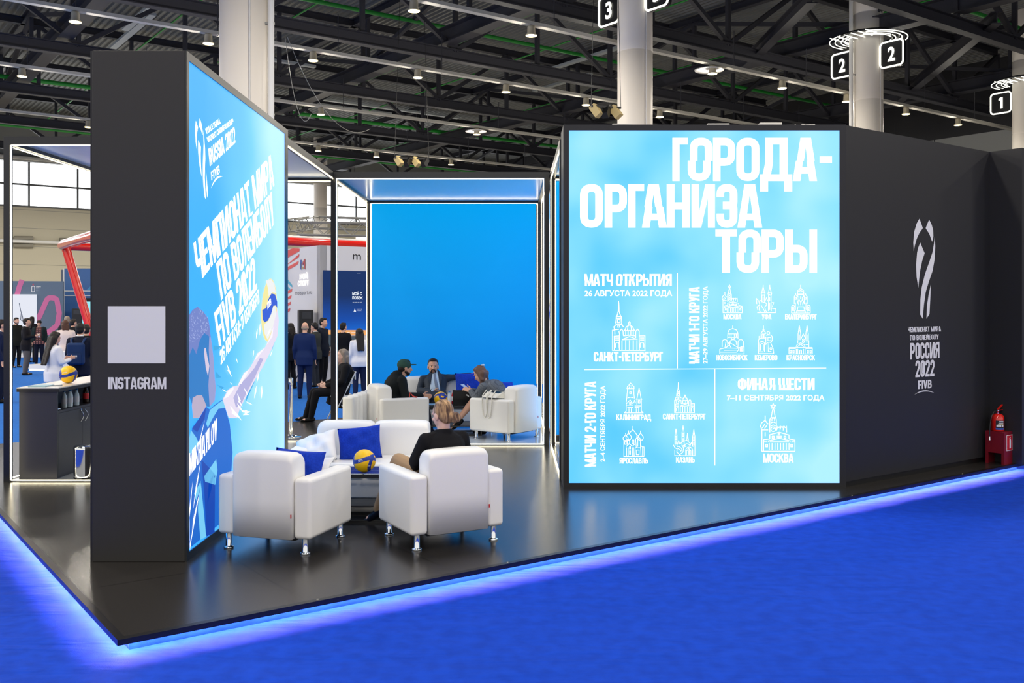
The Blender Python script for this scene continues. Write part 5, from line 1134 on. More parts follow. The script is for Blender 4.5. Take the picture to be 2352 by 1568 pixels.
def blob(name, mb, m, parent, vox=.012, smooth=3):
    """union of overlapping solids grown into one continuous skin"""
    me = mb.mesh(name, m); bm = bmesh.new(); bm.from_mesh(me); bmesh.ops.recalc_face_normals(bm, faces=bm.faces); bm.to_mesh(me); bm.free()
    o = bpy.data.objects.new(name, me); COL.objects.link(o)
    r = o.modifiers.new('r', 'REMESH'); r.mode = 'VOXEL'; r.voxel_size = vox; r.use_smooth_shade = True
    s = o.modifiers.new('s', 'SMOOTH'); s.factor = .5; s.iterations = smooth
    dg = bpy.context.evaluated_depsgraph_get(); ne = bpy.data.meshes.new_from_object(o.evaluated_get(dg)); ne.name = name
    o.modifiers.clear(); o.data = ne; bpy.data.meshes.remove(me)
    ne.materials.clear(); ne.materials.append(m); ne.polygons.foreach_set('use_smooth', [True] * len(ne.polygons))
    o.parent = parent; return o
def hand(mb, w, d, s, curl=.5, r=.0088, k=1.0):
    """palm and five fingers: wrist w, pointing d, thumb side s"""
    w, d, s = Vector(w), Vector(d).normalized(), Vector(s); s = (s - d * s.dot(d)).normalized(); n = d.cross(s)
    for o in (-.028, -.01, .01, .028): cap_prim(mb, w + s * o * .7, .014 * k, w + d * .088 * k + s * o, .0125 * k, 8)
    for o, L in ((.031, .068), (.011, .078), (-.010, .072), (-.030, .056)):
        b = w + d * .09 * k + s * o; m1 = b + (d * math.cos(curl * .7) + n * math.sin(curl * .7)) * L * .5; e = m1 + (d * math.cos(curl * 1.9) + n * math.sin(curl * 1.9)) * L * .55
        cap_prim(mb, b, r * 1.05, m1, r, 8); cap_prim(mb, m1, r, e, r * .85, 8)
    b = w + d * .03 + s * .03; m1 = b + (d * .55 + s * .75 + n * .2).normalized() * .042; e = m1 + (d * .9 + s * .2 + n * .25).normalized() * .034
    cap_prim(mb, b, .0115, m1, r * 1.1, 8); cap_prim(mb, m1, r * 1.1, e, r * .9, 8)
def stand(H=1.75, arms='down', lean=0.0, stride=.0, sw=1.0):
    k = H / 1.75; J = dict(pelvis=Vv(0, 0, .95), waist=Vv(0, .01, 1.10), chest=Vv(0, .0, 1.29), sh=Vv(0, -.012, 1.43), neck=Vv(0, -.01, 1.49), head=Vv(0, .03, 1.635),
             hipL=Vv(-.085, 0, .92), hipR=Vv(.085, 0, .92), kneeL=Vv(-.10, .02 + stride, .50), kneeR=Vv(.10, .02 - stride * .2, .50), ankL=Vv(-.11, -.03 + stride, .085), ankR=Vv(.11, -.03 - stride, .085),
             shL=Vv(-.185 * sw, -.01, 1.425), shR=Vv(.185 * sw, -.01, 1.425), elL=Vv(-.235, -.03, 1.14), elR=Vv(.235, -.03, 1.14), wrL=Vv(-.235, .05, .90), wrR=Vv(.235, .05, .90), hdL=Vv(0, .15, -1), hdR=Vv(0, .15, -1), thL=Vv(.3, 1, 0), thR=Vv(-.3, 1, 0))
    if arms in ('phone', 'hold'): J.update(elL=Vv(-.235, .02, 1.16), elR=Vv(.235, .02, 1.16), wrL=Vv(-.10, .27, 1.20), wrR=Vv(.10, .27, 1.20), hdL=Vv(.5, .8, .3), hdR=Vv(-.5, .8, .3), thL=Vv(0, 0, 1), thR=Vv(0, 0, 1))
    if arms == 'face': J.update(elR=Vv(.20, .16, 1.20), wrR=Vv(.09, .16, 1.46), hdR=Vv(-.2, -.1, 1), thR=Vv(-.6, -.6, .2))
    if arms == 'raise': J.update(elR=Vv(.22, .12, 1.22), wrR=Vv(.12, .34, 1.36), hdR=Vv(-.1, 1, .3), thR=Vv(0, 0, 1))
    if arms == 'hips': J.update(elL=Vv(-.34, -.08, 1.16), elR=Vv(.34, -.08, 1.16), wrL=Vv(-.19, .04, 1.02), wrR=Vv(.19, .04, 1.02), hdL=Vv(.3, .8, -.3), hdR=Vv(-.3, .8, -.3))
    for a in J:
        if a[:2] not in ('hd', 'th'): J[a] = J[a] * k
    if lean:
        R = Matrix.Rotation(-lean, 3, 'X'); pv = J['pelvis'].copy()
        for a in ('waist', 'chest', 'sh', 'neck', 'head', 'shL', 'shR', 'elL', 'elR', 'wrL', 'wrR'): J[a] = pv + R @ (J[a] - pv)
    J['k'] = k; return J
def person(label, loc, ang, J, S, group=None, vox=.014, face=False):
    """S: skin, hair, hairm, top, topm, legs, legm, shoe, yaw, pitch, ..."""
    t = thing('person', label, 'person', loc, ang, group); k = J.get('k', 1.0); g = S.get
    lat = (J['shR'] - J['shL']).normalized(); sk = g('skin', SKIN); bw = g('bw', 1.0)
    hs = k * g('hs', 1.0); HR = Matrix.Rotation(g('yaw', 0), 3, 'Z') @ Matrix.Rotation(g('pitch', 0), 3, 'X') @ Matrix.Rotation(g('roll', 0), 3, 'Y'); hc = J['head']
    def hp(x, y, z): return hc + HR @ (Vector((x, y, z)) * hs)
    def hell(mb, c, r): mb.ell(hp(*c), tuple(x * hs for x in r), R=HR)
    def torso(mb, i, top=True, low=.0):
        hx = .016 if i > 0 else 0
        R = [(J['pelvis'] - (J['waist'] - J['pelvis']).normalized() * (.09 + low), .152 * bw + i + hx, .105 + i + hx), (J['pelvis'], .168 * bw + i + hx, .120 + i + hx), (J['waist'], .145 * bw + i, .105 + i * 1.1), (J['chest'], .168 * bw + i, .118 + i), (J['sh'] * .55 + J['chest'] * .45, .172 * bw + i, .112 + i), (J['sh'], .145 * bw + i, .085 + i), (J['neck'], .07 + i * .6, .065 + i * .6)]
        loft(mb, R, lat)
        for s in 'LR': cap_prim(mb, J['neck'] - Vv(0, 0, .035), .050 + i, J['sh' + s] - (J['sh' + s] - J['sh']) * .06 - Vv(0, 0, .012), .052 + i)
    def arm(mb, s, i, end=1.0, rest=True):
        a, e, w_ = J['sh' + s], J['el' + s], J['wr' + s]; cap_prim(mb, a, .050 * k + i, e, .040 * k + i)
        cap_prim(mb, e, .040 * k + i, e + (w_ - e) * end, (.027 + .013 * (1 - end)) * k + i)
    def leg(mb, s, i, end=1.0):
        h, n, a = J['hip' + s], J['knee' + s], J['ank' + s]; cap_prim(mb, h, .088 * k + i, n, .058 * k + i); cap_prim(mb, n, .058 * k + i, n + (a - n) * .35, .056 * k + i); cap_prim(mb, n + (a - n) * .35, .056 * k + i, n + (a - n) * end, .037 * k + i)
    # body
    mb = MB(); torso(mb, -.004); cap_prim(mb, J['neck'] - Vv(0, 0, .03), .058 * k, hc + HR @ Vv(0, -.015, -.05) * hs, .052 * k)
    hell(mb, (0, -.012, .035), (.074, .094, .084)); hell(mb, (0, .018, -.03), (.061, .073, .088)); hell(mb, (0, .042, -.088), (.036, .034, .030)); hell(mb, (0, .03, -.06), (.05, .05, .045))
    cap_prim(mb, hp(0, .088, .012), .009 * hs, hp(0, .106, -.026), .0145 * hs); hell(mb, (.012, .098, -.03), (.009, .01, .008)); hell(mb, (-.012, .098, -.03), (.009, .01, .008))
    hell(mb, (0, .082, .028), (.05, .012, .012)); hell(mb, (0, .086, -.058), (.024, .011, .010))
    for s in (-1, 1): hell(mb, (s * .076, -.006, -.008), (.011, .024, .034)); hell(mb, (s * .034, .072, -.02), (.02, .016, .018))
    for s in 'LR':
        arm(mb, s, 0); hand(mb, J['wr' + s], J['hd' + s], J['th' + s], g('curl', .5), k=1.0)
        leg(mb, s, 0); d = J.get('toe' + s, Vv(0, 1, 0)); a = J['ank' + s]; cap_prim(mb, a - d * .03 - Vv(0, 0, .04 * k), .034 * k, a + d * .13 * k - Vv(0, 0, .05 * k), .028 * k)
    blob('body', mb, sk, t, vox, 3)
    # clothes
    tk = g('top', 'jacket'); i = {'jacket': .018, 'coat': .03, 'shirt': .009, 'blouse': .016, 'tee': .011}[tk]
    mb = MB(); torso(mb, i, low={'jacket': .10, 'coat': .22, 'shirt': .02, 'blouse': .08, 'tee': .06}[tk])
    for s in 'LR': arm(mb, s, i * .8, .42 if False else (0.93 if tk != 'tee' else .0))
    if tk == 'tee': pass
    if g('hood'):
        mb.ell(J['neck'] + Vv(0, -.09, .0), (.13, .075, .085)); mb.ell(J['neck'] + Vv(0, -.05, .05), (.10, .08, .06)); mb.ell(J['sh'] + Vv(0, -.12, -.07), (.12, .06, .10))
    elif tk in ('jacket', 'coat'): up_ = (J['neck'] - J['chest']).normalized(); fw_ = up_.cross(lat) * -1; fw_ = fw_ if fw_.y > 0 else -fw_; mb.tube([J['neck'] + lat * (.066 * math.cos(a)) + fw_ * (.062 * math.sin(a) - .004) + up_ * (.012 - .03 * max(0, math.sin(a))) for a in np.linspace(0, 2 * math.pi, 17)[:-1]], .021, 8, closed=True)
    blob({'jacket': 'jacket', 'coat': 'coat', 'shirt': 'shirt', 'blouse': 'blouse', 'tee': 'polo_shirt'}[tk], mb, g('topm'), t, vox, 4)
    if g('legs', 'trousers') == 'trousers':
        mb = MB(); loft(mb, [(J['pelvis'] - (J['waist'] - J['pelvis']).normalized() * .10, .15 * bw, .105), (J['pelvis'], .172 * bw, .125), ((J['pelvis'] * .6 + J['waist'] * .4), .160 * bw, .115)], lat)
        for s in 'LR': leg(mb, s, .013, 1.02)
        blob('trousers', mb, g('legm'), t, vox, 4)
    elif g('legs') == 'skirt':
        mb = MB(); loft(mb, [(J['pelvis'] - (J['waist'] - J['pelvis']).normalized() * .08, .17, .12), (J['pelvis'], .18, .135), ((J['pelvis'] + J['waist']) / 2, .16, .12)], lat)
        for s in 'LR': cap_prim(mb, J['hip' + s], .105, J['hip' + s] + (J['knee' + s] - J['hip' + s]) * .75, .075)
        blob('skirt', mb, g('legm'), t, vox, 4)
    for s in 'LR':
        mb = MB(); d = J.get('toe' + s, Vv(0, 1, 0)).normalized(); a = J['ank' + s]; up = J.get('up' + s, Vv(0, 0, 1))
        cap_prim(mb, a - d * .035 - up * .042 * k, .041 * k, a + d * .08 * k - up * .050 * k, .038 * k); cap_prim(mb, a + d * .06 * k - up * .052 * k, .037 * k, a + d * .165 * k - up * .060 * k, .024 * k)
        if g('legs', 'trousers') == 'trousers': cap_prim(mb, a - up * .03, .042 * k, a, .04 * k)
        blob('shoe', mb, g('shoe', cloth('black_shoe', (14, 13, 14), .4)), t, min(vox, .012), 2)
    # hair and headwear
    hk = g('hair', 'short'); hm_ = g('hairm', H_DARK); mb = MB()
    if hk in ('short', 'long', 'bun', 'crop'):
        e = .0085 if hk == 'crop' else .010
        hell(mb, (0, -.030, .042), (.075 + e, .084 + e, .083 + e)); hell(mb, (0, -.055, .0), (.068 + e, .055 + e, .075 + e))
        if hk in ('short', 'crop'): hell(mb, (0, .022 if hk == 'crop' else .03, .096), (.058, .052, .034))
        if hk == 'long':
            bk = g('hairlen', .30)
            for s in (-1, 1): cap_prim(mb, hp(s * .062, -.02, .06), .035 * hs, hp(s * .07, -.03, -.10), .034 * hs)
            nb = hp(0, -.075, -.02); fall = g('fall', Vv(0, -.30 if g('hairlen', .3) > .25 else -.14, -1)).normalized()
            for o in (-.055, -.02, .02, .055): cap_prim(mb, nb + HR @ Vv(o, 0, 0), .045 * hs, nb + HR @ Vv(o * 1.1, -.01, 0) + fall * bk, .022 * hs)
            cap_prim(mb, hp(-.03, .02, .09), .035, hp(.03, .02, .09), .035)
        if hk == 'bun':
            mb.ell(hp(.022, -.128, -.045), (.050 * hs, .044 * hs, .046 * hs), R=HR); cap_prim(mb, hp(.01, -.07, -.02), .06 * hs, hp(.02, -.115, -.04), .04 * hs)
            rn = random.Random(4)
            for q in range(14):
                a = rn.uniform(0, 6.28); c = hp(.022, -.145, -.045); cap_prim(mb, c + HR @ Vv(.034 * math.cos(a), -.010, .032 * math.sin(a)), .014, c + HR @ Vv(.030 * math.cos(a + 1.5), -.020, .028 * math.sin(a + 1.5)), .010, 6)
    if hk != 'bald' and mb.v: blob('hair', mb, hm_, t, min(vox, .010), 2)
    if hk == 'bald':
        hell(mb, (0, -.05, -.02), (.077, .05, .035)); blob('hair', mb, hm_, t, .010, 2)
    if g('cap'):
        mb = MB(); hell(mb, (0, -.022, .046), (.091, .112, .090)) ; c = blob('cap', mb, g('cap'), t, .009, 2)
        mb = MB(); n = 10; pts = []
        for a in np.linspace(-math.pi / 2, math.pi / 2, n): pts.append((.078 * math.sin(a), .07 + .10 * math.cos(a), .048 + .010 * math.cos(a)))
        top = [hp(*p) for p in pts]; mb.prism(top, HR @ Vv(0, 0, .010)); mb.build('cap_brim', g('cap'), c)
    if g('beard'):
        mb = MB(); hell(mb, (0, .040, -.088), (.045, .044, .034)); hell(mb, (0, .012, -.062), (.063, .062, .040)); hell(mb, (0, .088, -.045), (.03, .012, .007)) if g('beard') == 1 else None
        if g('beard') == 2:
            mb = MB(); hell(mb, (0, .050, -.096), (.036, .036, .026)); hell(mb, (0, .093, -.043), (.030, .011, .007))
            for s in (-1, 1): cap_prim(mb, hp(s * .027, .088, -.048), .008, hp(s * .034, .066, -.085), .011)
            for s in (-1, 1): cap_prim(mb, hp(s * .062, .0, -.03), .008, hp(s * .036, .058, -.10), .010)
        blob('beard', mb, g('beardm', H_DARK), t, .006, 2)
    if face:
        for s in (-1, 1):
            mb = MB(); mb.ell(hp(s * .030, .079, .010), (.013 * hs, .007 * hs, .0065 * hs), R=HR); e = mb.build('eye', mat('eye_white', (226, 222, 218), .3), t)
            mb = MB(); mb.ell(hp(s * .030 - .003, .0845, .010), (.006 * hs, .004 * hs, .0062 * hs), R=HR); mb.build('iris', mat('iris', (24, 18, 16), .2), e)
            mb = MB(); cap_prim(mb, hp(s * .014, .088, .0285), .0042 * hs, hp(s * .046, .077, .0275), .0034 * hs, 8); mb.build('eyebrow', H_DARK, t)
        mb = MB(); cap_prim(mb, hp(-.020, .089, -.060), .0042 * hs, hp(.020, .089, -.060), .0042 * hs, 8); mb.ell(hp(0, .092, -.061), (.016 * hs, .007 * hs, .006 * hs), R=HR); mb.build('mouth', mat('lips', (172, 104, 96), .5), t)
    return t, hp, J
def facing(deg): return math.radians(deg - 90)
BLACKJ = cloth('black', (18, 18, 22)); NAVY = cloth('navy', (24, 34, 66)); CHAR = cloth('charcoal', (42, 46, 54)); GREYT = cloth('grey_trouser', (96, 92, 92)); WHITES = cloth('white', (226, 226, 232)); PINKW = cloth('pale_pink', (232, 214, 208)); DKBLUE = cloth('dark_blue', (18, 24, 44)); BEIGE = cloth('beige', (176, 150, 116))
def sit(pel, neck, head, knL, knR, ankL, ankR, elL, elR, wrL, wrR, hdL, hdR, sw=.19, lat=(1, 0, 0), thL=(0, 0, 1), thR=(0, 0, 1), k=1.0):
    pel, neck, head = Vector(pel), Vector(neck), Vector(head); d = neck - pel; lat = Vector(lat).normalized(); up = d.normalized(); bk = up.cross(lat) * -1
    bow = lat.cross(up); bow = -bow if bow.y > 0 else bow
    c = lambda s, b: pel + d * s + bow * b
    J = dict(pelvis=pel, waist=c(.30, .03), chest=c(.64, .045), sh=c(.90, .02), neck=neck, head=head, hipL=pel - lat * .09 - Vv(0, 0, .02), hipR=pel + lat * .09 - Vv(0, 0, .02), kneeL=Vector(knL), kneeR=Vector(knR), ankL=Vector(ankL), ankR=Vector(ankR), elL=Vector(elL), elR=Vector(elR), wrL=Vector(wrL), wrR=Vector(wrR), hdL=Vector(hdL), hdR=Vector(hdR), thL=Vector(thL), thR=Vector(thR), k=k)
    J['shL'] = J['sh'] - lat * sw - up * .01; J['shR'] = J['sh'] + lat * sw - up * .01; return J
# ---- bun-haired woman in the front armchair (local frame of the chair)
JW = sit((0.0, -.01, .52), (-.01, -.075, .915), (-.015, -.06, 1.062), (-.21, .44, .615), (-.10, .47, .53), (-.28, .75, .15), (.02, .52, .085), (-.25, -.02, .68), (.23, -.04, .68), (-.14, .20, .58), (.12, .20, .58), (.5, .8, -.1), (-.5, .8, -.1), .172)
JW['toeL'] = Vv(-.5, .7, -.5); JW['hipL'] += Vv(.02, 0, .0)
person('person with a blond bun in black jacket, seen from behind in the front armchair', CHR, aR, JW, dict(hair='bun', hairm=m_bun, top='jacket', topm=BLACKJ, legm=cloth('tan_trouser', (172, 140, 104), .6), skin=SKIN3, yaw=.30, pitch=-.25, bw=.92, shoe=cloth('navy_shoe', (16, 20, 34), .4)), vox=.008)
# ---- capped man
JC = sit((-.02, -.07, .53), (-.03, .075, .90), (-.035, .155, 1.04), (-.16, .40, .50), (.14, .40, .50), (-.16, .50, .085), (.14, .50, .085), (-.27, .12, .62), (.24, .06, .63), (-.12, .40, .56), (.14, .36, .615), (.2, 1, 0), (.0, 1, -.1), .20)
person('bearded person in green cap and dark hooded jacket leaning forward', CL, aCL, JC, dict(hair='crop', hairm=H_DARK, top='coat', topm=cloth('green_black', (20, 26, 28)), legm=DKBLUE, skin=SKIN, hood=True, cap=cloth('cap_green', (52, 84, 76)), beard=1, pitch=-.08, yaw=-.1), vox=.008)
# ---- suited man
SO = Vector((-1.12, 16.0, PF))
JS = sit((.13, .30, .50), (.16, -.02, .845), (.19, .045, .985), (.26, .70, .53), (.02, .70, .53), (.28, .74, .085), (.0, .74, .085), (-.13, -.03, .80), (.41, .12, .60), (-.44, -.02, .845), (.17, .37, .60), (-1, 0, -.1), (-1, .1, -.15), .205, lat=(-1, 0, .06), thL=(0, .3, 1), thR=(0, .3, 1))
# (his left is the local +x side of the mirrored frame, so name the joints from the frame of the viewer)
JS['shL'], JS['shR'] = JS['sh'] + Vv(-.20, 0, -.0), JS['sh'] + Vv(.205, 0, -.02)
JS['hipL'], JS['hipR'] = JS['pelvis'] + Vv(-.09, 0, -.02), JS['pelvis'] + Vv(.09, 0, -.02); JS['kneeL'], JS['kneeR'] = Vv(.0, .70, .53), Vv(.27, .70, .53); JS['ankL'], JS['ankR'] = Vv(.0, .74, .085), Vv(.29, .74, .085)
SUIT = cloth('suit_grey', (52, 60, 72), .7)
ts, hpS, _ = person('person in grey suit and tie with a goatee facing out', SO, math.pi, JS, dict(hair='crop', hairm=H_DARK, top='jacket', topm=SUIT, legm=CHAR, skin=SKIN2, beard=2, hs=1.10, yaw=.10, pitch=.02, curl=.3), vox=.007, face=True)
# shirt front, tie and lapels lying on the chest
def onchest(x, s, out): # s along the spine 0..1, x sideways, out of the chest
    c = JS['pelvis'] + (JS['neck'] - JS['pelvis']) * s; up = (JS['neck'] - JS['pelvis']).normalized(); fw = Vv(0, up.z, -up.y).normalized(); return c + Vv(x, 0, 0) + fw * out
fo = lambda s: .150 - .035 * max(0, (s - .62) / .38) ** 1.0 - .03 * max(0, (.2 - s) / .2)
def sheet(name, pts, m, out, parent, th=.006):
    f = MB(); up = (JS['neck'] - JS['pelvis']).normalized(); fw = Vv(0, up.z, -up.y).normalized(); N = len(pts)
    v = []
    for (s, xa, xb) in pts:
        for j in range(7): x = xa + (xb - xa) * j / 6; v.append(onchest(x, s, fo(s) + out - .55 * (x - .0) ** 2))
    f.add(v, [(i * 7 + j, i * 7 + j + 1, i * 7 + j + 8, i * 7 + j + 7) for i in range(N - 1) for j in range(6)], 0, True); o = f.build(name, m, parent)
    md = o.modifiers.new('thick', 'SOLIDIFY'); md.thickness = th; md.offset = 0; return o
sheet('shirt_front', [(.02, -.085, .085), (.25, -.085, .075), (.45, -.075, .062), (.65, -.062, .05), (.85, -.048, .042), (1.0, -.04, .04)], cloth('pale_blue_shirt', (196, 214, 232)), .004, ts)
sheet('tie', [(-.02, -.075, -.025), (.25, -.05, -.002), (.5, -.03, .012), (.75, -.015, .018), (.90, -.010, .018), (.93, -.020, .028), (1.0, -.016, .024)], cloth('grey_tie', (124, 134, 152), .5), .013, ts)
sheet('lapel', [(.30, .072, .085), (.55, .058, .115), (.78, .046, .12), (.80, .046, .10), (1.0, .040, .062)], SUIT, .014, ts); sheet('lapel', [(.30, -.10, -.082), (.55, -.12, -.07), (.78, -.12, -.055), (.80, -.10, -.055), (1.0, -.062, -.042)], SUIT, .014, ts)
f = MB(); cap_prim(f, JS['neck'] + Vv(-.045, .05, .015), .014, JS['neck'] + Vv(.045, .05, .015), .014); cap_prim(f, JS['neck'] + Vv(-.055, -.01, .02), .014, JS['neck'] + Vv(-.04, .055, .0), .015); cap_prim(f, JS['neck'] + Vv(.055, -.01, .02), .014, JS['neck'] + Vv(.04, .055, .0), .015); blob('shirt_collar', f, MATS['cloth_pale_blue_shirt'], ts, .006, 1)
f = MB(); cap_prim(f, JS['wrR'] + (JS['elR'] - JS['wrR']) * .10, .037, JS['wrR'] + (JS['elR'] - JS['wrR']) * .0, .036); f.build('shirt_cuff', MATS['cloth_pale_blue_shirt'], ts)
# ---- woman in the checked blazer
mchk = noisemix('blazer_check', (92, 98, 108), (118, 124, 132), 30, .8, .2); nt = mchk.node_tree; bs = nt.nodes['Principled BSDF']
tc = nt.nodes.new('ShaderNodeTexCoord'); bk_ = nt.nodes.new('ShaderNodeTexBrick'); bk_.offset = 0; bk_.inputs['Scale'].default_value = 1; bk_.inputs['Brick Width'].default_value = .03; bk_.inputs['Row Height'].default_value = .03; bk_.inputs['Mortar Size'].default_value = .002
bk_.inputs['Color1'].default_value = (*lin((96, 102, 112)), 1); bk_.inputs['Color2'].default_value = (*lin((106, 112, 120)), 1); bk_.inputs['Mortar'].default_value = (*lin((78, 83, 92)), 1)
mpp_ = nt.nodes.new('ShaderNodeMapping'); mpp_.inputs['Rotation'].default_value = (.9, .2, 0); nt.links.new(tc.outputs['Object'], mpp_.inputs[0]); nt.links.new(mpp_.outputs[0], bk_.inputs['Vector']); nt.links.new(bk_.outputs['Color'], bs.inputs['Base Color'])
JB = sit((.0, .02, .52), (-.15, .27, .80), (-.19, .365, .955), (-.20, .46, .57), (.06, .46, .52), (-.26, .74, .24), (.06, .52, .085), (-.33, .34, .60), (.10, .42, .62), (-.30, .46, .70), (-.18, .54, .70), (-.2, .9, .35), (-.5, .75, .3), .175, thL=(.6, 0, .6), thR=(-.6, 0, .6))
JB['toeL'] = Vv(-.2, .8, -.6); JB['upL'] = Vv(-.1, .55, .8)
tw, hpB, _ = person('long-haired person in grey checked blazer bent over a phone', CR, aCR, JB, dict(hair='long', hairm=hairm('ash_brown', (104, 78, 68)), hairlen=.26, fall=Vv(.02, .12, -1), top='jacket', topm=mchk, legs='skirt', legm=DKBLUE, skin=SKIN, pitch=-.55, yaw=.12, bw=.92), vox=.008)
f = MB(); f.obox(hpB(-.0, -.115, .095), Vv(1, 0, 0), Vv(0, .9, .3).normalized(), Vv(0, -.3, .9).normalized(), .035, .012, .010); f.build('hair_clip', M_VWHITE, tw, bevel=.004)
ph = CR + rz(aCR) @ Vv(-.275, .585, .755); f = MB(); d = rz(aCR) @ Vv(0, .8, .45).normalized(); s = rz(aCR) @ Vv(1, 0, 0); f.obox((0, 0, 0), s, d, s.cross(d), .036, .075, .005)
f.build('smartphone', mat('pale_blue_phone', (150, 180, 220), .3), loc=ph, bevel=.003, tags=('pale blue smartphone in the hands of the person in the checked blazer', 'phone'))

# ---- visitors beyond the booth
def at(px, Y): return Vector(((px - CX) / F * Y, Y, 0))
mpl = mat('plaid', (150, 104, 98), .85); nt = mpl.node_tree; tc = nt.nodes.new('ShaderNodeTexCoord'); bk_ = nt.nodes.new('ShaderNodeTexBrick'); bk_.offset = 0; bk_.inputs['Scale'].default_value = 1; bk_.inputs['Brick Width'].default_value = .09; bk_.inputs['Row Height'].default_value = .07; bk_.inputs['Mortar Size'].default_value = .02
for kk, cc in (('Color1', (196, 132, 122)), ('Color2', (160, 108, 100)), ('Mortar', (70, 42, 46))): bk_.inputs[kk].default_value = (*lin(cc), 1)
mp3 = nt.nodes.new('ShaderNodeMapping'); mp3.inputs['Rotation'].default_value = (1.5708, 0, 0); nt.links.new(tc.outputs['Object'], mp3.inputs[0]); nt.links.new(mp3.outputs[0], bk_.inputs['Vector']); nt.links.new(bk_.outputs['Color'], nt.nodes['Principled BSDF'].inputs['Base Color'])
GR = 'visitors in the hall beyond the booth'
CROWD = [
 (3, 20.9, 1.80, 20, 'down', 'jacket', NAVY, DKBLUE, 'short', H_DARK, 'person in dark suit with white collar outside the pavilion post', {}),
 (37, 33.0, 1.70, -30, 'down', 'jacket', cloth('olive_black', (26, 28, 24)), BLACKJ, 'short', H_DARK, 'bearded person in dark jacket just inside the pavilion post', dict(beard=1)),
 (60, 29.4, 1.72, 15, 'hold', 'jacket', cloth('dark_jacket', (28, 26, 30)), GREYT, 'short', H_DARK, 'person in dark jacket and grey trousers holding a white cup, in profile', dict(pitch=.15)),
 (73, 36.0, 1.70, 80, 'down', 'jacket', BLACKJ, BLACKJ, 'long', H_DARK, 'dark-haired person in black, half hidden behind the one with the white cup', {}),
 (90, 33.8, 1.60, -75, 'down', 'shirt', mpl, DKBLUE, 'short', H_BROWN, 'person in a pink plaid shirt and dark cap standing by the pink billboard', dict(cap=cloth('dark_cap', (40, 44, 40)), vest=1)),
 (124, 17.6, 1.62, 55, 'phone', 'blouse', WHITES, BLACKJ, 'long', H_DARK, 'person with very long dark hair and white blouse beside the counter ball', dict(hairlen=.50, pitch=-.3)),
 (150, 25.6, 1.72, 120, 'phone', 'blouse', PINKW, PINKW, 'long', H_BROWN, 'person with brown hair in a pale pink top seen from behind', dict(hairlen=.12)),
 (154, 29.5, 1.78, 100, 'down', 'jacket', CHAR, CHAR, 'short', H_GREY, 'grey-haired person whose head shows over the pale pink top', {}),
 (167, 29.0, 1.70, 60, 'down', 'jacket', BLACKJ, BLACKJ, 'short', H_DARK, 'dark-haired person partly hidden to the right of the pale pink top', {}),
 (184, 18.6, 1.76, 95, 'phone', 'jacket', DKBLUE, DKBLUE, 'short', H_BLACK, 'person in a dark jacket wearing the blue backpack', {}),
 (198, 20.6, 1.70, 95, 'down', 'jacket', BLACKJ, BLACKJ, 'short', H_DARK, 'dark-haired person at the pillar edge behind the backpack wearer', {}),
 (668, 24.4, 1.66, 150, 'phone', 'jacket', cloth('black_suit', (16, 17, 24)), BLACKJ, 'long', H_DARK, 'dark-haired person in black at the edge of the poster wall', dict(hairlen=.22)),
 (700, 21.9, 1.73, 88, 'down', 'jacket', cloth('navy_suit', (22, 40, 84)), cloth('navy_trouser', (20, 34, 72)), 'bald', H_GREY, 'bald person in a navy blue suit seen from behind', {}),
 (724, 25.0, 1.66, 165, 'face', 'jacket', cloth('grey_green_suit', (50, 54, 54)), CHAR, 'short', H_BLACK, 'dark-haired person in grey suit with a hand at the face', dict(pitch=-.2)),
 (741, 25.4, 1.78, -20, 'down', 'jacket', cloth('midnight_suit', (22, 28, 42)), BLACKJ, 'short', H_BLACK, 'tall dark-haired person in suit looking towards the led post', {}),
 (693, 27.4, 1.76, 95, 'down', 'jacket', BLACKJ, BLACKJ, 'short', H_BLOND, 'fair-haired person whose head shows just behind the bald head', {}),
 (681, 27.8, 1.58, -80, 'down', 'jacket', WHITES, BLACKJ, 'short', H_BLOND, 'fair-haired person with glasses facing out behind the navy suit', dict(glasses=1)),
 (727, 27.6, 1.74, 110, 'down', 'jacket', CHAR, CHAR, 'short', H_RED, 'reddish-haired person behind the one with a hand at the face', {}),
 (788, 25.0, 1.66, 70, 'phone', 'tee', cloth('black_tee', (18, 18, 24)), BEIGE, 'short', H_BLACK, 'person in black polo shirt and beige trousers before the blue screen', dict(yaw=-.2)),
 (826, 21.2, 1.60, 110, 'down', 'shirt', WHITES, NAVY, 'long', H_BLACK, 'person with long black hair in a white shirt beside the blue wall edge', dict(hairlen=.36)),
]
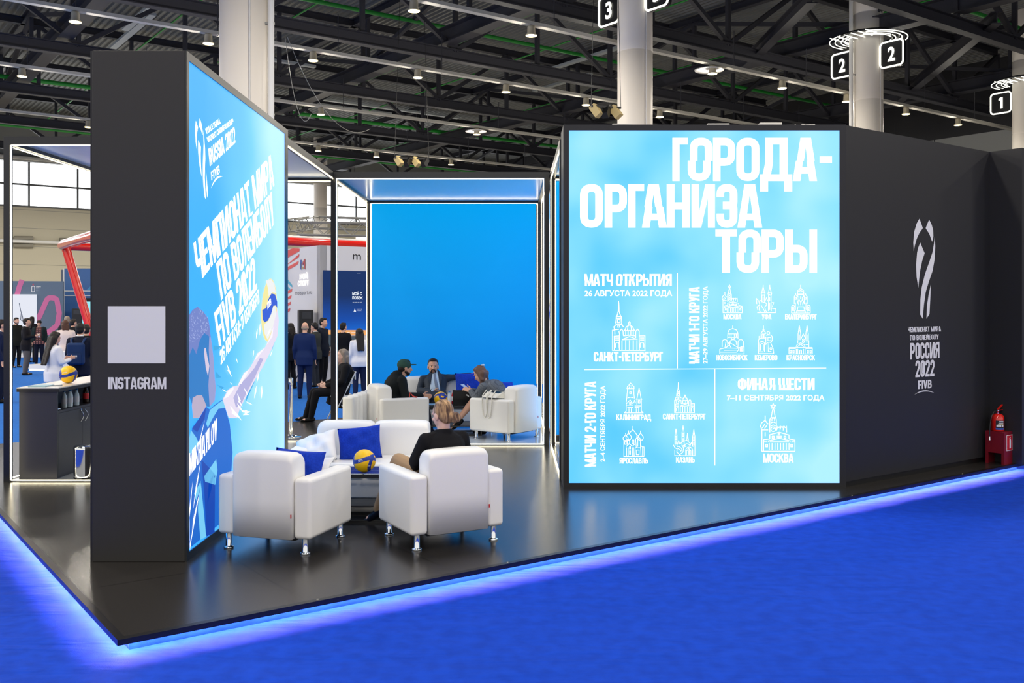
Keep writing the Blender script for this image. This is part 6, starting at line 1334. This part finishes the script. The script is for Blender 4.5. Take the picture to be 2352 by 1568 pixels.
for (px, Y, H, fd, arms, top, tm, lm_, hair, hm2, lb, ex) in CROWD:
    vest = ex.pop('vest', 0) if 'vest' in ex else 0; gl_ = ex.pop('glasses', 0) if 'glasses' in ex else 0
    S = dict(hair=hair, hairm=hm2, top=top, topm=tm, legm=lm_, skin=SKIN); S.update(ex)
    J = stand(H, arms)
    t, hp, J = person(lb, at(px, Y), facing(fd), J, S, GR, vox=.016)
    if vest:
        mb = MB()
        for s in 'LR':
            sg = -1 if s == 'L' else 1; cap_prim(mb, J['sh' + s], .068, J['el' + s], .058); cap_prim(mb, J['el' + s], .058, J['wr' + s] + (J['el' + s] - J['wr' + s]) * .1, .045); mb.ell(J['chest'] + Vv(sg * .13, .0, .02), (.065, .14, .19)); mb.ell(J['waist'] + Vv(sg * .13, 0, .0), (.06, .13, .2))
        mb.ell(J['chest'] + Vv(0, -.10, 0), (.17, .05, .2)); blob('open_jacket', mb, cloth('dark_green', (26, 40, 42)), t, .016, 2)
    if top in ('jacket',) and hair == 'short' and px in (3, 60, 184, 741, 724):
        mb = MB(); cap_prim(mb, J['neck'] + Vv(-.03, -.005, .012), .044, J['neck'] + Vv(.03, -.005, .012), .044); mb.build('shirt_collar', WHITES, t)
    if gl_:
        mb = MB()
        for s in (-1, 1): mb.tube([hp(s * .03 + .02 * math.cos(a), .098, .012 + .016 * math.sin(a)) for a in np.linspace(0, 6.28, 13)[:-1]], .003, 6, closed=True)
        mb.tube([hp(-.01, .1, .014), hp(.01, .1, .014)], .003, 6); mb.build('spectacles', M_CAPK if False else m_capk, t)
# held and worn things
f = MB(); p = at(60, 29.4) + rz(facing(15)) @ Vv(0, .36, 1.20); f.lathe([(.03, -.05), (.042, .05), (.042, .055), (0, .055)], 14); f.build('paper_cup', M_VWHITE, loc=p, tags=('white cup held by the person in grey trousers', 'cup'))
bp = thing('backpack', 'dark blue backpack with small white lettering on the back of a visitor', 'backpack', at(184, 18.6) + Vv(0, 0, 1.0), facing(95)); m_bpk = cloth('backpack_blue', (22, 48, 92), .6)
f = MB(); f.box(-.16, -.30, -.02, .16, -.15, .40); f.build('bag_body', m_bpk, bp, bevel=.05, seg=3); f = MB(); f.box(-.13, -.33, .0, .13, -.295, .20); f.build('front_pocket', m_bpk, bp, bevel=.02)
for s in (-1, 1):
    f = MB(); f.tube([(s * .10, -.16, .38), (s * .12, -.12, .46), (s * .125, .02, .485), (s * .13, .13, .40), (s * .14, .12, .25)], .022, 8); f.build('shoulder_strap', m_bpk, bp)
f = MB(); draw(f, text_polys('РОССИЯ'), affine((-.06, -.332, .135), (.06, -.332, .135), (-.06, -.332, .165))); draw(f, text_polys('--- -- ---'), affine((-.06, -.332, .105), (.06, -.332, .105), (-.06, -.332, .13))); f.build('white_lettering', M_VWHITE, bp)
# seated visitor by the post, on a white folding chair
sp = Vector((-3.02, 16.9, PZ)); fs_ = facing(200)
JP = sit((0, 0, .54), (0, -.06, .98), (.0, -.03, 1.12), (-.12, .44, .50), (.12, .44, .50), (-.10, .52, .085), (.12, .58, .085), (-.26, .0, .70), (.26, .0, .70), (-.12, .25, .62), (.12, .25, .62), (.5, .8, 0), (-.5, .8, 0))
chd = thing('folding_chair', 'white folding chair with a slotted back behind the white sofa corner', 'chair', sp, fs_)
m_fc = mat('white_plastic', (226, 228, 232), .45)
f = MB(); f.box(-.2, -.2, .43, .2, .2, .45); f.build('seat', m_fc, chd)
f = MB(); f.box(-.19, -.24, .72, -.05, -.225, .86); f.box(.05, -.24, .72, .19, -.225, .86); f.box(-.05, -.24, .72, .05, -.225, .77); f.box(-.05, -.24, .81, .05, -.225, .86); f.build('backrest', m_fc, chd)
for s in (-1, 1):
    f = MB(); f.tube([(s * .19, -.24, .86), (s * .19, .2, 0)], .012, 8); f.build('leg', m_fc, chd); f = MB(); f.tube([(s * .17, .15, .43), (s * .17, -.25, 0)], .012, 8); f.build('leg', m_fc, chd)
person('grey-haired person in black sitting sideways behind the black pavilion post', sp, fs_, JP, dict(hair='long', hairlen=.10, hairm=H_GREY, top='coat', topm=BLACKJ, legm=BLACKJ, skin=SKIN3), vox=.014)
# ================================================================= STANDS BEYOND THE BOOTH
# grey billboard with a pink ribbon
bo = Vector((-23.4, 39.5, 0)); be = onY(144.6, 700, 40.6); be.z = 0; bd = (be - bo).normalized(); bn = Vector((bd.y, -bd.x, 0)); BL = (be - bo).length; BH = 3.15
bbt = thing('billboard', 'tall blue-grey exhibition wall with a pink ribbon and a white screen', 'billboard', bo)
f = MB(); f.obox(bd * (BL / 2) - bn * .1 + zz * (BH / 2), bd, bn, zz, BL / 2, .1, BH / 2); f.build('panel', mat('slate_blue', (98, 116, 136), .6), bbt)
def PB(px, py, l=1): return onPlane(px, py, bo + bn * (.006 * l), bn) - bo
def c3(x, y): return (x / 6.533, 520 + y / 6.533)
f = MB(); rib = [(330, 800), (285, 920), (250, 1050), (220, 1200)]
for poly in ST([(c3(*p)) for p in rib], 12): f.poly([PB(*q) for q in poly])
f.build('pink_ribbon', mat('ribbon_pink', (214, 112, 160), .6), bbt); f = MB()
for poly in ST(fillet([(*c3(480, 1560), 0), (*c3(600, 1330), 10), (*c3(720, 1060), 12), (*c3(850, 1080), 10), (*c3(890, 1300), 10), (*c3(860, 1480), 10), (*c3(760, 1560), 10), (*c3(560, 1700), 0)]), 12): f.poly([PB(*q) for q in poly])
f.build('pink_ribbon', mat('ribbon_pink', (214, 112, 160), .6), bbt)
f = MB(); M = affine(PB(*c3(540, 912)), PB(*c3(615, 912)), PB(*c3(540, 895))); draw(f, text_polys('СПОРТ'), M)
for k in range(2): draw(f, text_polys('--- --'), affine(PB(*c3(540, 942 + 30 * k)), PB(*c3(590, 942 + 30 * k)), PB(*c3(540, 925 + 30 * k))))
for poly in ST([c3(475, 975), c3(475, 905), c3(497, 890), c3(520, 905), c3(520, 975)], 1.6, closed=True): f.poly([PB(*q) for q in poly])
f.build('white_logo', M_VWHITE, bbt)
f = MB(); f.poly([PB(*c3(480, 880), 2), PB(*c3(497, 850), 2), PB(*c3(515, 880), 2)]); f.build('red_logo_tip', mat('logo_red', (190, 90, 110), .6), bbt)
scn = MB(); a_, b_ = PB(30, 790, 3), PB(84.5, 676, 3); scn.obox((a_ + b_) / 2 + bn * .04, bd, bn, zz, abs((b_ - a_).dot(bd)) / 2, .04, abs(b_.z - a_.z) / 2)
scn.build('white_screen', glow('white_screen_glow', (236, 240, 252), .9), bbt)
f = MB()
for poly in ST([c3(290, 1150), c3(300, 1220), c3(318, 1290), c3(310, 1400), c3(350, 1420), c3(330, 1320)], 1.6): f.poly([PB(*q, 18) for q in poly])
f.build('screen_picture', mat('screen_ink', (70, 84, 108), .6), bbt)
f = MB(); f.obox(bd * (BL / 2) + bn * .4 + zz * .08, bd, bn, zz, BL / 2, .4, .08); f.build('plinth', M_VWHITE, bbt)
# blue kiosk beside it
ko = at(146, 42.0); kt = thing('blue_kiosk', 'blue printed exhibition kiosk with white frame lines behind the red tube', 'kiosk', ko)
f = MB(); f.box(0, 0, 0, 2.0, 1.5, 3.75); f.build('body', mat('kiosk_blue', (52, 98, 158), .5), kt)
f = MB(); f.box(-.2, .2, 0, 0, 1.5, 3.7); f.build('grey_side', mat('kiosk_grey', (92, 104, 124), .6), kt)
f = MB()
for z in (2.75, 2.55): f.box(0, -.02, z, 2.0, 0, z + .035)
f.box(0, -.02, 0, .04, 0, 3.75); f.build('white_frame', M_VWHITE, kt)
f = MB(); f.box(.82, -.04, .8, 1.3, -.01, 2.3); f.build('cyan_screen', glow('cyan_screen_glow', (150, 236, 246), 1.0), kt)
f = MB(); f.box(.8, -.04, 2.3, 1.6, -.005, 2.45); f.build('black_header', m_capk, kt)
f = MB(); f.poly([(1.0, -.012, 2.8), (1.9, -.012, 3.7), (1.95, -.012, 2.8)]); f.build('blue_shard_print', mat('shard_blue', (64, 140, 190), .5), kt)
# loudspeakers
def speaker(lb, loc, ang, s=1.0):
    t = thing('loudspeaker', lb, 'loudspeaker', loc, ang, 'black loudspeakers on stands')
    f = MB(); f.add([(-.2, 0, 1.3), (.2, 0, 1.3), (.15, .35, 1.3), (-.15, .35, 1.3), (-.2, 0, 2.0), (.2, 0, 2.0), (.15, .35, 2.0), (-.15, .35, 2.0)], [(0, 3, 2, 1), (4, 5, 6, 7), (0, 1, 5, 4), (1, 2, 6, 5), (2, 3, 7, 6), (3, 0, 4, 7)]); f.build('cabinet', m_capk, t, bevel=.02)
    f = MB(); f.box(-.17, -.012, 1.34, .17, 0, 1.72); f.build('grille', mat('speaker_grille', (34, 34, 38), .7), t); f = MB(); f.box(-.12, -.012, 1.76, .12, 0, 1.94); f.build('horn', mat('horn_grey', (44, 46, 52), .4), t)
    f = MB(); f.tube([(0, .15, .3), (0, .15, 1.3)], .02, 10); f.build('pole', m_capk, t)
    for k in range(3): f = MB(); a = 2.1 * k; f.tube([(0, .15, .6), (.4 * math.cos(a), .15 + .4 * math.sin(a), 0.01)], .014, 8); f.build('leg', m_capk, t)
    return t
speaker('black loudspeaker on a stand before the blue kiosk', at(176, 40.2), .2)
speaker('black loudspeaker on a stand before the white stand wall', at(704, 25.9), .5)
# red tube frame
RZ = 4.2
pts = [Vv(-15.8, 33.6, RZ), Vv(-11.5, 27.3, RZ), Vv(-4.5, 33.6, RZ), Vv(-8.8, 39.9, RZ)]
rt = thing('red_tube_frame', 'glossy red tubular roof frame with slanting legs over the white stand', 'tube frame', (0, 0, 0))
f = MB(); P_ = []
for i in range(4):
    a, b, c = pts[i - 1], pts[i], pts[(i + 1) % 4]
    for s in np.linspace(0, 1, 6): q = b + (a - b).normalized() * .4 * (1 - s) ** 2 + (c - b).normalized() * .4 * s ** 2; P_.append(q)
f.tube(P_, .14, 14, closed=True); f.build('roof_ring', M_RED, rt)
for a, b in ((pts[0] + Vv(.2, 0, -.05), Vv(-14.35, 33.6, 0)), (pts[2] + Vv(-.2, 0, -.05), Vv(-5.8, 34.2, 0)), (pts[3], Vv(-8.8, 38.5, 0))):
    f = MB(); f.tube([a, b], .15, 14); f.build('leg', M_RED, rt)
f = MB(); f.tube([p + Vv(0, 0, .145) for p in P_], .05, 8, closed=True); f.build('white_top_edge', M_VWHITE, rt)
# white stand with lettering
w0 = onY(735, 703, 26.0); w0.z = 0; zw = 3.75
ws = thing('white_stand', 'white corner stand with red and cyan stripes and web address lettering', 'exhibition stand', w0)
nB = -A; nA = Vector((A.y, -A.x, 0)); m_ws = mat('stand_white', (222, 220, 222), .55)
f = MB(); f.obox(B * 2.0 + A * .1 + zz * (zw / 2), B, A, zz, 2.0, .1, zw / 2); f.build('left_wall', m_ws, ws)
f = MB(); f.obox(A * 2.0 - nA * .1 + zz * (zw / 2), A, nA, zz, 2.0, .1, zw / 2); f.build('right_wall', m_ws, ws)
f = MB(); f.obox(B * 2.0 - A * .05 + zz * .05, B, A, zz, 2.05, .05, .05); f.build('base_strip', M_VWHITE, ws)
def PLw(px, py, l=1): return onPlane(px, py, w0 + nB * (.006 * l), nB) - w0
def PRw(px, py, l=1): return onPlane(px, py, w0 + nA * (.006 * l), nA) - w0
def c1(x, y): return (650 + x / 6.535, 540 + y / 6.535)
f = MB(); draw(f, font_polys('moisport.ru', -.012), lambda x, y: affine(PLw(*c1(182, 897)), PLw(*c1(432, 882)), PLw(*c1(182, 826)))(x, y)); f.build('web_address', mat('letter_grey', (78, 78, 84), .6), ws)
f = MB(); M1 = affine(PLw(*c1(250, 660), 3), PLw(*c1(368, 652), 3), PLw(*c1(250, 585), 3)); M2 = affine(PLw(*c1(222, 765), 3), PLw(*c1(382, 750), 3), PLw(*c1(222, 690), 3)); draw(f, font_polys('МОЙ', .01), M1); draw(f, font_polys('СПОРТ', .01), M2); f.build('halo_letters', glow('halo_white', (255, 252, 246), 2.0), ws)
f = MB()
for pl, mi in (([(258, 515), (258, 375), (272, 365), (272, 515)], 0), ([(316, 510), (316, 360), (330, 355), (330, 510)], 1), ([(272, 365), (294, 420), (294, 455), (272, 410)], 0), ([(316, 360), (294, 420), (294, 455), (316, 405)], 1), ([(286, 510), (286, 470), (300, 470), (300, 510)], 2)): f.poly([PLw(*c1(*p), 3) for p in pl], mi)
f.build('m_emblem', [mat('emblem_blue', (66, 100, 170), .5), mat('emblem_red', (196, 76, 84), .5), mat('emblem_gold', (190, 160, 96), .5)], ws)
f = MB(); red = [[(-30, 262), (150, 195), (250, 200), (245, 240), (-30, 395)], [(-30, 430), (60, 440), (245, 280), (240, 320), (210, 350), (-30, 500)], [(-30, 530), (235, 385), (230, 420), (205, 450), (-30, 585)], [(-30, 900), (138, 800), (130, 850), (-30, 925)], [(-30, 980), (128, 898), (120, 945), (-30, 1010)], [(-30, 1075), (118, 995), (110, 1045), (-30, 1100)], [(-30, 1165), (110, 1092), (100, 1140), (-30, 1200)]]
for q in red: f.poly([PLw(*c1(*p)) for p in q])
f.build('red_stripes', mat('stripe_red', (226, 90, 84), .55), ws)
f = MB()
for q in ([(-10, 640), (40, 620), (138, 750), (138, 785)], [(-10, 740), (20, 720), (115, 810), (85, 825)], [(-10, 820), (10, 800), (60, 840), (40, 850)]): f.poly([PLw(*c1(*p)) for p in q])
f.build('cyan_stripes', mat('stripe_cyan', (88, 180, 206), .55), ws)
f = MB(); draw(f, font_polys('m', .0), affine(PRw(*c1(1050, 366)), PRw(*c1(1170, 372)), PRw(*c1(1050, 236)))); f.build('header_letter', mat('letter_black', (34, 34, 40), .6), ws)
f = MB(); f.poly([PRw(*c1(600, 525), 2), PRw(*c1(600, 1420), 2), PRw(*c1(1500, 1424), 2), PRw(*c1(1500, 545), 2)]); f.build('blue_screen', screen_mat('stand_screen', (0, 122, 196), (0, 72, 140), (4, 40, 78), 2, .9, 2.6, .9, .4, .1), ws)
f = MB(); draw(f, font_polys('МОЙ С', .03), affine(PRw(*c1(1040, 898), 3), PRw(*c1(1186, 900), 3), PRw(*c1(1040, 855), 3))); draw(f, font_polys('ПОБЕЖ', .03), affine(PRw(*c1(1040, 960), 3), PRw(*c1(1196, 962), 3), PRw(*c1(1040, 917), 3)))
for (a_, b_, y, h_) in ((1042, 1186, 1014, 18), (1104, 1186, 1118, 14), (1104, 1176, 1142, 14), (1112, 1168, 575, 12)): draw(f, text_polys('----'), affine(PRw(*c1(a_, y), 3), PRw(*c1(b_, y), 3), PRw(*c1(a_, y - h_), 3)))
for q in ([(1060, 1150), (1078, 1100), (1096, 1150), (1085, 1150), (1078, 1125), (1071, 1150)],): f.poly([PRw(*c1(*p), 3) for p in q])
f.build('screen_lettering', glow('screen_white', (240, 248, 255), 1.2), ws)
f = MB(); f.poly([PRw(*c1(600, 1424), 3), PRw(*c1(600, 1495), 3), PRw(*c1(1500, 1500), 3), PRw(*c1(1500, 1428), 3)]); f.build('orange_band', glow('orange_band_glow', (250, 176, 104), .9), ws)
f = MB(); draw(f, text_polys('--- ----- -'), affine(PRw(*c1(960, 1480), 4), PRw(*c1(1115, 1480), 4), PRw(*c1(960, 1440), 4))); f.build('band_lettering', MATS['screen_white'], ws)
# counters and screens of that stand
def desk(lb, px, Y, wd, ht, ang=0.0):
    t = thing('display_desk', lb, 'display desk', at(px, Y), ang, 'white display desks'); f = MB(); f.box(-wd / 2, -.2, 0, wd / 2, .2, ht); f.build('body', m_ws, t, bevel=.01)
    f = MB(); f.obox((0, -.12, ht + .18), Vv(1, 0, 0), Vv(0, .35, .93).normalized(), Vv(0, -.93, .35).normalized(), .24, .17, .015); m = f.build('monitor', m_capk, t, bevel=.004)
    f = MB(); f.obox((0, -.138, ht + .185), Vv(1, 0, 0), Vv(0, .35, .93).normalized(), Vv(0, -.93, .35).normalized(), .22, .15, .003); f.build('monitor_screen', glow('monitor_dim', (60, 84, 104), .6), m)
    f = MB(); f.obox((.06, -.145, ht + .12), Vv(1, 0, 0), Vv(0, .35, .93).normalized(), Vv(0, -.93, .35).normalized(), .09, .035, .003); f.build('monitor_window', glow('monitor_pale', (196, 226, 240), .9), m)
    f = MB(); f.box(-.05, -.06, ht, .05, .08, ht + .05); f.build('stand_foot', m_capk, t); return t
desk('white display desk with a black monitor beside the tall suited visitor', 752, 25.9, .5, 1.0, .3)
desk('white display desk with a monitor in front of the navy suit', 690, 26.9, .6, 1.0, .2)
desk('white display desk in front of the person in black polo shirt', 806, 26.1, 1.0, .95, .6)
# white platform with lit edge on the carpet, left
lp = gnd(106, 851, 0); lt_ = thing('lit_plinth', 'low white plinth with a glowing edge on the carpet behind the long-haired visitor', 'plinth', (lp.x - .6, lp.y, 0), -.25)
f = MB(); f.box(0, 0, .06, 2.2, 1.6, .2); f.build('slab', M_VWHITE, lt_); f = MB(); f.box(.03, .02, .0, 2.1, 1.5, .06); f.build('glowing_edge', glow('plinth_glow', (255, 250, 236), 4.0), lt_)
lp = at(192, 24.6); f = MB(); f.box(-.6, 0, 0, .7, .5, .95); f.build('white_counter', m_ws, loc=lp, tags=('white counter between the pale pink top and the backpack', 'counter'), bevel=.03)
# silver lighting truss
def boxtruss(name, lb, p, q, s=.42, mat_=None):
    t = thing(name, lb, 'lighting truss', p, 0, 'silver lighting trusses'); p, q = Vector(p), Vector(q); d = (q - p).normalized(); L = (q - p).length; sd = d.cross(zz).normalized()
    f = MB()
    for i in (-1, 1):
        for j in (-1, 1): o = sd * i * s / 2 + zz * j * s / 2; f.tube([o, o + d * L], .035, 8)
    f.build('chords', M_GALV, t); f = MB(); n = max(int(L / s), 2)
    for k in range(n):
        for i in (-1, 1):
            a = d * (L * k / n) + sd * i * s / 2; b = d * (L * (k + 1) / n) + sd * i * s / 2; z = zz * s / 2 * (1 if k % 2 else -1); f.tube([a + z, b - z], .018, 6)
        a = d * (L * k / n) + zz * -s / 2; b = d * (L * (k + 1) / n) + zz * -s / 2; z = sd * s / 2 * (1 if k % 2 else -1); f.tube([a + z, b - z], .018, 6)
    f.build('lacing', M_GALV, t); return t
T0, T1, T2, T3 = onY(664, 519, 42), onY(722, 511, 46), onY(850, 515, 46), onY(760, 524, 42)
boxtruss('lighting_truss', 'silver lighting truss hanging before the strip windows', T1, T2, .55); boxtruss('lighting_truss', 'short silver lighting truss running towards the window column', T0, T1, .55); boxtruss('lighting_truss', 'lower silver lighting truss parallel to the window wall', T0 + Vv(.4, 0, -.1), T3 + Vv(6, 0, -.15), .55)
# wall pipes and vents far left
f = MB(); a_, b_ = onPlane(-40, 551, AB(0, DW - .3), B), onPlane(220, 560, AB(0, DW - .3), B); f.tube([a_, b_], .12, 8); f.build('wall_pipe', M_VWHITE, tags=('white pipe along the beige far wall', 'pipe'))
for i, (xa, xb, y) in enumerate(((32, 76, 547), (32, 76, 564), (137, 180, 551))):
    p, q = onPlane(xa, y, AB(0, DW - .15), B), onPlane(xb, y + .5, AB(0, DW - .15), B); f = MB(); f.tube([p, q], .16, 8)
    f.build('wall_vent', mat('vent_grey', (140, 136, 124), .6), tags=('long grey wall vent on the beige far wall, %s' % ('upper of the two beside the post' if i == 0 else 'lower of the two beside the post' if i == 1 else 'the one above the red tube corner'), 'vent'))
# hanging stage lights
m_sl = mat('stage_light_cream', (198, 176, 122), .5)
for (px, py, Y, n, lb) in ((1392, 262, 27, 3, 'cream and black stage lights on a black bar above the lightbox'), (946, 376, 36, 4, 'cream and black stage lights on a black bar over the blue pavilion')):
    c = onY(px, py, Y); t = thing('stage_light_bar', lb, 'stage lights', c, .3); w_ = 1.3 if n == 4 else .9
    f = MB(); f.bar((-w_ / 2, 0, .2), (w_ / 2, 0, .2), .06, .06); f.build('bar', m_capk, t)
    for k in range(n):
        x = -w_ / 2 + w_ * (k + .5) / n; f = MB(); d = Vv(-.5 if k % 2 else .4, -.5, -.7).normalized(); f.bar(Vv(x, 0, .1) - d * .16, Vv(x, 0, .05) + d * .16, .2, .2); f.build('lamp_head', m_sl if k % 2 == 0 else m_capk, t)
        f = MB(); f.bar((x, 0, .2), (x, 0, .05), .03, .03, up=Vv(0, 1, 0)); f.build('yoke', m_sl, t)
    for x in (-w_ / 2, w_ / 2): f = MB(); f.tube([(x, 0, .2), (x * .6, 0, 15.5 - c.z)], .008, 6); f.build('hanging_wire', m_capk, t)
# loose wires and sensors
for (pts_, lb) in (([(655, 240, 30), (665, 262, 30), (690, 275, 30), (715, 262, 30)], 'thin grey cable looping under the tray right of the drain pipe'), ([(660, 245, 30), (720, 285, 32), (790, 300, 34), (850, 296, 36)], 'long thin grey cable sagging under the roof over the pavilion')):
    f = MB(); P_ = [onY(a, b, c) for a, b, c in pts_]; k_ = P_[0] + Vv(0, 0, (10.5 - P_[0].z)); e_ = P_[-1]; f.tube([k_ + (e_ - k_) * s + Vv(0, 0, -1.1 * 4 * s * (1 - s)) for s in np.linspace(0, 1, 18)], .010, 6); f.build('hanging_cable', M_GALV, tags=(lb, 'cable'))
